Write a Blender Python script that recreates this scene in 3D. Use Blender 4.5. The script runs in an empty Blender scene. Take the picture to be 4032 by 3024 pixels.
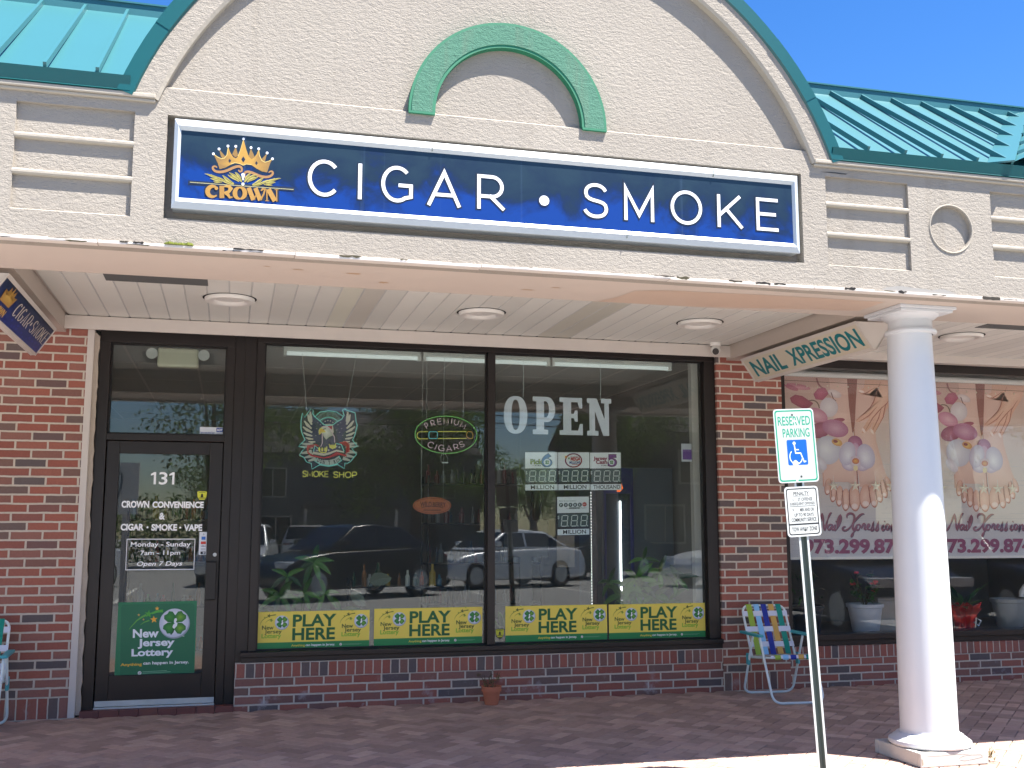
import bpy, bmesh, math, random
from mathutils import Vector, Matrix
random.seed(7)
PI = math.pi
scene = bpy.context.scene
col = scene.collection

# ---------------------------------------------------------------- camera, sky, sun, exposure
cam_d = bpy.data.cameras.new("camera")
cam_d.sensor_width = 36.0
cam_d.lens = 37.5
cam_d.clip_start = 0.05
cam_d.clip_end = 2000.0
cam = bpy.data.objects.new("camera", cam_d)
col.objects.link(cam)
cam.location = (0.0, -9.2, 1.467)
cam.rotation_euler = (math.radians(90 + 7.7237), 0.0, math.radians(-14.750))
scene.camera = cam

SUN = Vector((0.336, -0.300, 1.0)).normalized()
world = bpy.data.worlds.new("World")
scene.world = world
world.use_nodes = True
wn = world.node_tree
for n in list(wn.nodes):
    wn.nodes.remove(n)
w_out = wn.nodes.new("ShaderNodeOutputWorld")
w_bg = wn.nodes.new("ShaderNodeBackground")
w_sky = wn.nodes.new("ShaderNodeTexSky")
w_sky.sky_type = 'NISHITA'
w_sky.sun_disc = False
w_sky.sun_elevation = math.asin(SUN.z)
w_sky.sun_rotation = math.atan2(SUN.x, SUN.y)
w_sky.air_density = 1.0
w_sky.dust_density = 0.3
w_sky.ozone_density = 3.0
w_bg.inputs[1].default_value = 0.07
w_hs = wn.nodes.new("ShaderNodeHueSaturation")
w_hs.inputs["Saturation"].default_value = 1.34
w_hs.inputs["Hue"].default_value = 0.51
wn.links.new(w_sky.outputs[0], w_hs.inputs["Color"])
wn.links.new(w_hs.outputs[0], w_bg.inputs[0])
wn.links.new(w_bg.outputs[0], w_out.inputs[0])

sun_d = bpy.data.lights.new("sun", 'SUN')
sun_d.energy = 5.0
sun_d.angle = math.radians(0.53)
sun_d.color = (1.0, 0.95, 0.88)
sun = bpy.data.objects.new("sun", sun_d)
col.objects.link(sun)
sun.location = SUN * 40
sun.rotation_euler = SUN.to_track_quat('Z', 'Y').to_euler()

scene.view_settings.view_transform = 'Standard'
scene.view_settings.look = 'None'
scene.view_settings.exposure = 1.8
scene.view_settings.gamma = 1.0
scene.view_settings.use_curve_mapping = False

# ---------------------------------------------------------------- helpers
def lin(c):
    if isinstance(c, str):
        c = tuple(int(c[i:i + 2], 16) for i in (1, 3, 5))
    out = []
    for v in c[:3]:
        v = v / 255.0
        out.append(v / 12.92 if v <= 0.04045 else ((v + 0.055) / 1.055) ** 2.4)
    return (out[0], out[1], out[2], 1.0)

class NT:
    def __init__(self, name):
        self.m = bpy.data.materials.new(name)
        self.m.use_nodes = True
        self.t = self.m.node_tree
        for n in list(self.t.nodes):
            self.t.nodes.remove(n)
        self.out = self.t.nodes.new("ShaderNodeOutputMaterial")
    def n(self, kind, **kw):
        nd = self.t.nodes.new("ShaderNode" + kind)
        for k, v in kw.items():
            if k.startswith("i_"):
                key = k[2:]
                key = int(key) if key.isdigit() else key.replace("_", " ")
                nd.inputs[key].default_value = v
            else:
                setattr(nd, k, v)
        return nd
    def l(self, a, b):
        self.t.links.new(a, b)
    def ramp(self, src, stops):
        r = self.n("ValToRGB")
        el = r.color_ramp.elements
        while len(el) > 1:
            el.remove(el[-1])
        el[0].position = stops[0][0]; el[0].color = stops[0][1]
        for p, c in stops[1:]:
            e = el.new(p); e.color = c
        self.l(src, r.inputs[0])
        return r.outputs[0]
    def mix(self, fac, a, b, mode='MIX'):
        m = self.n("MixRGB", blend_type=mode)
        for sock, v in ((m.inputs[0], fac), (m.inputs[1], a), (m.inputs[2], b)):
            if hasattr(v, "links"):
                self.l(v, sock)
            else:
                sock.default_value = v
        return m.outputs[0]
    def math(self, op, a, b=0.0):
        m = self.n("Math", operation=op)
        for sock, v in ((m.inputs[0], a), (m.inputs[1], b)):
            if hasattr(v, "links"):
                self.l(v, sock)
            else:
                sock.default_value = v
        return m.outputs[0]
    def noise(self, scale, detail=4.0, rough=0.55, vec=None, dist=0.0):
        nd = self.n("TexNoise")
        nd.inputs["Scale"].default_value = scale
        nd.inputs["Detail"].default_value = detail
        nd.inputs["Roughness"].default_value = rough
        nd.inputs["Distortion"].default_value = dist
        self.l(vec if vec is not None else self.pos(), nd.inputs["Vector"])
        return nd.outputs["Fac"]
    def pos(self):
        if not hasattr(self, "_g"):
            self._g = self.n("NewGeometry").outputs["Position"]
        return self._g
    def obj(self):
        if not hasattr(self, "_o"):
            self._o = self.n("TexCoord").outputs["Object"]
        return self._o
    def bump(self, h, strength, dist, normal=None):
        b = self.n("Bump")
        b.inputs["Strength"].default_value = strength
        b.inputs["Distance"].default_value = dist
        self.l(h, b.inputs["Height"])
        if normal is not None:
            self.l(normal, b.inputs["Normal"])
        return b.outputs[0]
    def bsdf(self, color, rough=0.6, metal=0.0, normal=None, spec=0.5, **kw):
        p = self.n("BsdfPrincipled")
        for sock, v in ((p.inputs["Base Color"], color), (p.inputs["Roughness"], rough), (p.inputs["Metallic"], metal), (p.inputs["Specular IOR Level"], spec)):
            if hasattr(v, "links"):
                self.l(v, sock)
            else:
                sock.default_value = v
        if normal is not None:
            self.l(normal, p.inputs["Normal"])
        for k, v in kw.items():
            p.inputs[k.replace("_", " ")].default_value = v
        self.l(p.outputs[0], self.out.inputs[0])
        return p

def simple(name, c, rough=0.5, metal=0.0, var=0.12, scale=6.0, bump=0.0, bscale=60.0, spec=0.5):
    """a plain surface with slight uneven tone and grain"""
    t = NT(name)
    c = lin(c) if max(c[:3]) > 1.0 or isinstance(c, str) else (*c[:3], 1.0)
    a = tuple(v * (1 - var) for v in c[:3]) + (1,)
    b = tuple(min(1, v * (1 + var)) for v in c[:3]) + (1,)
    cc = t.mix(t.noise(scale, 5.0, 0.6, t.obj()), a, b)
    nm = t.bump(t.noise(bscale, 4.0, 0.6, t.obj()), bump, 0.01) if bump else None
    t.bsdf(cc, rough, metal, nm, spec)
    return t.m

def emit(name, c, s):
    t = NT(name)
    t.bsdf(lin(c), 0.35, 0.0, None, 0.5, Emission_Color=lin(c), Emission_Strength=s)
    return t.m

# --------------------------------------------- materials of the place
def m_stucco(name, c1, c2, depth=0.012):
    t = NT(name)
    v = t.pos()
    big = t.noise(1.3, 3.0, 0.6)
    mid = t.noise(9.0, 4.0, 0.6)
    mp = t.n("Mapping"); mp.inputs["Scale"].default_value = (1.0, 1.0, 1.7)
    t.l(v, mp.inputs[0])
    fine = t.noise(30.0, 6.0, 0.68, mp.outputs[0], 0.25)
    fine2 = t.noise(110.0, 3.0, 0.6, mp.outputs[0])
    h = t.math('ADD', t.math('MULTIPLY', fine, 1.0), t.math('MULTIPLY', fine2, 0.35))
    cc = t.mix(big, lin(c1), lin(c2))
    cc = t.mix(t.math('MULTIPLY', mid, 0.6), cc, tuple(x * 0.8 for x in lin(c1)[:3]) + (1,))
    # faint grime running down below the mouldings
    mg = t.n("Mapping"); mg.inputs["Scale"].default_value = (7.0, 7.0, 0.5)
    t.l(v, mg.inputs[0])
    st = t.ramp(t.noise(1.0, 4.0, 0.6, mg.outputs[0]), [(0.56, (0, 0, 0, 1)), (0.74, (1, 1, 1, 1))])
    cc = t.mix(t.math('MULTIPLY', st, 0.28), cc, lin((120, 112, 100)))
    t.bsdf(cc, 0.9, 0.0, t.bump(h, 0.8, depth), 0.25)
    return t.m

def m_brick(name, bw, bh, mortar, off=(0, 0), vertical=False, eff=0.12):
    t = NT(name)
    sp = t.n("SeparateXYZ"); t.l(t.pos(), sp.inputs[0])
    ux = t.math('ADD', sp.outputs[0], -off[0] + 40 * bw)
    uz = t.math('ADD', sp.outputs[2], -off[1] + 40 * bh)
    cb = t.n("CombineXYZ")
    t.l(ux, cb.inputs[0]); t.l(uz, cb.inputs[1])
    # wobble so that courses are not ruler straight
    wob = t.n("TexNoise"); wob.inputs["Scale"].default_value = 14.0; wob.inputs["Detail"].default_value = 3.0
    t.l(t.pos(), wob.inputs["Vector"])
    wv = t.n("VectorMath", operation='MULTIPLY_ADD')
    t.l(wob.outputs["Color"], wv.inputs[0]); wv.inputs[1].default_value = (0.007, 0.007, 0.0); t.l(cb.outputs[0], wv.inputs[2])
    br = t.n("TexBrick")
    br.offset = 0.0 if vertical else 0.5
    br.offset_frequency = 2
    br.inputs["Scale"].default_value = 1.0
    br.inputs["Brick Width"].default_value = bw
    br.inputs["Row Height"].default_value = bh
    br.inputs["Mortar Size"].default_value = mortar
    br.inputs["Mortar Smooth"].default_value = 0.18
    br.inputs["Bias"].default_value = 0.0
    br.inputs["Color1"].default_value = (0, 0, 0, 1)
    br.inputs["Color2"].default_value = (1, 1, 1, 1)
    br.inputs["Mortar"].default_value = (0.5, 0.5, 0.5, 1)
    t.l(wv.outputs[0], br.inputs["Vector"])
    tone = t.ramp(br.outputs["Color"], [(0.0, lin((168, 110, 96))), (0.22, lin((178, 110, 94))), (0.42, lin((158, 96, 84))), (0.6, lin((168, 118, 106))),
                                        (0.72, lin((146, 104, 94))), (0.80, lin((132, 108, 100))), (0.86, lin((112, 106, 104))), (0.93, lin((100, 98, 100))), (1.0, lin((162, 104, 92)))])
    speck = t.noise(55.0, 5.0, 0.7)
    tone = t.mix(t.math('MULTIPLY', speck, 0.5), tone, lin((92, 58, 54)))
    mort = t.mix(t.noise(30.0, 4.0, 0.6), lin((186, 174, 160)), lin((212, 202, 188)))
    cc = t.mix(br.outputs["Fac"], tone, mort)
    # efflorescence near the ground
    lowz = t.ramp(t.math('MULTIPLY', sp.outputs[2], 1.0), [(0.0, (1, 1, 1, 1)), (0.32, (0, 0, 0, 1))])
    ef = t.ramp(t.noise(5.0, 5.0, 0.65), [(0.58, (0, 0, 0, 1)), (0.70, (1, 1, 1, 1))])
    ef = t.math('MULTIPLY', t.math('MULTIPLY', lowz, ef), eff * 4)
    cc = t.mix(ef, cc, lin((190, 180, 180)))
    h = t.math('ADD', t.math('MULTIPLY', br.outputs["Fac"], -1.0), t.math('MULTIPLY', speck, 0.25))
    t.bsdf(cc, 0.85, 0.0, t.bump(h, 1.0, 0.007), 0.3)
    return t.m

def m_attr(name, rough=0.45, spec=0.4, bump=0.0, bscale=40.0, var=0.0, metal=0.0):
    t = NT(name)
    a = t.n("Attribute"); a.attribute_name = "Col"
    cc = a.outputs["Color"]
    if var:
        cc = t.mix(t.math('MULTIPLY', t.noise(18.0, 5.0, 0.65), var), cc, (0.05, 0.04, 0.035, 1))
    nm = t.bump(t.noise(bscale, 4.0, 0.6), bump, 0.006) if bump else None
    t.bsdf(cc, rough, metal, nm, spec)
    return t.m

def m_glass(name, tint, ior, wave=0.0, dust=0.02):
    t = NT(name)
    tr = t.n("BsdfTransparent"); tr.inputs[0].default_value = (*tint, 1)
    gl = t.n("BsdfGlossy"); gl.inputs["Roughness"].default_value = 0.0
    gl.inputs["Color"].default_value = (1, 1, 1, 1)
    g = t.n("NewGeometry")
    dt = t.n("VectorMath", operation='DOT_PRODUCT'); t.l(g.outputs["Incoming"], dt.inputs[0]); t.l(g.outputs["Normal"], dt.inputs[1])
    c1 = t.math('SUBTRACT', 1.0, t.math('ABSOLUTE', dt.outputs["Value"]))
    f0 = ((ior - 1) / (ior + 1)) ** 2
    fac = t.math('ADD', t.math('MULTIPLY', t.math('POWER', c1, 5.0), 1.0 - f0), f0)     # Schlick, the same from both sides of the pane
    if wave:
        nm = t.bump(t.noise(1.6, 2.0, 0.5), wave, 0.02)
        t.l(nm, gl.inputs["Normal"])
    mx = t.n("MixShader")
    t.l(fac, mx.inputs[0]); t.l(tr.outputs[0], mx.inputs[1]); t.l(gl.outputs[0], mx.inputs[2])
    du = t.n("BsdfDiffuse"); du.inputs[0].default_value = (0.62, 0.63, 0.62, 1)      # a thin film of dust
    m2 = t.n("MixShader"); m2.inputs[0].default_value = dust
    t.l(mx.outputs[0], m2.inputs[1]); t.l(du.outputs[0], m2.inputs[2]); t.l(m2.outputs[0], t.out.inputs[0])
    return t.m

M = {}
M['stucco'] = m_stucco("beige_stucco", (170, 162, 151), (140, 133, 124))
M['stucco_smooth'] = simple("smooth_stucco", (164, 156, 143), 0.85, var=0.10, scale=3, bump=0.3, bscale=30)
M['green_stucco'] = m_stucco("green_stucco", (86, 130, 111), (76, 120, 101), 0.010)
M['green_edge'] = simple("green_edge_paint", (34, 112, 82), 0.6, var=0.2, scale=12)
M['brick'] = m_brick("red_brick", 0.24, 0.0715, 0.0085, (0.02, 0.165))
M['brick_low'] = m_brick("red_brick_base", 0.24, 0.0715, 0.0080, (0.09, 0.262), eff=0.2)
M['soldier'] = m_brick("soldier_brick", 0.0765, 0.165, 0.0055, (-0.01, 0.0), True)
M['rowlock'] = m_brick("rowlock_brick", 0.0745, 0.121, 0.0055, (0.1, 0.259), True, eff=0.0)
M['bronze'] = simple("dark_bronze_aluminium", (38, 32, 30), 0.38, 0.2, var=0.22, scale=2.5, bump=0.05)
M['bronze2'] = simple("bronze_edge_aluminium", (32, 28, 27), 0.38, 0.2, var=0.22, scale=2.5)
M['white_trim'] = simple("white_trim_paint", (206, 198, 190), 0.55, var=0.07, scale=5)
M['cream'] = simple("cream_beam_paint", (192, 179, 168), 0.7, var=0.06, scale=1.6, bump=0.12, bscale=16)
M['soffit'] = m_attr("soffit_vinyl", 0.5, 0.4, var=0.03)
M['gap'] = simple("dark_gap", (26, 24, 24), 0.9)
M['teal'] = simple("teal_metal_roof", (51, 103, 109), 0.36, 0.0, var=0.05, scale=1.4, bump=0.03, bscale=3)
M['teal_dark'] = simple("teal_metal_trim", (16, 80, 83), 0.35, 0.0, var=0.06, scale=1.4)
M['alu'] = simple("white_aluminium_frame", (182, 188, 191), 0.38, 0.15, var=0.07, scale=7)
M['print'] = m_attr("printed_vinyl", 0.42, 0.4)
M['print_matte'] = m_attr("printed_shade_cloth", 0.8, 0.15, 0.15, 160)
M['white_paint'] = simple("white_column_paint", (204, 206, 209), 0.38, var=0.03, scale=3, bump=0.02, bscale=22)
M['plinth'] = simple("weathered_white_wood", (186, 183, 177), 0.75, var=0.16, scale=9, bump=0.35, bscale=24)
M['galv'] = simple("galvanised_steel", (196, 200, 197), 0.5, 0.2, var=0.14, scale=11)
M['galv_dark'] = simple("weathered_green_steel", (88, 98, 92), 0.6, 0.3, var=0.2, scale=9)
M['glass'] = m_glass("window_glass", (0.88, 0.92, 0.91), 1.52, 0.012)
M['glass_clear'] = m_glass("clear_window_glass", (0.97, 0.98, 0.98), 1.45, 0.012, 0.015)
M['plastic_white'] = simple("white_plastic", (226, 224, 218), 0.4, var=0.04)
M['black'] = simple("black_plastic", (22, 22, 24), 0.35)
M['terracotta'] = simple("terracotta", (196, 116, 84), 0.8, var=0.12, scale=12, bump=0.1)
M['soil'] = simple("potting_soil", (56, 40, 30), 0.95, var=0.4, scale=60, bump=0.5)
M['tube_white'] = simple("white_enamel_tube", (222, 232, 232), 0.3, var=0.03)
M['web'] = m_attr("woven_plastic_webbing", 0.5, 0.4, 0.12, 240)
M['teal_plastic'] = simple("turquoise_plastic", (62, 164, 178), 0.45, var=0.05)
M['asphalt'] = simple("worn_asphalt", (150, 149, 146), 0.9, var=0.28, scale=7, bump=0.4, bscale=90)
M['concrete'] = simple("kerb_concrete", (168, 162, 152), 0.85, var=0.15, scale=8, bump=0.3, bscale=60)
M['tile'] = m_attr("quarry_tile", 0.55, 0.4, 0.1, 60, 0.4)
M['int_wall'] = simple("shop_wall_paint", (120, 116, 110), 0.8, var=0.1)
M['int_ceiling'] = simple("ceiling_tile", (186, 184, 178), 0.9, var=0.06)
M['int_floor'] = simple("shop_floor_vinyl", (112, 104, 96), 0.5, var=0.15)
M['shelf'] = simple("black_shelf_metal", (34, 32, 34), 0.5, var=0.2)
M['lampglow'] = emit("fluorescent_tube", (240, 246, 244), 0.10)
M['led'] = emit("led_strip", (255, 255, 255), 2.6)
M['lens'] = simple("lamp_diffuser", (232, 230, 224), 0.35, var=0.02)
def m_leaf(name, c1, c2, rough=0.4):
    t = NT(name)
    a = t.n("Attribute"); a.attribute_name = "Col"
    cc = t.mix(a.outputs["Color"], lin(c1), lin(c2))
    p = t.bsdf(cc, rough, 0.0, None, 0.4)
    return t.m
M['leaf'] = m_leaf("glossy_leaf", (24, 62, 28), (88, 138, 56))
M['leaf_dry'] = m_leaf("dry_leaf", (78, 66, 38), (110, 104, 62))
def m_crown():
    t = NT("tree_leaf")
    a = t.n("Attribute"); a.attribute_name = "Col"
    cc = t.mix(a.outputs["Color"], lin((44, 74, 30)), lin((132, 160, 66)))
    d = t.n("BsdfDiffuse"); tl = t.n("BsdfTranslucent"); mx = t.n("MixShader"); mx.inputs[0].default_value = 0.45
    t.l(cc, d.inputs[0]); t.l(cc, tl.inputs[0]); t.l(d.outputs[0], mx.inputs[1]); t.l(tl.outputs[0], mx.inputs[2]); t.l(mx.outputs[0], t.out.inputs[0])
    return t.m
M['tree_leaf'] = m_crown()
M['bark'] = simple("bark", (86, 70, 56), 0.9, var=0.3, scale=9, bump=0.5, bscale=20)

def set_colors(me, loopcols):
    a = me.color_attributes.new("Col", 'FLOAT_COLOR', 'CORNER')
    flat = []
    for c in loopcols:
        flat.extend(c)
    a.data.foreach_set("color", flat)

# the parapet and what it carries are scaled about the camera point
PARAPET_SCALE = 0.9628
PARAPET = [False]
def place(v):
    if PARAPET[0]:
        return (v[0] * PARAPET_SCALE, -3.5 + (v[1] + 3.28) * PARAPET_SCALE, v[2] * PARAPET_SCALE + 0.0546)
    return tuple(v)

class MB:
    """a mesh being collected from boxes, tubes, lathes and plates"""
    def __init__(self, c=None):
        self.v = []; self.f = []; self.fc = []; self.c = c
    def col(self, c):
        self.c = c; return self
    def add(self, vs, fs, c=None):
        o = len(self.v)
        self.v.extend([tuple(p) for p in vs])
        for f in fs:
            self.f.append([i + o for i in f])
            self.fc.append(c if c is not None else self.c)
        return self
    def box(self, x0, x1, y0, y1, z0, z1, c=None):
        v = [(x0, y0, z0), (x1, y0, z0), (x1, y1, z0), (x0, y1, z0), (x0, y0, z1), (x1, y0, z1), (x1, y1, z1), (x0, y1, z1)]
        return self.add(v, [(0, 3, 2, 1), (4, 5, 6, 7), (0, 1, 5, 4), (1, 2, 6, 5), (2, 3, 7, 6), (3, 0, 4, 7)], c)
    def beam(self, a, b, w, h, up=(0, 0, 1), c=None):
        a = Vector(a); b = Vector(b); d = (b - a).normalized()
        s = d.cross(Vector(up)).normalized(); u = s.cross(d).normalized()
        pts = []
        for p in (a, b):
            for sx, sz in ((-1, -1), (1, -1), (1, 1), (-1, 1)):
                pts.append(p + s * (w / 2 * sx) + u * (h / 2 * sz))
        return self.add(pts, [(3, 2, 1, 0), (4, 5, 6, 7), (0, 1, 5, 4), (1, 2, 6, 5), (2, 3, 7, 6), (3, 0, 4, 7)], c)
    def quad(self, a, b, c_, d, c=None):
        return self.add([a, b, c_, d], [(0, 1, 2, 3)], c)
    def ngon(self, pts, c=None):
        return self.add(pts, [tuple(range(len(pts)))], c)
    def tube(self, path, r, n=8, closed=False, c=None, caps=True):
        path = [Vector(p) for p in path]
        m = len(path); rings = []
        up = None
        rr = r if callable(r) else (lambda t: r)
        for i, p in enumerate(path):
            a = path[(i - 1) % m] if (closed or i > 0) else p
            b = path[(i + 1) % m] if (closed or i < m - 1) else p
            d = (b - a)
            d = d.normalized() if d.length > 1e-9 else Vector((0, 0, 1))
            if up is None:
                up = Vector((0, 0, 1)) if abs(d.z) < 0.9 else Vector((1, 0, 0))
            s = d.cross(up)
            if s.length < 1e-4:
                s = d.cross(Vector((0.3, 1, 0.2)))
            s.normalize(); u = s.cross(d).normalized(); up = u
            rad = rr(i / max(1, m - 1))
            rings.append([p + s * (rad * math.cos(2 * PI * k / n)) + u * (rad * math.sin(2 * PI * k / n)) for k in range(n)])
        vs = [q for ring in rings for q in ring]
        fs = []
        for i in range(m if closed else m - 1):
            j = (i + 1) % m
            for k in range(n):
                fs.append((i * n + k, i * n + (k + 1) % n, j * n + (k + 1) % n, j * n + k))
        if not closed and caps:
            fs.append(tuple(range(n))[::-1]); fs.append(tuple((m - 1) * n + k for k in range(n)))
        return self.add(vs, fs, c)
    def lathe(self, prof, cx, cy, n=32, c=None, caps=True):
        vs = []
        for r, z in prof:
            for k in range(n):
                a = 2 * PI * k / n
                vs.append((cx + r * math.cos(a), cy + r * math.sin(a), z))
        fs = []
        for i in range(len(prof) - 1):
            for k in range(n):
                fs.append((i * n + k, i * n + (k + 1) % n, (i + 1) * n + (k + 1) % n, (i + 1) * n + k))
        if caps:
            fs.append(tuple(range(n))[::-1]); fs.append(tuple((len(prof) - 1) * n + k for k in range(n)))
        return self.add(vs, fs, c)
    def extrude(self, poly, fmap, d0, d1, c=None):
        """a closed outline in 2-D pushed between two depths; fmap(u, v, d) gives the point"""
        n = len(poly)
        vs = [fmap(u, v, d0) for u, v in poly] + [fmap(u, v, d1) for u, v in poly]
        fs = [tuple(range(n)), tuple(range(2 * n - 1, n - 1, -1))]
        for i in range(n):
            j = (i + 1) % n
            fs.append((j, i, n + i, n + j))
        return self.add(vs, fs, c)
    def build(self, name, mat, parent=None, smooth=False, bevel=0.0, seg=2, recalc=True, angle=40):
        me = bpy.data.meshes.new(name)
        me.from_pydata([place(q) for q in self.v], [], self.f)
        if any(c is not None for c in self.fc):
            lc = []
            for p, c in zip(me.polygons, self.fc):
                lc.extend([c if c is not None else (0.5, 0.5, 0.5, 1)] * p.loop_total)
            set_colors(me, lc)
        if recalc:
            bm = bmesh.new(); bm.from_mesh(me)
            bmesh.ops.recalc_face_normals(bm, faces=bm.faces)
            bm.to_mesh(me); bm.free()
        if isinstance(mat, str):
            mat = M[mat]
        me.materials.append(mat)
        o = bpy.data.objects.new(name, me)
        col.objects.link(o)
        if parent is not None:
            o.parent = parent
        if smooth:
            for p in me.polygons:
                p.use_smooth = True
            try:
                me.set_sharp_from_angle(angle=math.radians(angle))
            except Exception:
                pass
        if bevel:
            b = o.modifiers.new("bevel", 'BEVEL'); b.width = bevel; b.segments = seg; b.limit_method = 'ANGLE'; b.angle_limit = math.radians(35)
        return o

def tag(o, label, cat, group=None):
    o["label"] = label; o["category"] = cat
    if group:
        o["group"] = group
    return o

def structure(o):
    o["kind"] = "structure"; return o

def thing(name, label, cat, loc=(0, 0, 0), group=None, rot=(0, 0, 0)):
    o = bpy.data.objects.new(name, None)
    o.empty_display_size = 0.1
    col.objects.link(o)
    o.location = loc; o.rotation_euler = rot
    return tag(o, label, cat, group)

KIDS = {}
def copy_thing(root, loc=None, label=None, rot=None):
    r = root.copy(); col.objects.link(r)
    if loc is not None: r.location = loc
    if rot is not None: r.rotation_euler = rot
    if label: r["label"] = label
    todo = [(root, r)]
    while todo:
        a, b = todo.pop()
        for ch in [o for o in bpy.data.objects if o.parent == a]:
            c = ch.copy(); col.objects.link(c); c.parent = b
            todo.append((ch, c))
    return r

# ---------------------------------------------------------------- lettering and printed graphics
_fc = {}
def glyphs(body, bold=0.0, space=1.0):
    key = (body, bold, space)
    if key in _fc:
        return _fc[key]
    cu = bpy.data.curves.new("lettering", 'FONT')
    cu.body = body; cu.size = 1.0; cu.offset = bold; cu.space_character = space
    cu.resolution_u = 4
    o = bpy.data.objects.new("lettering", cu)
    col.objects.link(o)
    dg = bpy.context.evaluated_depsgraph_get()
    dg.update()
    ev = o.evaluated_get(dg)
    me = ev.to_mesh()
    vs = [(v.co.x, v.co.y) for v in me.vertices]
    fs = [tuple(p.vertices) for p in me.polygons]
    ev.to_mesh_clear()
    bpy.data.objects.remove(o); bpy.data.curves.remove(cu)
    _fc[key] = (vs, fs)
    return _fc[key]

def arc(cx, cy, rx, ry, a0, a1, n=14):
    return [(cx + rx * math.cos(math.radians(a0 + (a1 - a0) * i / n)), cy + ry * math.sin(math.radians(a0 + (a1 - a0) * i / n))) for i in range(n + 1)]

# stroke letters in a unit box (width 1, height 1), stroke centre lines
def bez(pts, n=10):
    out = []
    for k in range(0, len(pts) - 3, 3):
        p = pts[k:k + 4]
        for i in range(n + (1 if k + 4 >= len(pts) else 0)):
            t = i / n
            out.append(tuple((1 - t) ** 3 * p[0][j] + 3 * (1 - t) ** 2 * t * p[1][j] + 3 * (1 - t) * t * t * p[2][j] + t ** 3 * p[3][j] for j in (0, 1)))
    return out
STK = {
 'C': [arc(0.52, 0.5, 0.52, 0.5, 42, 318, 24)],
 'I': [[(0.5, 0), (0.5, 1)]],
 'G': [arc(0.5, 0.5, 0.5, 0.5, 45, 305, 24) + [(1.0, 0.14), (1.0, 0.47), (0.55, 0.47)]],
 'A': [[(0, 0), (0.5, 1.0), (1.0, 0)], [(0.2, 0.30), (0.8, 0.30)]],
 'R': [[(0, 0), (0, 1)], [(0.06, 1), (0.5, 1)] + arc(0.55, 0.68, 0.42, 0.32, 90, -90, 12) + [(0.06, 0.36)], [(0.5, 0.36), (1.0, 0)]],
 'S': [bez([(0.95, 0.82), (0.8, 1.02), (0.5, 1.0), (0.5, 1.0), (0.2, 1.0), (0.05, 0.88), (0.05, 0.74), (0.05, 0.38), (0.98, 0.62), (0.98, 0.26), (0.98, 0.1), (0.8, 0.0), (0.5, 0.0), (0.3, 0.0), (0.1, 0.06), (0.0, 0.2)], 8)],
 'M': [[(0, 0), (0, 1), (0.5, 0.15), (1, 1), (1, 0)]],
 'O': [arc(0.5, 0.5, 0.5, 0.5, 0, 352, 32) + [(1.0, 0.5)]],
 'K': [[(0, 0), (0, 1)], [(0.92, 1), (0.03, 0.36)], [(0.33, 0.58), (1.0, 0)]],
 'E': [[(1, 1), (0, 1), (0, 0), (1, 0)], [(0.02, 0.51), (0.88, 0.51)]],
 'P': [[(0, 0), (0, 1)], [(0.06, 1), (0.5, 1)] + arc(0.55, 0.7, 0.43, 0.30, 90, -90, 12) + [(0.06, 0.4)]],
 'U': [[(0, 1), (0, 0.4)] + arc(0.5, 0.4, 0.5, 0.4, 180, 360, 14) + [(1, 1)]],
 'H': [[(0, 0), (0, 1)], [(1, 0), (1, 1)], [(0.02, 0.52), (0.98, 0.52)]],
 'N': [[(0, 0), (0, 1), (1, 0), (1, 1)]],
}

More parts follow.
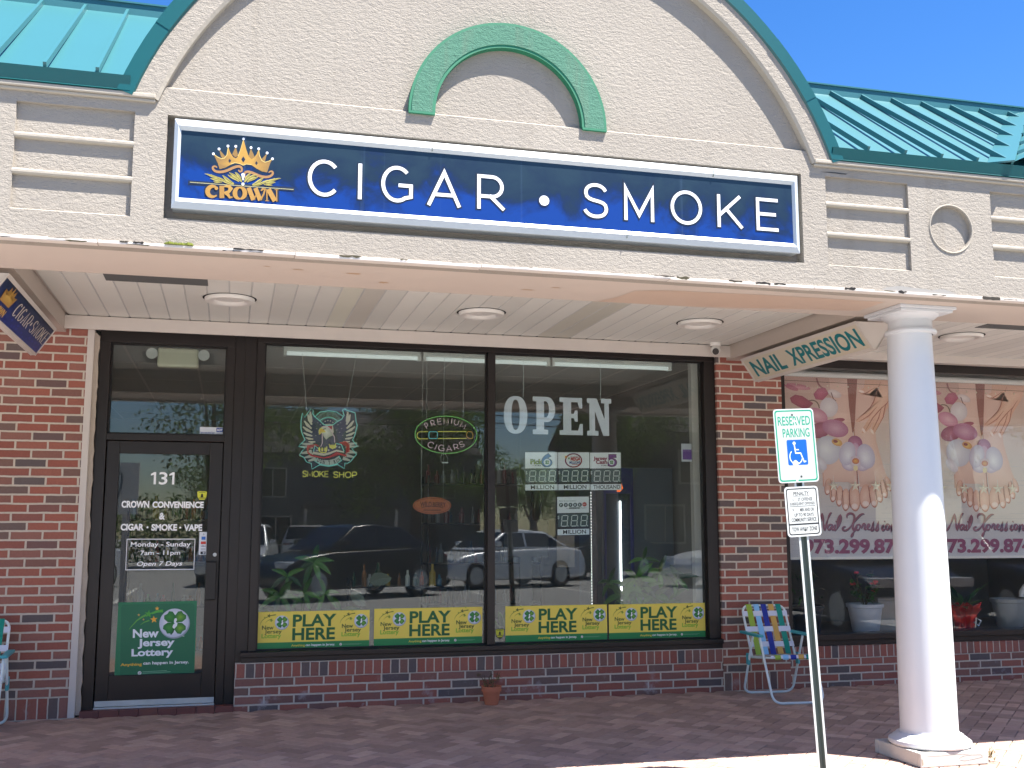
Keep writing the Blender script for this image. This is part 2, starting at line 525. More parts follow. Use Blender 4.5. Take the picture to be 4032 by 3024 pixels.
class Print:
    """flat graphics: layers of coloured outlines, each a hair above the one before"""
    def __init__(self, fmap=None, A=None, step=0.00005):
        self.v = []; self.f = []; self.lc = []
        self.d = 0.0; self.step = step
        self.fmap = fmap or (lambda u, v, d: (u, -d, v))
        self.A = A
    def T(self, u, v):
        if self.A:
            a = self.A
            return (a[0] + u * a[2] + v * a[4], a[1] + u * a[3] + v * a[5])
        return (u, v)
    def lay(self):
        self.d += self.step
    def raw(self, pts, faces, cols):
        o = len(self.v)
        for (u, v) in pts:
            uu, vv = self.T(u, v)
            self.v.append(self.fmap(uu, vv, self.d))
        for f in faces:
            self.f.append([i + o for i in f])
            for i in f:
                self.lc.append(cols[i] if isinstance(cols, list) else cols)
    def poly(self, pts, c, lay=True):
        if lay: self.lay()
        self.raw(pts, [tuple(range(len(pts)))], c if isinstance(c, list) else lin(c))
    def rect(self, x0, x1, y0, y1, c, r=0.0, lay=True):
        self.poly(rrect(x0, x1, y0, y1, r), c, lay)
    def grad(self, x0, x1, y0, y1, ctop, cbot, lay=True):
        if lay: self.lay()
        self.raw([(x0, y0), (x1, y0), (x1, y1), (x0, y1)], [(0, 1, 2, 3)], [lin(cbot), lin(cbot), lin(ctop), lin(ctop)])
    def disc(self, cx, cy, rx, ry=None, ang=0, edge=(255, 255, 255), mid=None, n=24, off=(0, 0), lay=True):
        if lay: self.lay()
        ry = rx if ry is None else ry
        ca, sa = math.cos(math.radians(ang)), math.sin(math.radians(ang))
        pts = [(cx + off[0], cy + off[1])]
        for k in range(n):
            a = 2 * PI * k / n
            x, y = rx * math.cos(a), ry * math.sin(a)
            pts.append((cx + x * ca - y * sa, cy + x * sa + y * ca))
        cols = [lin(mid if mid else edge)] + [lin(edge)] * n
        self.raw(pts, [(0, 1 + k, 1 + (k + 1) % n) for k in range(n)], cols)
    def fan(self, pts, mid, edge, ctr=None, lay=True):
        if lay: self.lay()
        if ctr is None:
            ctr = (sum(p[0] for p in pts) / len(pts), sum(p[1] for p in pts) / len(pts))
        n = len(pts)
        self.raw([ctr] + list(pts), [(0, 1 + k, 1 + (k + 1) % n) for k in range(n)], [lin(mid)] + [lin(edge)] * n)
    def ring(self, cx, cy, rx, ry, w, c, a0=0, a1=360, n=40, lay=True):
        if lay: self.lay()
        pts = []
        for k in range(n + 1):
            a = math.radians(a0 + (a1 - a0) * k / n)
            pts.append((cx + (rx - w / 2) * math.cos(a), cy + (ry - w / 2) * math.sin(a)))
            pts.append((cx + (rx + w / 2) * math.cos(a), cy + (ry + w / 2) * math.sin(a)))
        self.raw(pts, [(2 * k, 2 * k + 1, 2 * k + 3, 2 * k + 2) for k in range(n)], lin(c))
    def stroke(self, path, w, c, lay=True, taper=None, closed=False):
        """a ribbon along a path with mitred joints; taper(t) scales its width"""
        if lay: self.lay()
        P = [Vector((p[0], p[1])) for p in path]
        Q = [P[0]]
        for p in P[1:]:
            if (p - Q[-1]).length > 1e-6: Q.append(p)
        P = Q; n = len(P)
        L = []; R = []
        for i in range(n):
            a = P[i - 1] if i > 0 else None
            b = P[i + 1] if i < n - 1 else None
            d1 = (P[i] - a).normalized() if a is not None else None
            d2 = (b - P[i]).normalized() if b is not None else None
            if d1 is None: d1 = d2
            if d2 is None: d2 = d1
            n1 = Vector((-d1.y, d1.x)); n2 = Vector((-d2.y, d2.x))
            m = n1 + n2
            if m.length < 1e-4: m = n1
            m.normalize()
            k = 1.0 / max(0.28, m.dot(n1))
            ww = w * (taper(i / (n - 1)) if taper else 1.0) / 2
            L.append(P[i] + m * (ww * k)); R.append(P[i] - m * (ww * k))
        pts = [tuple(p) for p in L] + [tuple(p) for p in R]
        cc = [lin(q) for q in c] if isinstance(c, list) else lin(c)
        self.raw(pts, [(i, i + 1, n + i + 1, n + i) for i in range(n - 1)], cc)
    def star(self, cx, cy, r, c, ang=90, k=0.42):
        self.poly([(cx + (r if i % 2 == 0 else r * k) * math.cos(math.radians(ang + 36 * i)), cy + (r if i % 2 == 0 else r * k) * math.sin(math.radians(ang + 36 * i))) for i in range(10)], c)
    def text(self, body, box, c, bold=0.0, shear=0.0, ang=0.0, space=1.0):
        """lettering fitted to a box (x0, x1, y0, y1)"""
        vs, fs = glyphs(body, bold, space)
        vs = [(x + shear * y, y) for x, y in vs]
        x0 = min(p[0] for p in vs); x1 = max(p[0] for p in vs); y0 = min(p[1] for p in vs); y1 = max(p[1] for p in vs)
        sx = (box[1] - box[0]) / (x1 - x0); sy = (box[3] - box[2]) / (y1 - y0)
        mx, my = (box[0] + box[1]) / 2, (box[2] + box[3]) / 2
        ca, sa = math.cos(math.radians(ang)), math.sin(math.radians(ang))
        out = []
        for x, y in vs:
            u = box[0] + (x - x0) * sx - mx; v = box[2] + (y - y0) * sy - my
            out.append((mx + u * ca - v * sa, my + u * sa + v * ca))
        self.lay()
        self.raw(out, fs, lin(c))
    def strokes(self, ch, box, w, c):
        x0, x1, y0, y1 = box
        h = w / 2
        for s in STK[ch]:
            self.d += 0.00004
            p = [(x0 + h + u * (x1 - x0 - w), y0 + h + v * (y1 - y0 - w)) for u, v in s]
            # butt ends run out to the box
            def ext(a, b):
                d = Vector((a[0] - b[0], a[1] - b[1])).normalized() * h
                return (a[0] + d.x, a[1] + d.y)
            if ch not in 'OCGS' or (ch == 'G' and False):
                q = list(p)
                q[0] = ext(p[0], p[1]); q[-1] = ext(p[-1], p[-2])
                p = q
            self.stroke(p, w, c, lay=False)
    def build(self, name, parent=None, mat='print'):
        me = bpy.data.meshes.new(name)
        me.from_pydata([place(q) for q in self.v], [], self.f)
        set_colors(me, self.lc)
        me.materials.append(M[mat])
        o = bpy.data.objects.new(name, me)
        col.objects.link(o)
        if parent is not None: o.parent = parent
        return o

def rrect(x0, x1, y0, y1, r, n=5):
    if r <= 0:
        return [(x0, y0), (x1, y0), (x1, y1), (x0, y1)]
    out = []
    for cx, cy, a in ((x1 - r, y0 + r, -90), (x1 - r, y1 - r, 0), (x0 + r, y1 - r, 90), (x0 + r, y0 + r, 180)):
        out += arc(cx, cy, r, r, a, a + 90, n)
    return out

# ================================================================ ground
XL, XR = -9.0, 13.0
F = -3.28                      # front face of the fascia
def paver_field():
    """herringbone pavers, each a small raised block with its own tone"""
    m = MB(); a = 0.205; b = 0.1025; g = 0.0025
    rnd = random.Random(3)
    tones = [(196, 166, 150), (202, 170, 153), (191, 161, 146), (206, 176, 159), (198, 168, 154), (189, 160, 146), (208, 179, 163)]
    ca, sa = math.cos(math.radians(45)), math.sin(math.radians(45))
    def put(x, y, w, h):
        c = [(x + g, y + g), (x + w - g, y + g), (x + w - g, y + h - g), (x + g, y + h - g)]
        R = [(px * ca - py * sa, px * sa + py * ca) for px, py in c]
        cx = sum(p[0] for p in R) / 4; cy = sum(p[1] for p in R) / 4
        if cx < XL or cx > XR or cy > -0.02 or cy < -3.74: return
        t = rnd.choice(tones); k = rnd.uniform(0.88, 1.08); t = tuple(min(255, v * k) for v in t)
        z = rnd.uniform(-0.0012, 0.0012)
        top = []
        for px, py in R:
            top.append((cx + (px - cx) * 0.965, cy + (py - cy) * 0.965, z))
        mid = [(px, py, z - 0.004) for px, py in R]
        bot = [(px, py, -0.02) for px, py in R]
        vs = top + mid + bot
        fs = [(0, 1, 2, 3)]
        for i in range(4):
            j = (i + 1) % 4
            fs.append((i, 4 + i, 4 + j, j)); fs.append((4 + i, 8 + i, 8 + j, 4 + j))
        m.add(vs, fs, lin(t))
    N = 75
    for i in range(-N * 2, N * 2):
        for j in range(-N * 2, N * 2):
            if (i - j) % 4 == 0:
                put(i * b, j * b, a, b)
            if (i - j) % 4 == 3:
                put(i * b, j * b, b, a)
    return m
M['paver'] = m_attr("red_paver", 0.9, 0.25, 0.35, 130, 0.45)
pv = structure(paver_field().build("pavement", 'paver', recalc=False))
bed = MB(); bed.box(XL - 1, XR + 1, -3.74, -0.005, -0.10, -0.0075)
M['sandbed'] = simple("joint_sand", (104, 84, 72), 0.95, var=0.2, scale=30)
structure(bed.build("pavement_base", 'sandbed'))
kb = MB(); kb.box(XL - 1, XR + 1, -3.90, -3.744, -0.3, 0.0)
structure(kb.build("kerb", 'concrete', bevel=0.012))
gr = MB(); gr.quad((-160, -160, -0.13), (160, -160, -0.13), (160, 160, -0.13), (-160, 160, -0.13))
structure(gr.build("ground", 'asphalt'))
mk = MB()
for x in (-2.4, 0.4, 3.2, 6.0, 8.8):
    mk.box(x, x + 0.1, -21.5, -15.5, -0.1295, -0.126)
M['line_paint'] = simple("parking_line_paint", (224, 222, 214), 0.8, var=0.15, scale=20)
structure(mk.build("road_markings", 'line_paint'))

# ================================================================ the building
B = thing("shop_building", "beige stucco strip mall with brick storefronts and teal metal roofs", "building")

# ---- brickwork
def brick_part(name, boxes, mat):
    m = MB()
    for b in boxes: m.box(*b)
    return m.build(name, mat, B)
brick_part("brick_wall", [(-6.0, -1.168, 0.0, 0.22, 0.165, 3.12)], 'brick')
brick_part("brick_footing", [(-6.0, -1.168, 0.0, 0.22, -0.05, 0.165)], 'soldier')
brick_part("brick_pier", [(4.422, 5.10, -0.012, 0.22, 0.165, 3.12)], 'brick')
brick_part("brick_footing", [(4.52, 5.10, -0.0122, 0.22, -0.05, 0.1648), (4.422, 4.52, -0.012, 0.22, -0.05, 0.1646)], 'soldier')
brick_part("brick_base", [(0.088, 4.4215, 0.0, 0.22, -0.05, 0.259)], 'brick_low')
brick_part("brick_base", [(5.1005, 12.0, 0.0, 0.22, -0.05, 0.259)], 'brick_low')
brick_part("brick_sill_course", [(0.088, 4.4214, -0.004, 0.22, 0.2592, 0.380)], 'rowlock')
brick_part("brick_sill_course", [(5.1006, 12.0, -0.004, 0.22, 0.2592, 0.372)], 'rowlock')
# tiled step at the door
m = MB()
for i in range(8):
    x = -1.08 + i * 0.146
    c = lin(random.choice([(128, 74, 66), (120, 70, 64), (134, 80, 70)]))
    m.box(x + 0.002, x + 0.144, -0.03, 0.14, -0.02, 0.050, c)
m.build("door_step", 'tile', B)

# ---- white corner trim and its ragged caulk line
m = MB(); m.box(-1.168, -1.115, -0.012, 0.05, 0.0, 3.09)
m.build("corner_trim", 'white_trim', B, bevel=0.004)
m = MB(); rnd = random.Random(5); z = 0.02; pts = []
while z < 3.07:
    pts.append((-1.077 + rnd.uniform(-0.006, 0.006), z)); z += rnd.uniform(0.03, 0.07)
poly = [(-1.115, 0.02)] + pts + [(-1.115, 3.07)]
m.extrude(poly, lambda u, v, d: (u, d, v), 0.006, 0.03)
M['caulk'] = simple("sealant", (176, 164, 150), 0.8, var=0.12, scale=20, bump=0.4)
m.build("caulk_strip", 'caulk', B)

# ---- shop window and door framing (bronze aluminium)
def framed(parent_name, mats, boxes, bevel=0.003):
    m = MB()
    for b in boxes: m.box(*b)
    return m.build(parent_name, mats, B, bevel=bevel)
GY = 0.09
win = framed("shop_window", 'bronze', [
    (0.186, 0.250, 0.02, 0.16, 0.466, 3.041), (4.307, 4.420, 0.02, 0.16, 0.466, 3.041), (2.206, 2.273, 0.02, 0.16, 0.466, 3.041),
    (0.186, 4.420, 0.02, 0.16, 3.0412, 3.095)])
m = MB(); m.box(0.127, 4.419, -0.035, 0.17, 0.425, 0.4655); m.box(0.134, 4.4185, -0.012, 0.17, 0.3815, 0.4248)
m.build("window_sill", 'bronze', win, bevel=0.004)
for x0, x1 in ((0.250, 2.206), (2.273, 4.307)):
    m = MB(); m.box(x0 - 0.006, x1 + 0.006, GY, GY + 0.006, 0.463, 3.044); m.build("glass_pane", 'glass', win)
    m = MB()
    for b in ((x0, x0 + 0.013, GY - 0.02, GY - 0.002, 0.4656, 3.0408), (x1 - 0.013, x1, GY - 0.02, GY - 0.002, 0.4656, 3.0408), (x0 + 0.0132, x1 - 0.0132, GY - 0.02, GY - 0.002, 0.4656, 0.479), (x0 + 0.0132, x1 - 0.0132, GY - 0.02, GY - 0.002, 3.028, 3.0408)):
        m.box(*b)
    m.build("glazing_bead", 'bronze2', win)

dfr = framed("door_frame", 'bronze', [
    (-1.076, -0.990, 0.04, 0.18, 0.05, 2.995), (-0.060, 0.004, 0.04, 0.18, 0.05, 2.995), (-1.076, 0.004, 0.04, 0.18, 2.9952, 3.095), (-0.9898, -0.0602, 0.04, 0.18, 2.187, 2.240)])
m = MB(); m.box(0.0045, 0.087, 0.05, 0.17, 0.05, 3.095); m.box(0.0872, 0.1855, 0.05, 0.17, 0.380, 3.095)
m.build("jamb_panel", 'bronze', B, bevel=0.003)
m = MB(); m.box(-0.99, -0.06, 0.10, 0.106, 2.239, 2.996); m.build("transom_glass", 'glass', dfr)
m = MB()
for b in ((-0.9898, -0.975, 0.08, 0.098, 2.2402, 2.995), (-0.075, -0.0602, 0.08, 0.098, 2.2402, 2.995), (-0.9748, -0.0752, 0.08, 0.098, 2.2402, 2.254), (-0.9748, -0.0752, 0.08, 0.098, 2.981, 2.995)):
    m.box(*b)
m.build("transom_bead", 'bronze2', dfr)
m = MB(); m.box(-0.986, -0.064, 0.035, 0.16, 0.0502, 0.064); m.build("threshold", 'galv', dfr, bevel=0.003)
door = framed("shop_door", 'bronze', [
    (-0.984, -0.884, 0.06, 0.11, 0.068, 2.182), (-0.172, -0.066, 0.06, 0.11, 0.068, 2.182),
    (-0.8838, -0.1722, 0.06, 0.11, 2.079, 2.182), (-0.8838, -0.1722, 0.06, 0.11, 0.068, 0.305)], 0.004)
m = MB(); m.box(-0.888, -0.168, 0.080, 0.086, 0.300, 2.083); m.build("glass_pane", 'glass', door)
m = MB(); m.box(-0.982, -0.068, 0.050, 0.0598, 0.0685, 0.112); m.build("kick_plate", 'galv', door, bevel=0.002)
m = MB(); m.box(-0.168, -0.086, 0.016, 0.034, 0.888, 1.196); m.box(-0.160, -0.094, 0.034, 0.060, 0.91, 0.935); m.box(-0.160, -0.094, 0.034, 0.060, 1.15, 1.175)
m.build("pull_handle", 'bronze2', door, bevel=0.006)
m = MB(); m.tube([(-0.103, 0.0598, 1.254), (-0.103, 0.046, 1.254)], 0.016, 16); m.build("door_lock", 'galv', door, True, 0.002)

# door lettering
A_l = (-0.892, 0.923, 0.000412, -0.000006, 0.00002, -0.000422)
p = Print(lambda u, v, d: (u, 0.0790 - d, v))
W = (250, 251, 252)
ONE = [(0.0, 0.70), (0.0, 0.84), (0.42, 1.0), (0.70, 1.0), (0.70, 0.0), (0.40, 0.0), (0.40, 0.78)]
for x0 in (-0.634, -0.489):
    p.poly([(x0 + u * 0.058, 1.829 + v * 0.101) for u, v in ONE], W)
p.text("3", (-0.570, -0.503, 1.827, 1.931), W, 0.015)
p.text("CROWN", (-0.852, -0.637, 1.636, 1.693), W, 0.045); p.text("CONVENIENCE", (-0.612, -0.207, 1.636, 1.690), W, 0.045)
p.text("&", (-0.555, -0.509, 1.541, 1.598), W, 0.04)
p.text("CIGAR", (-0.850, -0.671, 1.452, 1.507), W, 0.045); p.text("SMOKE", (-0.612, -0.411, 1.450, 1.505), W, 0.045); p.text("VAPE", (-0.358, -0.212, 1.448, 1.503), W, 0.045)
p.disc(-0.642, 1.478, 0.008, edge=W); p.disc(-0.386, 1.476, 0.008, edge=W)
for a in ((-0.798, -0.263, 1.379, 1.385), (-0.798, -0.263, 1.133, 1.139), (-0.798, -0.793, 1.139, 1.379), (-0.268, -0.263, 1.139, 1.379)):
    p.rect(*a, W)
p.text("Monday - Sunday", (-0.766, -0.298, 1.310, 1.360), W, 0.018)
p.text("7am - 11pm", (-0.689, -0.378, 1.243, 1.290), W, 0.018)
p.text("Open 7 Days", (-0.712, -0.358, 1.155, 1.203), W, 0.018, 0.22)
p.build("door_lettering", door)

# nail shop window (next unit)
nwin = framed("shop_window", 'bronze', [(5.108, 5.156, 0.02, 0.16, 0.4795, 3.030), (9.2, 9.27, 0.02, 0.16, 0.4795, 3.030), (5.108, 12.0, 0.02, 0.16, 3.0302, 3.112)])
m = MB(); m.box(5.104, 12.0, -0.035, 0.17, 0.425, 0.479); m.box(5.1045, 12.0, -0.012, 0.17, 0.3735, 0.4248); m.build("window_sill", 'bronze', nwin, bevel=0.004)
for x0, x1 in ((5.15, 9.2), (9.27, 12.0)):
    m = MB(); m.box(x0 - 0.006, x1 + 0.006, GY, GY + 0.006, 0.475, 3.033); m.build("glass_pane", 'glass_clear', nwin)

# ---- header trim along the top of the storefronts
m = MB(); m.box(-1.335, 4.56, -0.085, 0.0, 3.098, 3.182); m.box(-1.335, 4.56, -0.105, -0.0855, 3.070, 3.178)
m.box(-1.335, 4.56, -0.085, 0.02, 3.0965, 3.0978)
m.build("header_trim", 'white_trim', B, bevel=0.003)
m = MB(); m.box(4.90, 12.0, -0.105, 0.0, 3.108, 3.186); m.build("header_trim", 'white_trim', B, bevel=0.003)

# ---- soffit panels with V grooves
m = MB(); rnd = random.Random(11)
def soffit(x0, x1):
    x = x0; i = 0
    while x < x1 - 0.02:
        w = min(0.1575, x1 - x)
        k = rnd.uniform(0.97, 1.03)
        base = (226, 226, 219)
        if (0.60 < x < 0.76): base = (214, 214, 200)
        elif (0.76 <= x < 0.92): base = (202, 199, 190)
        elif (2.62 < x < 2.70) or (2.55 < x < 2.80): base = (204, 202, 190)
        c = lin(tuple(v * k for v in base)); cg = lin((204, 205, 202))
        m.quad((x + 0.006, -2.73, 3.185), (x + w - 0.006, -2.73, 3.185), (x + w - 0.006, 0.0, 3.185), (x + 0.006, 0.0, 3.185), c)
        m.quad((x - 0.002, -2.73, 3.1895), (x + 0.006, -2.73, 3.185), (x + 0.006, 0.0, 3.185), (x - 0.002, 0.0, 3.1895), cg)
        m.quad((x + w - 0.006, -2.73, 3.185), (x + w - 0.001, -2.73, 3.190), (x + w - 0.001, 0.0, 3.190), (x + w - 0.006, 0.0, 3.185), cg)
        x += w; i += 1
soffit(-1.313, 4.53); soffit(4.84, 12.0); soffit(-6.0, -1.66)
m.build("soffit", 'soffit', B, recalc=False)
m = MB(); m.box(-6.0, 12.0, -2.74, 0.0, 3.2005, 3.23); m.build("soffit_backing", 'white_trim', B)
# dark notch above each panel joint at the header
m = MB()
x = -1.313
while x < 4.5:
    if not (4.2 < x < 4.4):
        m.extrude([(x - 0.013, 3.180), (x + 0.012, 3.180), (x + 0.001, 3.1835)], lambda u, v, d: (u, d, v), -0.112, -0.1055)
    x += 0.1575
m.build("joint_notch", 'gap', B)
# vents
def vent(x0, x1, y0, y1):
    m = MB(); m.box(x0, x1, y0, y1, 3.181, 3.1845)
    return m.build("soffit_vent", M['vent'], B)
M['vent'] = simple("dark_vent_screen", (96, 98, 98), 0.8, var=0.1)
vent(-0.885, -0.20, -2.2, -1.45); vent(6.15, 6.9, -2.2, -1.48)
m = MB()
for i in range(26):
    for j in range(3):
        x = 4.95 + i * 0.03; y = -2.25 + j * 0.42
        m.box(x, x + 0.016, y, y + 0.10, 3.1815, 3.1846)
m.build("soffit_perforation", M['vent'], B)

# ---- beams
m = MB(); m.box(-6.0, 12.0, -3.30, -2.73, 2.938, 3.3); m.build("front_beam", 'cream', B)
for x0, x1 in ((-1.65, -1.335), (4.53, 4.86)):
    m = MB(); m.box(x0, x1, -2.7295, 0.0 if x0 > 0 else 0.0, 3.055, 3.24); m.build("cross_beam", 'cream', B)
# water stains and peeling on the beam bottom
p = Print(lambda u, v, d: (u, v, 2.9372 - d))
rnd = random.Random(21)
def blob(cx, cy, rx, ry, n=14, j=0.35):
    return [(cx + rx * math.cos(2 * PI * k / n) * rnd.uniform(1 - j, 1 + j), cy + ry * math.sin(2 * PI * k / n) * rnd.uniform(1 - j, 1 + j)) for k in range(n)]
for cx, cy, rx, ry in ((0.16, -3.15, 0.02, 0.008), (0.66, -3.1, 0.04, 0.018), (0.85, -2.92, 0.03, 0.02), (0.33, -3.12, 0.03, 0.010), (2.58, -3.1, 0.03, 0.02), (1.9, -3.05, 0.03, 0.01), (1.75, -2.95, 0.04, 0.012), (3.3, -3.0, 0.05, 0.02)):
    p.poly(blob(cx, cy, rx, ry), (176, 146, 116))
p.poly([(2.40, -3.10), (2.6, -3.16), (3.4, -3.2), (4.1, -3.2), (4.1, -2.9), (3.0, -2.76), (2.28, -2.74), (2.36, -2.9)], (194, 170, 152))
p.build("beam_stain", B)

# ---- fascia: front faces, recesses and mouldings
PARAPET[0] = True
m = MB()
def fq(x0, x1, z0, z1, y=F):
    if x1 - x0 > 1e-4 and z1 - z0 > 1e-4:
        m.quad((x0, y, z0), (x1, y, z0), (x1, y, z1), (x0, y, z1))
def recess(x0, x1, z0, z1, d, ch=0.0):
    y = F + d; zf = z0 - ch
    fq(x0, x1, z0, z1, y)
    m.quad((x0, F, zf), (x1, F, zf), (x1, y, z0), (x0, y, z0))
    m.quad((x0, y, z1), (x1, y, z1), (x1, F, z1), (x0, F, z1))
    m.quad((x0, F, zf), (x0, y, z0), (x0, y, z1), (x0, F, z1))
    m.quad((x1, y, z0), (x1, F, zf), (x1, F, z1), (x1, y, z1))
ZB, ZT = 2.992, 3.80
panels = [(-4.6, -3.99), (-2.42, -1.81), (-1.170, -0.572), (3.652, 4.262), (4.898, 5.51), (7.07, 7.68)]
circles = [-3.2, -1.487, 4.577, 6.29]
# list of column spans along the wall
spans = [('p', a, b) for a, b in panels] + [('c', c - 0.2, c + 0.2) for c in circles] + [('s', -0.402, 3.478)]
spans.sort(key=lambda s: s[1])
x = -6.0
for kind, a, b in spans:
    fq(x, a, ZB, ZT)
    if kind == 'p':
        fq(a, b, ZB, 3.136); fq(a, b, 3.727, ZT); recess(a, b, 3.146, 3.727, 0.023, 0.010)
    elif kind == 's':
        fq(a, b, ZB, 3.140); fq(a, b, 3.727, ZT); recess(a, b, 3.145, 3.727, 0.085, 0.005)
    else:
        cx = (a + b) / 2; cz = 3.441; r = 0.155; z0, z1 = cz - 0.2, cz + 0.2
        fq(a, b, ZB, z0); fq(a, b, z1, ZT)
        n = 40
        def sq(t):
            c, s = math.cos(t), math.sin(t); k = 0.2 / max(abs(c), abs(s)); return (cx + c * k, cz + s * k)
        for k in range(n):
            t0, t1 = 2 * PI * k / n, 2 * PI * (k + 1) / n
            s0, s1 = sq(t0), sq(t1)
            c0 = (cx + r * math.cos(t0), cz + r * math.sin(t0)); c1 = (cx + r * math.cos(t1), cz + r * math.sin(t1))
            m.quad((c0[0], F, c0[1]), (s0[0], F, s0[1]), (s1[0], F, s1[1]), (c1[0], F, c1[1]))
            m.quad((c0[0], F, c0[1]), (c1[0], F, c1[1]), (c1[0], F + 0.028, c1[1]), (c0[0], F + 0.028, c0[1]))
            m.add([(cx, F + 0.028, cz), (c0[0], F + 0.028, c0[1]), (c1[0], F + 0.028, c1[1])], [(0, 1, 2)])
    x = b
fq(x, 12.0, ZB, ZT)
m.quad((-6.0, F, ZB), (12.0, F, ZB), (12.0, F + 0.2, ZB), (-6.0, F + 0.2, ZB))
m.build("fascia", 'stucco', B, recalc=False)
# raised ring round each medallion
for c in circles:
    m = MB(); m.tube(arc_pts := [(c + 0.163 * math.cos(t * 2 * PI / 48), F - 0.001, 3.441 + 0.163 * math.sin(t * 2 * PI / 48)) for t in range(48)], 0.0055, 6, True)
    m.build("medallion_ring", 'stucco_smooth', B, True)
# horizontal ribs in the panels
for a, b in panels:
    for zc in (3.543, 3.343):
        m = MB()
        prof = [(F + 0.0229, zc - 0.016), (F + 0.0229, zc + 0.020), (F + 0.004, zc + 0.016), (F - 0.002, zc + 0.008), (F - 0.002, zc - 0.004), (F + 0.004, zc - 0.013)]
        vs = [(a - 0.004, y, z) for y, z in prof] + [(b + 0.004, y, z) for y, z in prof]
        n = len(prof)
        m.add(vs, [tuple(range(n))[::-1], tuple(range(n, 2 * n))] + [(i, (i + 1) % n, n + (i + 1) % n, n + i) for i in range(n)])
        m.build("fascia_rib", 'stucco_smooth', B)
# drip edge along the bottom, chipped and mossy
m = MB(); rnd = random.Random(8)
x = -6.0
while x < 12.0:
    L = rnd.uniform(0.9, 1.6); x1 = min(12.0, x + L)
    dz = rnd.uniform(-0.002, 0.002)
    m.box(x, x1 - 0.003, F - 0.014 + rnd.uniform(-0.002, 0.002), F + 0.05, 2.974 + dz, 2.9915)
    x = x1
m.build("drip_edge", 'white_trim', B, bevel=0.003)
PARAPET[0] = False
m = MB(); m.box(-6.0, 12.0, -3.452, -3.37, 2.948, 3.0); m.build("drip_strip", 'cream', B)
m = MB(); m.box(-6.0, 12.0, -3.369, -3.302, 2.9405, 3.0); m.build("drip_strip", 'white_trim', B)
PARAPET[0] = True
p = Print(lambda u, v, d: (u, F - 0.0172 - d, v))
rnd = random.Random(33)
def crack(x0, x1, zc, w):
    x = x0
    while x < x1:
        L = rnd.uniform(0.03, 0.16); ww = rnd.uniform(0.25, 1.0) * w
        n = 5
        top = [(x + L * k / n, zc + ww * rnd.uniform(0.1, 0.6)) for k in range(n + 1)]
        bot = [(x + L * k / n, zc - ww * rnd.uniform(0.1, 0.6)) for k in range(n, -1, -1)]
        p.poly([(x - 0.01, zc)] + top + [(x + L + 0.01, zc)] + bot, rnd.choice([(40, 36, 30), (62, 56, 46), (70, 64, 44)]))
        x += L + rnd.uniform(0.02, 0.5)
crack(-2.5, 0.9, 2.990, 0.020); crack(0.9, 2.6, 2.990, 0.010); crack(2.6, 4.4, 2.987, 0.022); crack(4.4, 6.5, 2.983, 0.026)
crack(-1.3, 0.4, 2.977, 0.012)
p.build("edge_crack", B)
p = Print(lambda u, v, d: (u, F - 0.002 - d, v))
p.poly([(4.02, 2.998), (4.07, 3.016), (4.16, 3.030), (4.26, 3.024), (4.36, 3.020), (4.40, 3.012), (4.45, 3.024), (4.50, 3.026), (4.58, 3.004), (4.62, 2.996), (4.5, 2.993), (4.3, 2.9935), (4.12, 2.994)], (150, 146, 140))
p.poly([(3.62, 3.752), (3.70, 3.758), (3.82, 3.756), (3.80, 3.748), (3.70, 3.750)], (70, 66, 60))
p.build("peeling_patch", B)
# moss on the ledge
m = MB(); rnd = random.Random(4)
for i in range(26):
    x = rnd.gauss(-0.33, 0.05); r = rnd.uniform(0.008, 0.018)
    m.lathe([(0.001, 2.990), (r, 2.992), (r * 0.8, 2.992 + r * 0.7), (0.001, 2.992 + r)], x, F - 0.012 + rnd.uniform(-0.006, 0.012), 7)
M['moss'] = simple("moss", (92, 100, 30), 0.95, var=0.4, scale=50)
m.build("moss_tuft", 'moss', B, True)

# ---- arched gable
GX, GZ = 1.552, 3.068
RI, RO = 2.152, 2.262
LED = 3.895
m = MB()
def onarc(r, z): return math.sqrt(r * r - (z - GZ) ** 2)
LEC = LED - 0.014
zs = [3.80 + (LEC - 3.80) * k / 4 for k in range(5)]
band = [(GX - onarc(RO, z), z) for z in zs][::-1] + [(GX + onarc(RO, z), z) for z in zs]
m.ngon([(u, F, v) for u, v in band])
n = 64
a_i = math.asin((LED - GZ) / RI); a_o = math.asin((LED - GZ) / RO)
ii = [(GX + RI * math.cos(a_i + (PI - 2 * a_i) * k / n), GZ + RI * math.sin(a_i + (PI - 2 * a_i) * k / n)) for k in range(n + 1)]
oo = [(GX + RO * math.cos(a_o + (PI - 2 * a_o) * k / n), GZ + RO * math.sin(a_o + (PI - 2 * a_o) * k / n)) for k in range(n + 1)]
DG = 0.034
FR = F - 0.022                  # the rim stands proud of the wall and runs down to the eave mouldings
b_i = math.asin((3.803 - GZ) / RI); b_o = math.asin((3.803 - GZ) / RO)
ri = [(GX + RI * math.cos(b_i + (PI - 2 * b_i) * k / n), GZ + RI * math.sin(b_i + (PI - 2 * b_i) * k / n)) for k in range(n + 1)]
ro = [(GX + RO * math.cos(b_o + (PI - 2 * b_o) * k / n), GZ + RO * math.sin(b_o + (PI - 2 * b_o) * k / n)) for k in range(n + 1)]
for k in range(n):
    m.quad((ri[k][0], FR, ri[k][1]), (ro[k][0], FR, ro[k][1]), (ro[k + 1][0], FR, ro[k + 1][1]), (ri[k + 1][0], FR, ri[k + 1][1]))
for k in (0, n):
    m.quad((ri[k][0], FR, ri[k][1]), (ro[k][0], FR, ro[k][1]), (ro[k][0], F + 0.01, ro[k][1]), (ri[k][0], F + 0.01, ri[k][1]))
m.ngon([(u, F + DG, v) for u, v in ii])
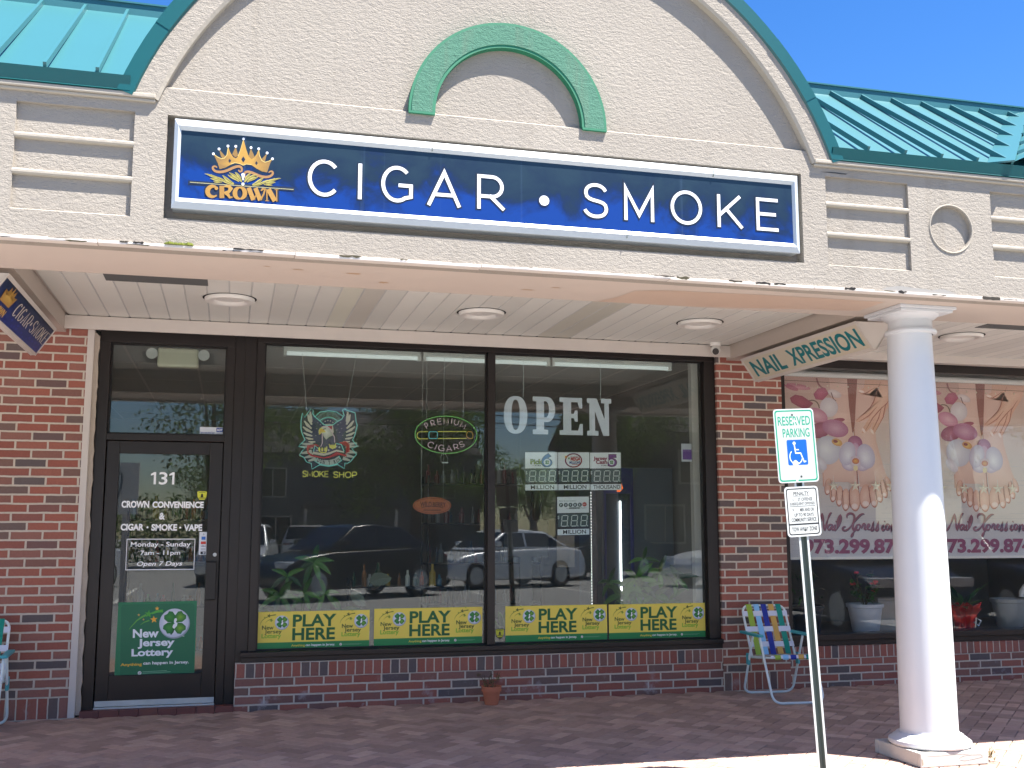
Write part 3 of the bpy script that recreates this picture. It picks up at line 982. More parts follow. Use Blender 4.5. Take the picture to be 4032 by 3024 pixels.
m.quad((ii[0][0], F, LEC), (ii[-1][0], F, LEC), (ii[-1][0], F + DG, LED + 0.004), (ii[0][0], F + DG, LED + 0.004))
for s in (-1, 1):
    m.quad((GX + s * onarc(RO, LEC), F, LEC), (GX + s * onarc(RI, LED), F, LEC), (GX + s * onarc(RI, LED), F, LED), (GX + s * onarc(RO, LED), F, LED))
m.build("gable_wall", 'stucco', B, recalc=False)
m = MB()
for k in range(n):
    a, b = ri[k], ri[k + 1]
    # stepped inner edge of the rim
    def at(p, dr):
        d = Vector((p[0] - GX, p[1] - GZ)).normalized(); return (p[0] + d.x * dr, p[1] + d.y * dr)
    a2, b2 = at(a, -0.018), at(b, -0.018)
    m.quad((a[0], FR, a[1]), (b[0], FR, b[1]), (b2[0], FR + 0.010, b2[1]), (a2[0], FR + 0.010, a2[1]))
    m.quad((a2[0], FR + 0.010, a2[1]), (b2[0], FR + 0.010, b2[1]), (b2[0], F + DG, b2[1]), (a2[0], F + DG, a2[1]))
m.build("gable_rim", 'stucco_smooth', B, recalc=False)
# barrel roof behind the gable and its teal edge trim
m = MB(); R2 = 2.30; nb = 20
a0 = math.asin((3.82 - GZ) / R2)
bp = [(GX + R2 * math.cos(a0 + (PI - 2 * a0) * k / nb), GZ + R2 * math.sin(a0 + (PI - 2 * a0) * k / nb)) for k in range(nb + 1)]
for k in range(nb):
    m.quad((bp[k][0], F + 0.01, bp[k][1]), (bp[k + 1][0], F + 0.01, bp[k + 1][1]), (bp[k + 1][0], 3.0, bp[k + 1][1]), (bp[k][0], 3.0, bp[k][1]))
m.build("barrel_roof", 'teal', B)
m = MB()
nt = 13
for k in range(nt):
    t0 = a0 + (PI - 2 * a0) * k / nt; t1 = a0 + (PI - 2 * a0) * (k + 1) / nt
    st = 0.003 * (k % 2)
    ns = 4
    for j in range(ns):
        u0 = t0 + (t1 - t0) * j / ns; u1 = t0 + (t1 - t0) * (j + 1) / ns
        pr = [(2.258, F - 0.020 - st), (2.258, F + 0.02), (2.350, F + 0.02), (2.350, F - 0.034 - st), (2.268, F - 0.034 - st)]
        q = lambda t, r, y: (GX + r * math.cos(t), y, GZ + r * math.sin(t))
        vs = [q(u0, r, y) for r, y in pr] + [q(u1, r, y) for r, y in pr]
        npf = len(pr)
        fs = [(i, (i + 1) % npf, npf + (i + 1) % npf, npf + i) for i in range(npf)]
        if j == 0: fs.append(tuple(range(npf)))
        if j == ns - 1: fs.append(tuple(range(npf, 2 * npf))[::-1])
        m.add(vs, fs)
m.build("gable_trim", 'teal_dark', B)
# green half-round arch
m = MB(); AX = 1.543; AZ = 3.886; n = 48
def arcprism(r0, r1, y0, y1):
    for k in range(n):
        t0, t1 = PI * k / n, PI * (k + 1) / n
        c = [(AX + r * math.cos(t), AZ + r * math.sin(t)) for r, t in ((r0, t0), (r1, t0), (r1, t1), (r0, t1))]
        vs = [(u, y0, v) for u, v in c] + [(u, y1, v) for u, v in c]
        fs = [(0, 1, 2, 3), (0, 3, 7, 4), (1, 5, 6, 2)]
        if k == 0: fs.append((0, 4, 5, 1))
        if k == n - 1: fs.append((3, 2, 6, 7))
        m.add(vs, fs)
arcprism(0.472, 0.594, F - 0.018, F + DG)
m.build("green_arch", 'green_stucco', B, recalc=False)
m = MB()
arcprism(0.594, 0.611, F - 0.014, F + DG); arcprism(0.4535, 0.472, F - 0.014, F + DG)
for s in (-1, 1):
    xx = AX + s * 0.533
    m.box(xx - 0.078, xx + 0.078, F - 0.0185, F + DG, AZ - 0.014, AZ - 0.0005)
m.build("green_arch_edge", 'green_edge', B)

# ---- eave mouldings, gutters and sloping roofs either side
SL = math.tan(math.radians(37.6))
YR = -1.97; ZR = 3.905 + (YR - F) * SL
def eave(x0, x1):
    m = MB(); m.box(x0, x1, F - 0.030, F + 0.02, 3.802, 3.828); m.box(x0, x1, F - 0.018, F + 0.02, 3.784, 3.8018)
    m.build("eave_moulding", 'stucco_smooth', B, bevel=0.005)
eave(-6.0, -0.468); eave(3.568, 12.0)
def gutter(x0, x1):
    m = MB()
    prof = [(F - 0.045, 3.912), (F - 0.028, 3.838), (F - 0.036, 3.832), (F - 0.020, 3.829), (F + 0.02, 3.829), (F + 0.02, 3.912)]
    n = len(prof)
    m.add([(x0, y, z) for y, z in prof] + [(x1, y, z) for y, z in prof], [tuple(range(n))[::-1], tuple(range(n, 2 * n))] + [(i, (i + 1) % n, n + (i + 1) % n, n + i) for i in range(n)])
    m.build("eave_trim", 'teal_dark', B)
gutter(-6.0, -0.60); gutter(3.692, 12.0)
def slope(x0, x1, ribs, name="metal_roof"):
    m = MB()
    e0, e1 = (x0, -0.62) if x0 < 0 else (3.70, x1)     # the lip stops at the gable; behind it the sheet runs on
    m.quad((e0, F - 0.03, 3.9122), (e1, F - 0.03, 3.9122), (e1, F + 0.016, 3.9122), (e0, F + 0.016, 3.9122))
    zi = 3.9122 + 0.044 * SL
    m.quad((e0, F + 0.016, 3.9122), (e1, F + 0.016, 3.9122), (e1, YR, ZR), (e0, YR, ZR))
    g0, g1 = (e1, x1) if x0 < 0 else (x0, e0)
    m.quad((g0, F + 0.06, zi), (g1, F + 0.06, zi), (g1, YR, ZR), (g0, YR, ZR))
    m.quad((x0, YR, ZR), (x1, YR, ZR), (x1, -0.6, 3.9), (x0, -0.6, 3.9))
    nrm = Vector((0, -math.sin(math.radians(37.6)), math.cos(math.radians(37.6))))
    rf = m.build(name, 'teal', B)
    m = MB()
    for x in ribs:
        ylo = F - 0.02 if (x < -0.62 or x > 3.70) else F + 0.08
        a = Vector((x, ylo, 3.918 + (ylo - F + 0.02) * SL)) + nrm * 0.014; b = Vector((x, YR - 0.03, ZR - 0.02)) + nrm * 0.014
        m.beam(a, b, 0.018, 0.034, up=nrm)
    m.build("standing_seam", 'teal', rf)
    m = MB(); m.box(x0, x1, YR - 0.045, YR + 0.16, ZR + 0.052, ZR + 0.064); m.box(x0, x1, YR - 0.035, YR - 0.02, ZR - 0.03, ZR + 0.0515)
    m.build("ridge_cap", 'teal', rf)
slope(-6.0, -0.30, [-0.773 - 0.265 * i for i in range(19)])
slope(3.40, 12.0, [4.24 + 0.277 * i for i in range(-2, 28)])
# cross gable roof further along, meeting in a valley
m = MB()
zt = 4.86
m.add([(5.02, F - 0.03, 3.913), (7.1, F - 0.03, zt), (7.1, -0.6, zt), (6.33, YR, ZR + 0.01)], [(0, 1, 2, 3)])
m.add([(9.2, F - 0.03, 3.913), (7.1, F - 0.03, zt), (7.1, -0.6, zt), (7.9, YR, ZR + 0.01)], [(0, 1, 2, 3)])
rf2 = m.build("metal_roof", 'teal', B)
m = MB(); m.beam((4.98, F - 0.03, 3.930), (6.30, YR, ZR + 0.02), 0.17, 0.012, up=(-0.4, -0.5, 0.76)); m.build("valley_flashing", 'galv_teal' if 'galv_teal' in M else 'teal', rf2)
m = MB()
for i in range(6):
    y = F + 0.12 + i * 0.22; tt = (y - F) / (YR - F); xs = 5.02 + 1.31 * tt + 0.10; zs_ = 3.913 + (ZR - 3.905) * tt
    m.beam((xs, y, zs_ + 0.06), (7.1, y - 0.2, zt + 0.015), 0.022, 0.03, up=(-0.5, 0, 0.8))
m.build("standing_seam", 'teal', rf2)
m = MB(); m.add([(5.2, F - 0.02, 3.90), (9.05, F - 0.02, 3.90), (7.1, F - 0.02, zt - 0.05)], [(0, 1, 2)]); m.build("gable_wall", 'stucco', B)
# back-up mass so the roofs and rooms are closed behind
PARAPET[0] = False
m = MB(); m.box(-6.0, 12.0, -0.6, 8.2, 3.35, 3.8); m.build("roof_deck", 'gap', B)

# ================================================================ main sign
PARAPET[0] = True
S = thing("sign_box", "long blue box sign with gold crown and white letters in silver frame", "sign", (0, 0, 0))
SX0, SX1, SZ0, SZ1 = -0.362, 3.440, 3.195, 3.702
SF = F - 0.030
m = MB(); m.box(SX0 + 0.004, SX1 - 0.004, SF + 0.022, F + 0.084, SZ0 + 0.004, SZ1 - 0.004); m.build("cabinet", 'alu', S)
m = MB()
BX0, BX1, BZ0, BZ1 = -0.326, 3.398, 3.256, 3.640
def fr(a, b, c, d, y0=SF, y1=SF + 0.012):
    # bevelled frame side: outer edge back, inner edge forward
    vs = [(a[0], y1, a[1]), (b[0], y1, b[1]), (c[0], y0, c[1]), (d[0], y0, d[1])]
    m.add(vs, [(0, 1, 2, 3)])
ix0, ix1, iz0, iz1 = BX0 - 0.016, BX1 + 0.016, BZ0 - 0.024, BZ1 + 0.022
fr((SX0, SZ0), (SX1, SZ0), (ix1, iz0), (ix0, iz0)); fr((SX1, SZ1), (SX0, SZ1), (ix0, iz1), (ix1, iz1))
fr((SX0, SZ1), (SX0, SZ0), (ix0, iz0), (ix0, iz1)); fr((SX1, SZ0), (SX1, SZ1), (ix1, iz1), (ix1, iz0))
fr((ix0, iz0), (ix1, iz0), (BX1, BZ0), (BX0, BZ0), SF + 0.014, SF); fr((ix1, iz1), (ix0, iz1), (BX0, BZ1), (BX1, BZ1), SF + 0.014, SF)
fr((ix0, iz1), (ix0, iz0), (BX0, BZ0), (BX0, BZ1), SF + 0.014, SF); fr((ix1, iz0), (ix1, iz1), (BX1, BZ1), (BX1, BZ0), SF + 0.014, SF)
for a, b in (((SX0, SZ0), (SX1, SZ0)), ((SX1, SZ0), (SX1, SZ1)), ((SX1, SZ1), (SX0, SZ1)), ((SX0, SZ1), (SX0, SZ0))):
    m.quad((a[0], SF + 0.012, a[1]), (b[0], SF + 0.012, b[1]), (b[0], SF + 0.03, b[1]), (a[0], SF + 0.03, a[1]))
m.build("sign_frame", 'alu', S, recalc=False)
m = MB()
for x, z0, z1 in ((1.07, 3.645, 3.69), (2.27, 3.21, 3.25), (2.85, 3.645, 3.69)):
    m.box(x, x + 0.003, SF - 0.0012, SF + 0.01, z0, z1)
m.build("frame_joint", 'galv_dark', S)
# printed face: dark navy with blue smoke
def m_face():
    t = NT("sign_face")
    sp = t.n("SeparateXYZ"); t.l(t.pos(), sp.inputs[0])
    zz = t.math('MULTIPLY', t.math('ADD', sp.outputs[2], -BZ0), 1.0 / (BZ1 - BZ0))
    nz = t.noise(3.2, 5.0, 0.6, None, 0.6)
    nz2 = t.noise(11.0, 4.0, 0.6)
    f = t.math('ADD', zz, t.math('MULTIPLY', t.math('ADD', nz, -0.5), -2.2))
    f = t.math('ADD', f, t.math('MULTIPLY', t.math('ADD', nz2, -0.5), -0.35))
    cc = t.ramp(f, [(0.0, lin((12, 52, 124))), (0.14, lin((14, 44, 104))), (0.32, lin((18, 36, 70))), (0.46, lin((24, 40, 58))), (0.85, lin((32, 50, 62)))])
    mp = t.n("Mapping"); mp.inputs["Scale"].default_value = (22.0, 1.0, 0.15); t.l(t.pos(), mp.inputs[0])
    st = t.ramp(t.noise(1.0, 3.0, 0.6, mp.outputs[0]), [(0.62, (0, 0, 0, 1)), (0.72, (1, 1, 1, 1))])
    cc = t.mix(t.math('MULTIPLY', st, 0.10), cc, lin((120, 150, 190)))
    t.bsdf(cc, 0.28, 0.0, None, 0.5)
    return t.m
M['sign_face'] = m_face()
m = MB(); m.box(BX0 - 0.001, BX1 + 0.001, SF + 0.0145, SF + 0.02, BZ0 - 0.001, BZ1 + 0.001); m.build("sign_face", 'sign_face', S)
p = Print(lambda u, v, d: (u, SF + 0.0140 - d, v))
LET = [('C', .364, .543, 3.325, 3.541), ('I', .643, .672, 3.326, 3.536), ('G', .779, .962, 3.324, 3.541), ('A', 1.049, 1.243, 3.322, 3.536), ('R', 1.343, 1.508, 3.325, 3.534),
       ('S', 1.997, 2.158, 3.322, 3.539), ('M', 2.260, 2.454, 3.325, 3.535), ('O', 2.564, 2.774, 3.325, 3.543), ('K', 2.877, 3.048, 3.327, 3.537), ('E', 3.144, 3.296, 3.325, 3.538)]
for ch, a, b, c, d in LET:                       # dark outline behind each letter, as printed
    p.lay(); p.strokes(ch, (a - 0.010, b + 0.006, c - 0.009, d + 0.006), 0.034, (20, 33, 52))
p.disc(1.750, 3.402, 0.037, edge=(20, 32, 60))
p.lay(); p.lay()
for ch, a, b, c, d in LET:
    p.lay()
    p.strokes(ch, (a, b, c, d), 0.0212, (222, 225, 230))
p.disc(1.7525, 3.405, 0.031, edge=(222, 225, 230), n=32)
p.build("lettering", S)
# crown emblem
A_c = (-0.317, 3.621, 0.00028, 0.000027, 0.000012, -0.000299)
p = Print(lambda u, v, d: (u, SF + 0.0141 - d, v), A_c)
NAVY = (24, 36, 58)
p.stroke([(95, 935), (2130, 1090)], 90, (24, 38, 62))
p.poly([(430, 980), (1830, 1060), (1830, 1330), (400, 1205), (390, 1050)], (24, 38, 62))
GOLD, GOLD2, GDK, GLT = (172, 133, 61), (135, 105, 58), (126, 93, 49), (192, 168, 100)
for a, b, c in (((680, 300), (715, 440), (800, 440)), ((1000, 250), (930, 400), (1045, 430)), ((1290, 285), (1240, 440), (1370, 470)), ((1605, 380), (1490, 500), (1560, 540))):
    p.poly([a, b, ((b[0] + c[0]) / 2, b[1] + 60), c], GOLD2)
crown = [(572, 390), (640, 445), (720, 478), (780, 470), (830, 400), (855, 255), (890, 360), (950, 455), (1000, 480), (1040, 440), (1085, 330), (1130, 180), (1150, 105),
         (1170, 190), (1205, 320), (1250, 450), (1300, 495), (1350, 470), (1400, 400), (1440, 300), (1455, 420), (1500, 520), (1560, 552), (1640, 530), (1705, 495), (1660, 580),
         (1600, 755), (1500, 735), (1400, 680), (1300, 610), (1200, 595), (1140, 620), (1070, 585), (980, 570), (900, 600), (800, 655), (690, 685), (650, 560)]
gc = [lin(GOLD if 850 < q[0] < 1450 else GOLD2) for q in crown]
p.poly(crown, gc)
p.stroke([(590, 405), (650, 450), (720, 482), (780, 474), (830, 410), (855, 265)], 14, GLT)
p.stroke([(1440, 310), (1455, 425), (1500, 525), (1560, 556), (1640, 535), (1690, 505)], 14, GLT)
p.stroke([(1040, 440), (1085, 330), (1130, 180), (1150, 115)], 10, GLT)
p.stroke([(900, 592), (980, 562), (1070, 578), (1140, 612), (1200, 588), (1300, 602)], 14, GLT)
for cx, cy, w, h in ((882, 525, 26, 42), (1142, 500, 38, 62), (1394, 572, 26, 40)):
    p.poly([(cx - w, cy), (cx, cy - h), (cx + w, cy), (cx, cy + h)], NAVY)
for cx, cy in ((572, 390), (680, 297), (850, 242), (1000, 247), (1150, 103), (1293, 273), (1442, 297), (1604, 378), (1706, 492)):
    p.disc(cx, cy, 25, edge=(236, 240, 246), n=14)
for s, ox, oy in ((1, 0, 0), (-1, 2270, 105)):    # moustache scrolls
    def q(x, y): return (x, y) if s == 1 else (ox - x, y + oy - (0 if True else 0))
    p.stroke([q(*t) for t in bez([(640, 655), (600, 600), (530, 640), (570, 690), (620, 760), (760, 750), (880, 690), (1000, 630), (1080, 610), (1110, 670), (1130, 740), (1060, 760), (1050, 700)], 10)], 44, (153, 114, 72), taper=lambda t: 0.55 + 0.6 * math.sin(PI * min(1, max(0, t))))
for s in (1, -1):                                 # acanthus leaves
    def q(x, y): return (x, y) if s == 1 else (2270 - x, y + 105 * (1 - (x - 400) / 740.0) if x < 1140 else y)
    for path, w in ((((1110, 940), (1080, 820), (1000, 760), (980, 745)), 46), (((1100, 930), (1020, 820), (920, 790), (870, 750)), 50), (((1060, 930), (980, 850), (900, 840), (840, 790)), 50),
                    (((960, 960), (860, 930), (800, 850), (740, 800)), 60), (((960, 975), (800, 960), (720, 860), (640, 830)), 46), (((760, 920), (680, 860), (600, 850), (520, 780)), 52),
                    (((700, 900), (640, 900), (560, 860), (510, 860)), 46), (((640, 850), (560, 840), (480, 770), (400, 770)), 34), (((740, 930), (660, 930), (600, 930), (570, 920)), 32)):
        pts = bez([q(*t) for t in path], 8)
        p.stroke(pts, w, [(135, 124, 54)] * 9 + [(176, 165, 95)] * 9, taper=lambda t: max(0.06, math.sin(PI * min(1, t * 0.9 + 0.08))))
        p.stroke(pts[1:-1], w * 0.16, (70, 72, 40))
p.fan([(1100, 780), (1137, 762), (1172, 785), (1150, 880), (1132, 915), (1115, 860)], (250, 248, 240), (206, 206, 200))
p.disc(1132, 975, 28, edge=(230, 228, 214), n=12)
p.stroke([(130, 930), (2110, 1092)], 13, (160, 156, 120))
def gl(path, w, tp=None):
    p.stroke(path, w, [GDK if k % 2 else GOLD for k in range(0)] or (163, 124, 61), taper=tp)
thick = lambda t: 0.34 + 0.66 * math.sin(PI * t)
# C R O W N with thick and thin strokes
p.stroke(arc(560, 1110, 100, 100, -30, -315, 20), 84, (163, 124, 61), taper=lambda t: 0.30 + 0.75 * math.sin(PI * t) ** 1.3)
p.disc(625, 1050, 34, edge=(163, 124, 61), n=14)
p.rect(684, 774, 1003, 1240, (154, 116, 58)); p.stroke([(770, 1015), (860, 1010), (900, 1060), (860, 1120), (770, 1135)], 62, (167, 130, 65), taper=lambda t: 0.4 + 0.75 * math.sin(PI * t)); p.stroke([(800, 1130), (850, 1180), (880, 1230), (935, 1220)], 70, (163, 124, 61), taper=lambda t: 1.1 - 0.85 * t)
p.stroke(arc(1072, 1148, 96, 108, 90, 450, 28), 84, (163, 124, 61), taper=lambda t: 0.30 + 0.75 * abs(math.sin(2 * PI * t)))
for a, b, w in (((1240, 1045), (1330, 1285), 84), ((1370, 1055), (1460, 1290), 84)):
    p.stroke([a, b], w, (165, 126, 63))
p.stroke([(1330, 1285), (1390, 1180)], 26, (154, 116, 58)); p.stroke([(1465, 1290), (1530, 1170), (1555, 1080), (1510, 1070), (1480, 1110)], 34, (154, 116, 58))
p.stroke([(1590, 1080), (1590, 1300)], 26, (154, 116, 58)); p.stroke([(1620, 1080), (1745, 1310)], 92, (165, 126, 63)); p.stroke([(1780, 1090), (1780, 1320)], 24, (154, 116, 58))
p.stroke([(1555, 1300), (1630, 1306)], 14, (154, 116, 58)); p.stroke([(1740, 1088), (1815, 1096)], 14, (154, 116, 58))
p.build("crown_emblem", S)
PARAPET[0] = False

# ================================================================ blade signs under the cross beams
def blade(name, cx, y0, y1, zt, zb, hw, label, cat_group):
    r = thing(name, label, "sign", (cx, 0, 0), cat_group)
    m = MB()
    m.extrude([(-hw, zt), (hw, zt), (0.012, zb), (-0.012, zb)], lambda u, v, d: (u, d, v), y0 + 0.006, y1 - 0.006)
    m.build("cabinet", 'white_trim', r)
    m = MB()
    fr_ = 0.02
    for s in (-1, 1):
        d = Vector((s * (hw - 0.012), 0, zt - zb)).normalized(); nn = Vector((s * d.z, 0, -s * d.x * s * s)).normalized() if False else Vector((s * (zt - zb), 0, -(hw - 0.012))).normalized()
        for (ya, yb, ta, tb) in ((y0, y1, 0.0, 0.10), (y0, y1, 0.93, 1.0), (y0, y0 + fr_, 0.10, 0.93), (y1 - fr_, y1, 0.10, 0.93)):
            pt = lambda t, y, o: tuple(Vector((s * (hw + (0.012 - hw) * t), y, zt + (zb - zt) * t)) + nn * o)
            m.add([pt(ta, ya, 0.005), pt(ta, yb, 0.005), pt(tb, yb, 0.005), pt(tb, ya, 0.005), pt(ta, ya, 0), pt(ta, yb, 0), pt(tb, yb, 0), pt(tb, ya, 0)],
                  [(0, 1, 2, 3), (0, 4, 5, 1), (1, 5, 6, 2), (2, 6, 7, 3), (3, 7, 4, 0)])
    m.build("sign_frame", 'white_trim', r)
    m = MB()
    for y in (y0 + 0.3, y1 - 0.3):
        m.box(-0.02, 0.02, y - 0.01, y + 0.01, zt, 3.058)
    m.build("hanger", 'galv', r)
    return r
# face maps: u along the length reading left to right, v from bottom (0) to top (1)
def face_map(hw, zt, zb, y0, y1, s):
    nn = Vector((s * (zt - zb), 0, -(hw - 0.012))).normalized()
    L = y1 - y0
    def f(u, v, d):
        y = (y1 - u * L) if s < 0 else (y0 + u * L)
        t = 1 - v
        q = Vector((s * (hw + (0.012 - hw) * t), y, zt + (zb - zt) * t)) + nn * (0.0008 + d)
        return tuple(q)
    return f
bn = blade("hanging_sign", 4.655, -2.245, -0.365, 3.012, 2.805, 0.158, "hanging sign with teal letters on cream beside the white column", None)
p = Print(face_map(0.158, 3.012, 2.805, -2.245, -0.365, -1), step=0.00006)
p.rect(0.008, 0.992, 0.03, 0.93, (206, 196, 176))
p.text("NAIL", (0.055, 0.35, 0.17, 0.80), (20, 118, 126), 0.028); p.text("XPRESSION", (0.40, 0.965, 0.17, 0.80), (20, 118, 126), 0.028)
p.build("lettering", bn)
bs = blade("hanging_sign", -1.45, -2.53, -0.715, 2.955, 2.745, 0.150, "dark blue hanging sign with cream letters near the brick corner", None)
p = Print(face_map(0.150, 2.955, 2.745, -2.53, -0.715, 1), step=0.00006)
p.grad(0.008, 0.992, 0.03, 0.93, (24, 40, 62), (40, 54, 132))
nl = random.Random(2)
for i in range(26):
    cx = nl.uniform(0.03, 0.97); p.disc(cx, nl.uniform(0.06, 0.30), nl.uniform(0.015, 0.04), nl.uniform(0.04, 0.09), edge=(36, 48, 112), mid=(44, 60, 150), n=10)
x = 0.33
for ch in "CIGAR":
    w = 0.0 if ch == 'I' else 0.052
    p.lay(); p.strokes(ch, (x, x + max(w, 0.011), 0.36, 0.74), 0.011, (214, 206, 190)); x += max(w, 0.012) + 0.014
p.disc(0.628, 0.55, 0.008, 0.06, edge=(214, 206, 190)); x = 0.655
for ch in "SMOKE":
    w = 0.054; p.lay(); p.strokes(ch, (x, x + w, 0.36, 0.74), 0.011, (214, 206, 190)); x += w + 0.012
p.fan([(0.10, 0.42), (0.085, 0.72), (0.12, 0.60), (0.135, 0.86), (0.155, 0.62), (0.175, 0.94), (0.195, 0.62), (0.215, 0.86), (0.23, 0.60), (0.265, 0.72), (0.25, 0.42)], (220, 180, 90), (170, 130, 70))
p.text("CROWN", (0.09, 0.26, 0.14, 0.34), (214, 170, 90), 0.04)
p.build("lettering", bs)

# ================================================================ recessed ceiling lights
def recessed(x, y, label, first=[None]):
    if first[0] is None:
        r = thing("recessed_light", label, "ceiling light", (x, y, 3.181), "round lights in the porch ceiling")
        m = MB(); m.lathe([(0.112, -0.004), (0.124, -0.020), (0.150, -0.030), (0.174, -0.026), (0.184, -0.012), (0.184, 0.0035)], 0, 0, 48, caps=False); m.build("trim_ring", 'plastic_white', r, True)
        m = MB(); m.lathe([(0.002, -0.008), (0.08, -0.0075), (0.116, -0.0042)], 0, 0, 40, caps=False); m.build("diffuser", 'lens', r, True)
        m = MB(); m.lathe([(0.182, 0.0005), (0.198, 0.0012)], 0, 0, 40, caps=False); m.build("painted_shadow_ring", 'gap', r)  # dark ring painted in for the shadow gap behind the trim
        first[0] = r
        return r
    return copy_thing(first[0], (x, y, 3.181), label)
recessed(-0.05, -1.05, "round recessed porch light above the shop door")
recessed(1.90, -1.02, "round recessed porch light above the middle of the shop window")
recessed(3.77, -1.08, "round recessed porch light between security camera and hanging sign")
recessed(6.31, -1.10, "round recessed porch light beyond the white column")

# ================================================================ column
C = thing("porch_column", "round white column with square capital on a weathered plinth", "column", (4.43, -2.98, 0))
m = MB(); prof = [(0.178, 0.168), (0.178, 0.20)]
for i in range(17):
    t = i / 16; prof.append((0.178 - 0.034 * t ** 1.5, 0.20 + 2.57 * t))
prof += [(0.1445, 2.772)]
m.lathe(prof, 0, 0, 64); sh = m.build("shaft", 'white_paint', C, True)
m = MB(); m.lathe([(0.2, 0.0906), (0.245, 0.092), (0.256, 0.105), (0.252, 0.124), (0.234, 0.134), (0.228, 0.142), (0.214, 0.148), (0.206, 0.160), (0.186, 0.1675), (0.179, 0.182), (0.1785, 0.19)], 0, 0, 64, caps=False); m.build("base_moulding", 'white_paint', C, True)
m = MB(); m.lathe([(0.144, 2.766), (0.166, 2.773), (0.170, 2.785), (0.164, 2.797), (0.147, 2.803), (0.143, 2.815), (0.142, 2.862), (0.150, 2.866), (0.170, 2.880), (0.186, 2.893), (0.190, 2.899)], 0.01, 0, 64, caps=False); m.build("necking", 'white_paint', C, True)
m = MB(); m.box(-0.188, 0.208, -0.195, 0.195, 2.898, 2.916); m.box(-0.205, 0.225, -0.212, 0.212, 2.9162, 2.9375); m.build("capital", 'white_paint', C, bevel=0.004)
m = MB()
pw = 0.245
m.box(-pw, pw, -pw, -pw + 0.04, 0.0015, 0.088); m.box(-pw, pw, pw - 0.04, pw, 0.0015, 0.088)
m.box(-pw, -pw + 0.04, -pw + 0.0405, pw - 0.0405, 0.0015, 0.0875); m.box(pw - 0.04, pw, -pw + 0.0405, pw - 0.0405, 0.0015, 0.0875)
m.box(-pw + 0.0405, pw - 0.0405, -pw + 0.0405, pw - 0.0405, 0.0015, 0.0830)
m.build("plinth", 'plinth', C, bevel=0.005)
p = Print(lambda u, v, d: (u, -pw - 0.0006 - d, v))
p.stroke([(0.03, 0.045), (0.06, 0.058), (0.12, 0.062), (0.19, 0.060), (0.2, 0.045), (0.14, 0.036), (0.07, 0.030), (0.035, 0.035)], 0.003, (150, 146, 138))
p.poly([(-0.238, 0.012), (-0.226, 0.020), (-0.23, 0.05), (-0.24, 0.055)], (150, 140, 126))
p.stroke([(-0.2, 0.07), (-0.1, 0.067), (0.0, 0.071), (0.1, 0.068)], 0.0018, (140, 136, 128))
p.build("paint_crack", C)

# ================================================================ reserved parking signs on a leaning post
base = Vector((3.410, -3.40, -0.02)); lean = math.atan2(-0.072, 1.35)
G = thing("sign_post", "galvanised channel post leaning beside the column with dark groove", "sign post", tuple(base), None, (0, lean, 0))
m = MB(); w = 0.033; h = 2.16
m.box(-w, -w + 0.013, -0.004, 0.0, 0, h); m.box(w - 0.013, w, -0.004, 0.0, 0, h)
m.build("post_flange", 'galv', G)
m = MB(); m.quad((-w + 0.013, -0.001, 0), (-0.011, 0.018, 0), (-0.011, 0.018, h), (-w + 0.013, -0.001, h)); m.quad((w - 0.013, -0.001, 0), (0.011, 0.018, 0), (0.011, 0.018, h), (w - 0.013, -0.001, h)); m.box(-0.0125, 0.0125, 0.0165, 0.020, 0, h); m.build("post_web", 'galv_dark', G)
def plate(name, label, w, h, z, dx, tilt, y=-0.010):
    ex = math.tan(lean) * z
    r = thing(name, label, "sign", (base.x + ex + dx, base.y + y, base.z + z), None, (0, math.radians(tilt), 0))
    m = MB(); m.extrude(rrect(-w / 2, w / 2, -h / 2, h / 2, 0.022), lambda u, v, d: (u, d, v), -0.0012, 0.0012); m.build("plate", 'galv', r)
    return r
P1 = plate("parking_sign", "white reserved parking sign with green border and blue wheelchair symbol", 0.272, 0.446, 1.985, -0.005, -3.2)
p = Print(lambda u, v, d: (u, -0.0014 - d, v))
p.rect(-0.1355, 0.1355, -0.2225, 0.2225, (190, 194, 190), 0.0215)
GR = (0, 142, 112)
p.rect(-0.128, 0.128, -0.215, 0.215, GR, 0.019); p.rect(-0.1195, 0.1195, -0.2065, 0.2065, (176, 178, 174), 0.014)
p.text("RESERVED", (-0.109, 0.109, 0.122, 0.178), GR, 0.012); p.text("PARKING", (-0.083, 0.098, 0.050, 0.104), GR, 0.012)
p.rect(-0.062, 0.072, -0.118, 0.035, (14, 88, 190), 0.010)
WH = (214, 218, 222)
p.disc(-0.012, 0.014, 0.010, edge=WH, n=14)
p.stroke([(-0.012, 0.004), (-0.007, -0.046), (0.026, -0.046), (0.046, -0.100), (0.060, -0.096)], 0.0075, WH); p.stroke([(-0.010, -0.024), (0.016, -0.026)], 0.0065, WH)
p.stroke(arc(-0.006, -0.068, 0.042, 0.044, 130, 350, 20), 0.0062, WH)
rnd = random.Random(6)
def blob2(cx, cy, rx, ry, n=13, j=0.3): return [(cx + rx * math.cos(2 * PI * k / n) * rnd.uniform(1 - j, 1 + j), cy + ry * math.sin(2 * PI * k / n) * rnd.uniform(1 - j, 1 + j)) for k in range(n)]
p.poly(blob2(-0.012, -0.108, 0.020, 0.018), (200, 204, 202)); p.stroke([(-0.014, -0.112), (-0.018, -0.150), (-0.012, -0.19), (-0.012, -0.222)], 0.014, (190, 194, 192), taper=lambda t: 1.1 - 0.3 * math.sin(7 * t))
p.poly(blob2(0.0, 0.148, 0.012, 0.008), (206, 208, 204))
p.disc(-0.010, 0.186, 0.007, edge=(60, 66, 64), n=10); p.disc(0.018, -0.188, 0.007, edge=(60, 66, 64), n=10)
p.build("print", P1)
P2 = plate("penalty_sign", "small white penalty and tow away sign with black border", 0.226, 0.298, 1.590, 0.004, -3.2)
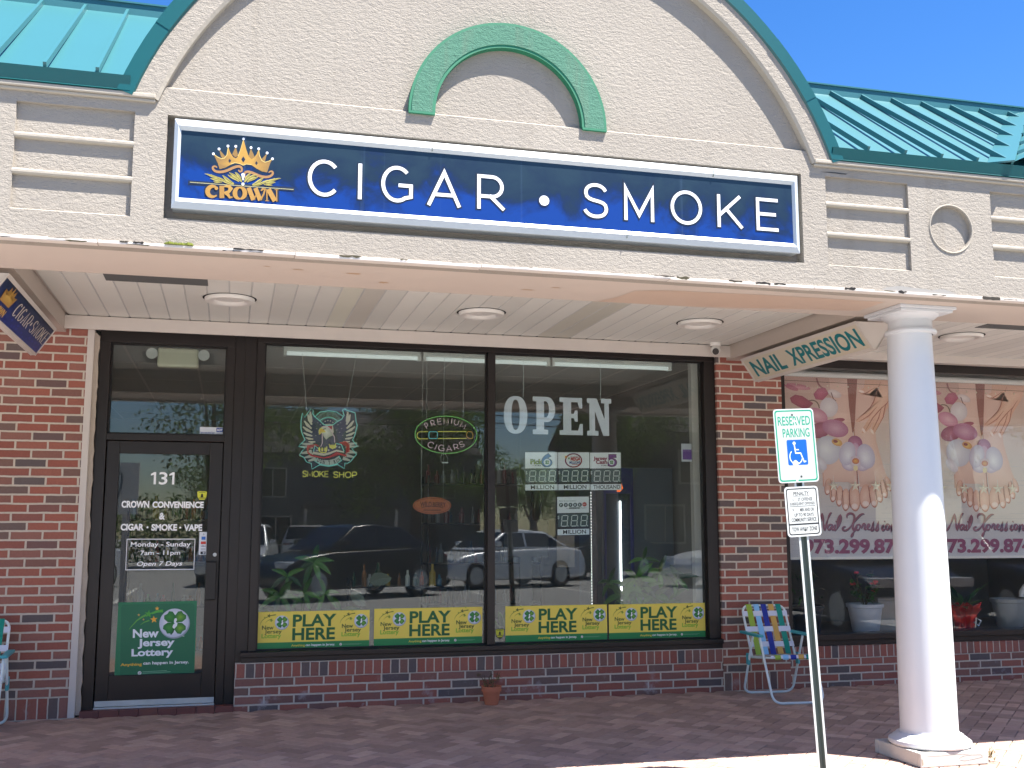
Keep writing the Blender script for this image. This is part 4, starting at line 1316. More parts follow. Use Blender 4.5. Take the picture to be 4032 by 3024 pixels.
p = Print(lambda u, v, d: (u, -0.0014 - d, v))
BK = (30, 30, 34); p.rect(-0.1125, 0.1125, -0.1485, 0.1485, (196, 198, 196), 0.0215); p.rect(-0.103, 0.103, -0.139, 0.139, BK, 0.017); p.rect(-0.096, 0.096, -0.132, 0.132, (186, 188, 184), 0.012)
p.text("PENALTY", (-0.054, 0.050, 0.096, 0.118), BK, 0.014); p.rect(-0.056, 0.052, 0.0905, 0.0925, BK)
for s, x0, x1, z0, z1 in (("$", -0.062, -0.056, 0.064, 0.080), ("ST OFFENSE", -0.028, 0.070, 0.062, 0.082), ("SUBSEQUENT OFFENSES", -0.082, 0.084, 0.036, 0.055), ("$", -0.068, -0.061, 0.004, 0.020), ("MIN AND OR", -0.018, 0.075, 0.000, 0.020), ("UP TO 90 DAYS", -0.058, 0.070, -0.030, -0.010), ("COMMUNITY SERVICE", -0.080, 0.086, -0.060, -0.038), ("TOW AWAY ZONE", -0.082, 0.086, -0.116, -0.092)):
    p.text(s, (x0, x1, z0, z1), (58, 58, 60), 0.012)
p.rect(-0.084, 0.086, 0.0305, 0.0325, BK); p.rect(-0.096, 0.096, -0.079, -0.071, BK)
p.poly(blob2(-0.042, 0.072, 0.013, 0.012), (232, 234, 232)); p.poly(blob2(-0.040, 0.008, 0.016, 0.012), (232, 234, 232))
p.stroke([(-0.05, 0.074), (-0.044, 0.078), (-0.042, 0.070), (-0.036, 0.074), (-0.034, 0.066)], 0.0016, (90, 90, 92)); p.stroke([(-0.05, 0.012), (-0.042, 0.004), (-0.036, 0.010), (-0.03, 0.004)], 0.0016, (90, 90, 92))
p.disc(0.006, -0.112, 0.006, edge=(60, 64, 62), n=10)
p.build("print", P2)

# ================================================================ folding lawn chairs
def lawn_chair(label, loc, rot):
    r = thing("lawn_chair", label, "folding chair", loc, "folding lawn chairs against the brick", (0, 0, rot))
    R = 0.0105
    def rbend(pts, rad=0.06, n=6):
        out = [Vector(pts[0])]
        for i in range(1, len(pts) - 1):
            a, b, c = Vector(pts[i - 1]), Vector(pts[i]), Vector(pts[i + 1])
            d1 = (a - b).normalized(); d2 = (c - b).normalized()
            p0 = b + d1 * rad; p1 = b + d2 * rad
            for k in range(n + 1):
                t = k / n
                out.append((1 - t) ** 2 * p0 + 2 * (1 - t) * t * b + t * t * p1)
        out.append(Vector(pts[-1])); return out
    W = 0.235
    # local: x across, -y to the front, back against the wall at +y
    hip = 0.345
    bk = lambda x, t: (x, 0.065 + 0.20 * t, hip + 0.425 * t)      # reclined back plane
    m = MB(); m.tube(rbend([bk(-0.205, -0.02), bk(-0.205, 1.0), bk(0.205, 1.0), bk(0.205, -0.02)], 0.075), R, 10); m.build("back_frame", 'tube_white', r, True)
    m = MB(); m.tube(rbend([(-0.21, 0.08, hip - 0.01), (-0.21, -0.33, hip + 0.03), (0.21, -0.33, hip + 0.03), (0.21, 0.08, hip - 0.01)], 0.05), R, 10); m.build("seat_frame", 'tube_white', r, True)
    # two U-shaped leg hoops crossing at the sides
    m = MB(); m.tube(rbend([(-W, -0.04, 0.53), (-W, 0.20, R), (W, 0.20, R), (W, -0.04, 0.53)], 0.085), R, 10)
    m.build("leg_hoop", 'tube_white', r, True)
    m = MB(); m.tube(rbend([(-W + 0.004, -0.175, 0.535), (-W + 0.004, -0.42, R), (W - 0.004, -0.42, R), (W - 0.004, -0.175, 0.535)], 0.085), R, 10); m.build("leg_hoop", 'tube_white', r, True)
    for s in (-1, 1):
        m = MB(); m.box(s * W - 0.026, s * W + 0.026, -0.215, 0.20, 0.533, 0.556); m.build("armrest", 'teal_plastic', r, bevel=0.007, seg=3)
        m = MB(); m.box(s * W - 0.012, s * W + 0.012, 0.05, 0.10, 0.27, 0.37); m.build("bracket", 'teal_plastic', r, bevel=0.005)
    cols = [(150, 178, 62), (140, 196, 236), (32, 52, 150), (206, 164, 84), (16, 140, 124)]
    m = MB(); nrm = Vector((0, -0.425, 0.20)).normalized()
    xs = [-0.142 + i * 0.071 for i in range(5)]
    wv = 0.026
    # vertical straps weave over and under the white cross straps
    cross = [0.18, 0.50, 0.80]
    cross = [0.22, 0.52, 0.83]
    for i, x in enumerate(xs):
        pts = []; N = 40
        for k in range(N + 1):
            t = -0.0 + 1.0 * k / N
            off = 0.0135
            for j, cz in enumerate(cross):
                d = abs(t - cz)
                if d < 0.10:
                    sgn = 1 if (i + j) % 2 == 0 else -1
                    off = 0.0135 + 0.0035 * sgn * (0.5 + 0.5 * math.cos(PI * d / 0.10))
            pts.append(Vector(bk(x, t)) + nrm * off)
        for a, b in zip(pts, pts[1:]):
            m.quad(tuple(a + Vector((-wv, 0, 0))), tuple(a + Vector((wv, 0, 0))), tuple(b + Vector((wv, 0, 0))), tuple(b + Vector((-wv, 0, 0))), lin(cols[i]))
        top = Vector(bk(x, 1.0))
        wrap = [top + Vector((0, math.sin(a) * 0.0135, 0)) + Vector((0, 0, 1)) * 0.0135 * math.cos(a) for a in [-1.2 + 0.35 * q for q in range(10)]]
        for a, b in zip(wrap, wrap[1:]):
            m.quad(tuple(a + Vector((-wv, 0, 0))), tuple(a + Vector((wv, 0, 0))), tuple(b + Vector((wv, 0, 0))), tuple(b + Vector((-wv, 0, 0))), lin(cols[i]))
    for cz in cross:
        a = Vector(bk(-0.214, cz - 0.052)) + nrm * 0.0135; b = Vector(bk(0.214, cz - 0.052)) + nrm * 0.0135
        c = Vector(bk(0.214, cz + 0.052)) + nrm * 0.0135; d = Vector(bk(-0.214, cz + 0.052)) + nrm * 0.0135
        m.quad(tuple(a), tuple(b), tuple(c), tuple(d), lin((214, 218, 232)))
    m.build("back_webbing", 'web', r, recalc=False)
    m = MB()
    for i, x in enumerate(xs):
        z0 = 0.0125 + (0.002 if i % 2 else -0.001)
        m.quad((x - wv, 0.07, hip + z0), (x + wv, 0.07, hip + z0), (x + wv, -0.335, hip + 0.04 + z0), (x - wv, -0.335, hip + 0.04 + z0), lin(cols[i]))
        m.quad((x - wv, -0.335, hip + 0.04 + z0), (x + wv, -0.335, hip + 0.04 + z0), (x + wv, -0.346, hip + 0.026), (x - wv, -0.346, hip + 0.026), lin(cols[i]))
        m.quad((x - wv, -0.346, hip + 0.026), (x + wv, -0.346, hip + 0.026), (x + wv, -0.338, hip + 0.012), (x - wv, -0.338, hip + 0.012), lin(cols[i]))
    for y in (-0.25, -0.15, -0.03):
        zz = hip + 0.04 * (0.07 - y) / 0.405 + 0.0128
        m.quad((-0.222, y - 0.03, zz + 0.003), (0.222, y - 0.03, zz + 0.003), (0.222, y + 0.03, zz - 0.003), (-0.222, y + 0.03, zz - 0.003), lin((214, 218, 232)))
    for x0 in (-0.19, -0.105, -0.035, 0.035, 0.107, 0.185):
        m.quad((x0 - 0.012, -0.334, hip + 0.049), (x0 + 0.012, -0.334, hip + 0.049), (x0 + 0.012, -0.345, hip + 0.024), (x0 - 0.012, -0.345, hip + 0.024), lin((214, 218, 232)))
    m.build("seat_webbing", 'web', r, recalc=False)
    m = MB(); m.quad((0.16, -0.31, hip + 0.02), (0.21, -0.31, hip + 0.02), (0.205, -0.305, hip - 0.07), (0.165, -0.305, hip - 0.07), lin((206, 208, 206))); m.build("paper_tag", 'web', r, recalc=False)
    return r
ch = lawn_chair("striped webbing lawn chair between the brick pier and the parking sign", (4.735, -0.425, 0.0), math.radians(-4))
copy_thing(ch, (-1.79, -0.40, 0.0), "lawn chair cut off at the picture edge by the brick wall", (0, 0, math.radians(3)))

# ================================================================ terracotta pot with a wilted plant
PT = thing("flower_pot", "small terracotta pot against the brick base under the shop window", "flower pot", (2.19, -0.20, 0))
m = MB(); m.lathe([(0.052, 0.0), (0.058, 0.004), (0.074, 0.108), (0.075, 0.110), (0.083, 0.111), (0.086, 0.152), (0.078, 0.1525), (0.070, 0.118)], 0, 0, 40); m.build("pot", 'terracotta', PT, True, angle=30)
m = MB(); m.lathe([(0.001, 0.135), (0.05, 0.134), (0.0715, 0.130)], 0, 0, 24, caps=False); m.build("soil", 'soil', PT, True)
WPL = thing("wilted_plant", "wilted brown and green sprigs growing in the terracotta pot", "plant", (2.19, -0.20, 0.132))
def leaf(m, base, d, L, w, droop=0.3, col_=0.5, n=5, fold=0.25, up=Vector((0, 0, 1))):
    """one pointed leaf blade bent along its length"""
    base = Vector(base); d = Vector(d).normalized()
    s = d.cross(up)
    s = s.normalized() if s.length > 1e-4 else Vector((1, 0, 0))
    pts = []; dirv = d.copy(); p_ = base.copy()
    rows = []
    for k in range(n + 1):
        t = k / n
        ww = w * math.sin(PI * min(1.0, 0.06 + 0.94 * t)) ** 0.75 if k < n else 0.0005
        nn = s.cross(dirv).normalized()
        rows.append((p_ - s * ww / 2 + nn * fold * ww * 0.5, p_.copy(), p_ + s * ww / 2 + nn * fold * ww * 0.5))
        dirv = (dirv + Vector((0, 0, -1)) * droop / n).normalized()
        p_ = p_ + dirv * (L / n)
    vs = [q for r_ in rows for q in r_]
    fs = []
    for k in range(n):
        o = 3 * k
        fs += [(o, o + 1, o + 4, o + 3), (o + 1, o + 2, o + 5, o + 4)]
    g = col_
    m.add(vs, fs, (g, g, g, 1))
m = MB(); ml = MB(); rnd = random.Random(17)
for i in range(9):
    a = rnd.uniform(0, 2 * PI); hgt = rnd.uniform(0.07, 0.15); sp_ = rnd.uniform(0.02, 0.10)
    p0 = Vector((0.03 * math.cos(a), 0.03 * math.sin(a), 0)); p1 = p0 + Vector((sp_ * math.cos(a) * 0.6, sp_ * math.sin(a) * 0.4, hgt * 0.7)); p2 = p0 + Vector((sp_ * math.cos(a), sp_ * math.sin(a) * 0.6, hgt))
    m.tube([p0, p1, p2], 0.0016, 5)
    for k in range(9):
        q = p0.lerp(p2, rnd.uniform(0.3, 1.0)) + Vector((rnd.uniform(-.01, .01),) * 3)
        leaf(ml, q, (rnd.uniform(-1, 1), rnd.uniform(-1, 1), rnd.uniform(-0.6, 0.8)), rnd.uniform(0.02, 0.05), 0.011, 0.8, rnd.uniform(0, 1), 3)
m.build("stem", 'leaf_dry', WPL); ml.build("leaves", 'leaf_dry', WPL)
# weed by the plinth
WD = thing("weed", "small weed growing between pavers beside the column plinth", "weed", (4.735, -3.17, 0.0))
m = MB()
for i in range(40):
    a = rnd.uniform(0, 2 * PI)
    leaf(m, (rnd.gauss(0, 0.015), rnd.gauss(0, 0.02), rnd.uniform(0, 0.05)), (math.cos(a) * 0.5, math.sin(a) * 0.5, 1.0), rnd.uniform(0.02, 0.06), 0.006, 0.7, rnd.random(), 3)
m.build("leaves", 'leaf_dry', WD)

# ================================================================ security camera
SC = thing("security_camera", "white dome security camera mounted on the header trim corner", "camera", (4.335, -0.19, 3.185))
m = MB(); m.lathe([(0.001, 0.0), (0.052, 0.0), (0.052, -0.022), (0.048, -0.030), (0.001, -0.030)][::-1], 0, 0, 32, caps=False); m.build("mount", 'plastic_white', SC, True)
m = MB()
pr = [(0.046 * math.cos(t), -0.066 + 0.046 * math.sin(t)) for t in [PI / 2 - PI * i / 14 for i in range(15)]]
m.lathe([(max(0.0008, r_), z_) for r_, z_ in pr], 0, 0, 32, caps=False); m.build("ball", 'plastic_white', SC, True)
m = MB(); d = Vector((-0.35, -0.8, -0.45)).normalized(); c0 = Vector((0, 0, -0.066)); m.tube([c0 + d * 0.036, c0 + d * 0.052], 0.030, 24); m.build("lens_face", 'black', SC, True)

# ================================================================ lottery stickers along the shop window
YEL, GRN, DGR, LGR = (238, 216, 92), (34, 132, 76), (26, 96, 54), (140, 190, 60)
def clover(p, cx, cy, r, rim=True):
    if rim:
        p.disc(cx + r * 0.04, cy - r * 0.06, r * 1.04, edge=(150, 160, 176), n=28)
        p.disc(cx, cy, r, edge=(196, 204, 220), mid=(248, 250, 254), n=32, off=(-r * 0.2, r * 0.3))
    for a, k in ((48, 1.0), (132, 1.0), (222, 1.0), (312, 1.0)):
        ca, sa = math.cos(math.radians(a)), math.sin(math.radians(a))
        tip = (cx + 0.06 * r, cy + 0.02 * r)
        pts = []
        for q in [(-0.02, 0.08), (0.28, 0.40), (0.62, 0.44), (0.80, 0.26), (0.74, 0.0), (0.80, -0.26), (0.62, -0.44), (0.28, -0.40), (-0.02, -0.08)]:
            x, y = q[0] + 0.08, q[1] * 0.85
            pts.append((tip[0] + r * (x * ca - y * sa), tip[1] + r * (x * sa + y * ca)))
        p.fan(pts, (120, 178, 50) if a in (48, 312) else (64, 150, 62), (24, 110, 54))
    p.stroke([(cx + 0.02 * r, cy - 0.36 * r), (cx - 0.06 * r, cy - 0.62 * r), (cx - 0.2 * r, cy - 0.80 * r)], 0.11 * r, (30, 90, 50))
    p.poly([(cx + r * u, cy + r * v) for u, v in ((0.02, 0.30), (0.14, 0.34), (0.20, 0.20), (0.12, 0.06), (0.24, -0.02), (0.20, -0.22), (0.02, -0.42), (-0.10, -0.30), (-0.06, -0.12), (0.06, -0.04), (-0.02, 0.12))], (238, 242, 248))
def swoosh(p, x, y, s, c, cs):
    p.stroke(bez([(x, y), (x + 0.02 * s, y + 0.35 * s), (x + 0.45 * s, y + 0.62 * s), (x + 1.0 * s, y + 0.66 * s)], 10), 0.055 * s, c, taper=lambda t: 0.15 + t)
    p.stroke(bez([(x + 0.32 * s, y + 0.12 * s), (x + 0.42 * s, y + 0.28 * s), (x + 0.6 * s, y + 0.36 * s), (x + 0.74 * s, y + 0.38 * s)], 6), 0.035 * s, c, taper=lambda t: 0.2 + t)
    p.star(x + 0.56 * s, y + 0.60 * s, 0.15 * s, cs[0], 80); p.star(x + 0.72 * s, y + 0.30 * s, 0.13 * s, cs[1], 70); p.star(x + 0.80 * s, y + 0.86 * s, 0.07 * s, cs[1], 90); p.star(x + 0.28 * s, y + 0.50 * s, 0.06 * s, cs[1], 100)
def sticker(x0, ztop, label):
    W_, H_ = 0.948, 0.325
    r = thing("lottery_sticker", label, "window sticker", (x0, GY + 0.0075, ztop), "yellow play here stickers on the window")
    p = Print(lambda u, v, d: (u, 0.0 - d + 0.0, v)); p.fmap = lambda u, v, d: (u, -0.010 - d, v)
    p.rect(0, W_, -H_, 0, YEL); p.rect(0, W_, -H_, -0.252, GRN)
    p.text("PLAY", (0.306, 0.668, -0.128, -0.026), DGR, 0.030); p.text("HERE", (0.304, 0.658, -0.238, -0.138), DGR, 0.030)
    for o, dz in ((0.0, 0.0), (0.659, 0.0)):
        swoosh(p, 0.04 + o, -0.108 + dz, 0.125, (90, 104, 30), ((84, 96, 34), (130, 150, 40)))
        clover(p, 0.215 + o, -0.088 + dz, 0.056)
        p.text("New", (0.056 + o, 0.150 + o, -0.146, -0.112), (40, 76, 34), 0.018); p.text("Jersey", (0.078 + o, 0.218 + o, -0.188, -0.146), (40, 76, 34), 0.018); p.text("Lottery", (0.054 + o, 0.212 + o, -0.226, -0.180), (120, 184, 44), 0.018)
    p.text("Anything", (0.298, 0.410, -0.294, -0.270), (232, 214, 80), 0.018); p.text("can happen in Jersey.", (0.416, 0.660, -0.294, -0.268), (236, 240, 240), 0.018)
    p.disc(0.708, -0.280, 0.011, edge=(210, 216, 212), n=16); p.stroke([(0.703, -0.286), (0.713, -0.274)], 0.003, (170, 60, 60))
    for k in range(2):
        p.rect(0.724, 0.884 - 0.02 * k, -0.2785 - 0.006 * k, -0.2765 - 0.006 * k, (120, 176, 140))
    o = p.build("print", r)
    return r
st0 = sticker(0.241, 0.780, "yellow play here sticker next to the shop door")
copy_thing(st0, (1.228, GY + 0.0075, 0.788), "yellow play here sticker ending against the window mullion")
copy_thing(st0, (2.385, GY + 0.0075, 0.788), "yellow play here sticker beside the small yellow shield decal")
copy_thing(st0, (3.350, GY + 0.0075, 0.786), "yellow play here sticker next to the brick pier")

# ---- green poster on the door
LP = thing("lottery_poster", "square green lottery poster with white clover ball on the shop door", "poster", (0, 0, 0))
A_lo = (-0.888, 0.923, 0.000410, -0.0000001, 0.0000125, -0.000422)
p = Print(lambda u, v, d: (u, 0.0788 - d, v), A_lo)
p.poly([(118, 108), (1600, 100), (1560, 1525), (60, 1555)], (40, 124, 84))
p.poly([(170 + q[0], q[1]) for q in rrect(0, 1385, 150, 1495, 60)], (34, 112, 78))
p.stroke([(320, 620), (370, 560), (470, 450), (560, 390), (640, 350)], 34, (96, 170, 70), taper=lambda t: 0.15 + t); p.stroke([(740, 325), (850, 290), (955, 280)], 44, (86, 176, 66), taper=lambda t: 0.8 + 0.4 * t); p.stroke([(530, 540), (600, 490), (700, 455)], 22, (96, 170, 70), taper=lambda t: 0.2 + t)
p.star(685, 335, 78, (76, 168, 62), -85); p.star(842, 235, 44, (240, 184, 70), -90); p.star(785, 440, 72, (238, 178, 62), -95); p.star(500, 350, 28, (226, 176, 90), -90); p.star(590, 436, 22, (214, 170, 96), -90)
class _V:                      # clover drawn in a y-down frame
    pass
q = Print(lambda u, v, d: (u, 0.0788 - p.d - d, v))
clx, clz = p.T(1167, 512)
clover(q, clx, clz, 0.1145)
p.text("New", (395, 880, 780, 615), (236, 242, 248), 0.035); p.text("Jersey", (488, 1180, 985, 800), (236, 242, 248), 0.035); p.text("Lottery", (375, 1155, 1165, 985), (236, 242, 248), 0.035)
p.text("Anything", (175, 572, 1312, 1245), (232, 182, 60), 0.03); p.text("can happen in Jersey.", (596, 1455, 1300, 1225), (232, 238, 240), 0.03)
p.disc(532, 1435, 36, edge=(214, 220, 216), n=16); p.stroke([(514, 1450), (550, 1418)], 9, (170, 60, 60))
p.stroke([(585, 1415), (1040, 1405)], 12, (120, 176, 140)); p.stroke([(585, 1442), (1110, 1430)], 12, (120, 176, 140))
p.text("TM", (1320, 1362, 775, 757), (220, 226, 220), 0.02)
p.build("print", LP); q.build("clover_ball", LP)

# ---- small decals
def decal(name, label, cat, y, build, nm="print"):
    r = thing(name, label, cat, (0, 0, 0)); p = Print(lambda u, v, d: (u, y - d, v)); build(p); p.build(nm, r); return r
def f_shield(cx, cz, s):
    def f(p):
        out = [(-0.5, 0.42), (-0.25, 0.5), (0.0, 0.46), (0.25, 0.5), (0.5, 0.42), (0.46, -0.1), (0.28, -0.42), (0.0, -0.6), (-0.28, -0.42), (-0.46, -0.1)]
        p.poly([(cx + u * s, cz + v * s) for u, v in out], (60, 62, 40)); p.poly([(cx + u * s * 0.9, cz + v * s * 0.9) for u, v in out[:7] + [(0.0, -0.42)] + out[8:]], (214, 214, 62))
        p.disc(cx, cz + 0.10 * s, 0.10 * s, edge=(40, 44, 40), n=12); p.poly([(cx - 0.14 * s, cz - 0.15 * s), (cx + 0.14 * s, cz - 0.15 * s), (cx + 0.09 * s, cz + 0.06 * s), (cx - 0.09 * s, cz + 0.06 * s)], (40, 44, 40))
        p.rect(cx - 0.3 * s, cx + 0.3 * s, cz + 0.32 * s, cz + 0.37 * s, (90, 92, 50)); p.rect(cx - 0.28 * s, cx + 0.28 * s, cz - 0.25 * s, cz - 0.19 * s, (40, 44, 40))
    return f
decal("shield_decal", "small yellow shield decal on the door glass above the lettering", "decal", 0.0789, f_shield(-0.223, 1.738, 0.086))
decal("shield_decal", "small yellow shield decal low on the window by the mullion", "decal", GY - 0.0008, f_shield(2.335, 0.555, 0.082))
def f_cards(p):
    x0, x1, z0, z1 = -0.232, -0.164, 1.254, 1.440
    p.rect(x0, x1, z0, z1, (226, 230, 236)); cx = (x0 + x1) / 2
    p.stroke([(cx - 0.006, 1.414), (cx + 0.004, 1.420), (cx - 0.002, 1.428)], 0.003, (90, 96, 110))
    p.rect(cx - 0.016, cx + 0.016, 1.376, 1.402, (52, 112, 200)); p.rect(cx - 0.020, cx + 0.020, 1.340, 1.362, (206, 70, 50)); p.disc(cx - 0.008, 1.351, 0.010, edge=(216, 60, 50), n=12)
    p.text("VISA", (cx - 0.020, cx + 0.020, 1.318, 1.330), (60, 66, 110), 0.03, 0.2)
    p.rect(cx - 0.018, cx + 0.018, 1.288, 1.308, (196, 200, 208)); p.rect(cx - 0.020, cx + 0.020, 1.258, 1.280, (40, 42, 52)); p.disc(cx + 0.006, 1.269, 0.008, edge=(190, 196, 204), n=12)
decal("card_decal", "narrow white payment card decal beside the opening hours", "decal", 0.0785, f_cards)
def f_alarm(p):
    p.rect(-0.262, -0.068, 2.248, 2.314, (206, 212, 220)); p.rect(-0.128, -0.074, 2.274, 2.310, (40, 66, 150), 0.006)
    p.text("ADT", (-0.124, -0.078, 2.282, 2.302), (230, 236, 244), 0.03); p.text("protected by", (-0.254, -0.140, 2.254, 2.276), (40, 70, 150), 0.02, 0.15)
    p.rect(-0.124, -0.08, 2.258, 2.262, (140, 156, 190)); p.rect(-0.254, -0.14, 2.2505, 2.2525, (40, 70, 150))
decal("alarm_decal", "white and blue alarm company decal on the transom glass", "decal", 0.0985, f_alarm)

# ---- OPEN letters hanging inside the window
OP = thing("open_sign", "large white slab letters hanging from cords inside the window", "open sign", (0, 0.135, 0))
def slab(ch, x0, x1, z0, z1):
    w = x1 - x0; h = z1 - z0
    def P(u, v): return (x0 + u * w, z0 + v * h)
    fm = lambda u, v, d: (u, d, v)
    m = MB()
    if ch == 'O':
        n = 40
        for k in range(n):
            t0, t1 = 2 * PI * k / n, 2 * PI * (k + 1) / n
            def sup(t, rx, ry):
                c, s = math.cos(t), math.sin(t); return (0.5 + rx * abs(c) ** 0.85 * (1 if c > 0 else -1), 0.5 + ry * abs(s) ** 0.85 * (1 if s > 0 else -1))
            a, b, c_, d = P(*sup(t0, .18, .40)), P(*sup(t0, .5, .5)), P(*sup(t1, .5, .5)), P(*sup(t1, .18, .40))
            for y in (0.0, 0.006):
                m.quad(*[(q[0], y, q[1]) for q in (a, b, c_, d)])
            m.quad((b[0], 0, b[1]), (c_[0], 0, c_[1]), (c_[0], .006, c_[1]), (b[0], .006, b[1])); m.quad((a[0], 0, a[1]), (d[0], 0, d[1]), (d[0], .006, d[1]), (a[0], .006, a[1]))
        return m
    if ch == 'P':
        m.extrude([P(*q) for q in ((0, 0), (0.68, 0), (0.68, 0.12), (0.50, 0.13), (0.50, 0.33), (0.60, 0.33)) ] + [P(*q) for q in arc(0.66, 0.665, 0.34, 0.335, -90, 90, 14)] + [P(*q) for q in ((0, 1), (0, 0.88), (0.16, 0.87), (0.16, 0.13), (0, 0.12))], fm, 0, 0.006)
        m2 = MB(c=None)
        return m
    if ch == 'E':
        m.extrude([P(*q) for q in ((0, 0), (1.0, 0), (1.0, 0.30), (0.88, 0.30), (0.80, 0.12), (0.50, 0.12), (0.50, 0.45), (0.62, 0.45), (0.66, 0.36), (0.78, 0.36), (0.78, 0.66), (0.66, 0.66), (0.62, 0.57), (0.50, 0.57), (0.50, 0.88), (0.78, 0.88), (0.86, 0.72), (0.98, 0.72), (0.98, 1), (0, 1), (0, 0.88), (0.16, 0.87), (0.16, 0.13), (0, 0.12))], fm, 0, 0.006)
    if ch == 'N':
        m.extrude([P(*q) for q in ((0, 0), (0.46, 0), (0.46, 0.12), (0.32, 0.13), (0.32, 0.66), (0.66, 0), (0.90, 0), (0.90, 0.87), (1.0, 0.88), (1.0, 1), (0.58, 1), (0.58, 0.88), (0.72, 0.87), (0.72, 0.44), (0.40, 1), (0, 1), (0, 0.88), (0.10, 0.87), (0.10, 0.13), (0, 0.12))], fm, 0, 0.006)
    return m
M['open_white'] = simple("white_foam_board", (222, 228, 240), 0.7, var=0.03)
for ch, a, b in (('O', 2.382, 2.602), ('P', 2.655, 2.868), ('E', 2.911, 3.135), ('N', 3.178, 3.416)):
    mm = slab(ch, a, b, 2.322, 2.668)
    o = mm.build("letter", 'open_white', OP)
    if ch == 'P':      # eye of the P
        mk_ = MB(); w, h = b - a, 0.346
        mk_.extrude([(a + u * w, 2.322 + v * h) for u, v in [(0.50, 0.45), (0.58, 0.45)] + arc(0.58, 0.665, 0.14, 0.215, -90, 90, 10) + [(0.50, 0.88)]], lambda u, v, d: (u, d, v), -0.0015, -0.0005)
        mk_.build("letter_eye", M['eye'] if 'eye' in M else simple("dark_opening", (30, 36, 40), 0.9), OP)
m = MB()
for x in (2.565, 3.31):
    m.tube([(x, 0.003, 2.66), (x + 0.004, 0.0, 2.80), (x, 0.0, 3.02)], 0.0022, 5)
m.build("cord", 'tube_white', OP)

# ---- neon style signs
def neon(c, s=0.06): return emit("neon_tube", c, s)  # tubes are unlit; faint glow added to lift their colour
N_MINT, N_YEL, N_RED, N_PINK, N_AQ, N_AMB = neon((130, 214, 206)), neon((218, 214, 96)), neon((196, 56, 64)), neon((222, 190, 200)), neon((110, 206, 214)), neon((200, 150, 60))
N_GRN = neon((128, 200, 110))
EG = thing("neon_eagle_sign", "eagle and flag neon sign with yellow smoke shop letters", "neon sign", (0, 0.2, 0))
A_e = (0.496, 2.566, 0.000423, 0.000012, 0.000012, -0.000427)
p = Print(lambda u, v, d: (u, 0.012 - d, v), A_e)
def E_(pts): return [(p.T(*q)[0], 0.004, p.T(*q)[1]) for q in pts]
outline = [(380, 155), (430, 180), (420, 260), (460, 320), (560, 400), (640, 480), (720, 500), (840, 480), (900, 430), (1010, 370), (1060, 290), (1030, 180), (1080, 155), (1130, 190), (1290, 240), (1310, 420), (1330, 500), (1300, 620), (1280, 700), (1230, 800), (1290, 880), (1335, 930), (1215, 975), (1310, 1100), (1250, 1165), (1190, 1240), (1120, 1280), (1070, 1270), (1060, 1385), (920, 1300), (740, 1335), (560, 1300), (400, 1385), (385, 1270), (290, 1240), (240, 1150), (150, 1100), (200, 1020), (260, 960), (130, 920), (190, 860), (260, 790), (200, 660), (180, 560), (180, 400), (210, 240), (260, 330), (310, 250)]
p.fan(outline, (34, 44, 58), (34, 44, 58), (740, 800))
navy, cream_, red_ = (40, 46, 86), (214, 206, 190), (172, 44, 50)
p.poly(arc(740, 640, 330, 440, -142, -38, 14) + arc(740, 640, 210, 300, -38, -142, 12), (86, 120, 110))
p.poly(arc(740, 640, 205, 292, -148, -32, 12) + arc(740, 640, 130, 190, -32, -148, 10), navy)
for a in (-130, -112, -94, -76, -58):
    p.star(740 + 172 * math.cos(math.radians(a)), 640 + 244 * math.sin(math.radians(a)), 20, cream_)
p.poly([(660, 470), (830, 470), (850, 640), (780, 660)], cream_); p.poly([(720, 505), (820, 505), (810, 580), (770, 560)], red_)
for s in (1, -1):
    X = lambda x: x if s == 1 else 1510 - x
    p.poly([(X(430), 260), (X(470), 340), (X(580), 430), (X(650), 520), (X(600), 700), (X(560), 830), (X(420), 860), (X(330), 780), (X(330), 560), (X(380), 400)], navy)
    for (x0, y0, x1, y1, w) in ((400, 420, 370, 210, 54), (400, 480, 320, 270, 56), (395, 560, 250, 400, 56), (410, 640, 220, 520, 52), (410, 710, 230, 640, 46), (430, 775, 270, 740, 40), (470, 830, 330, 825, 34)):
        p.stroke([(X(x0), y0), (X((x0 + x1) / 2 - 8), (y0 + y1) / 2 + 8), (X(x1), y1)], w, cream_, taper=lambda t: 0.35 + 0.75 * math.sin(PI * min(1, t * 0.85 + 0.1)))
    for (x, y) in ((520, 440), (575, 480), (500, 560), (540, 640), (480, 700), (600, 590)):
        p.disc(X(x), y, 16, 8, 30 * s, (150, 146, 160), n=8)
    for (x0, y0, x1, y1, w) in ((420, 900, 180, 860, 70), (420, 940, 150, 925, 56), (400, 1030, 190, 1060, 80), (430, 1110, 250, 1150, 70), (480, 1170, 330, 1220, 70)):
        p.stroke([(X(x0), y0), (X(x1), y1)], w, (196, 196, 186), taper=lambda t: 1.1 - 0.7 * t)
p.poly([(620, 640), (700, 780), (860, 700), (870, 840), (850, 900), (700, 960), (610, 940), (590, 800)], (44, 48, 82))
p.fan([(560, 590), (600, 530), (680, 510), (760, 540), (810, 640), (840, 700), (760, 730), (690, 790), (640, 720), (610, 650)], (240, 238, 226), (190, 190, 176))
p.poly([(540, 600), (580, 560), (640, 575), (680, 620), (610, 630), (570, 680), (545, 650)], (232, 190, 70)); p.stroke([(630, 575), (690, 560)], 16, (60, 44, 40))
p.poly([(300, 900), (480, 870), (560, 920), (470, 930), (350, 960), (330, 1040), (400, 1090), (640, 1150), (760, 1120), (900, 1040), (1100, 1100), (1110, 1140), (960, 1100), (760, 1160), (640, 1170), (380, 1120), (310, 1060)], red_)
p.poly([(960, 850), (1080, 830), (1160, 900), (1150, 1040), (1090, 1060), (1100, 930), (1000, 880)], red_)
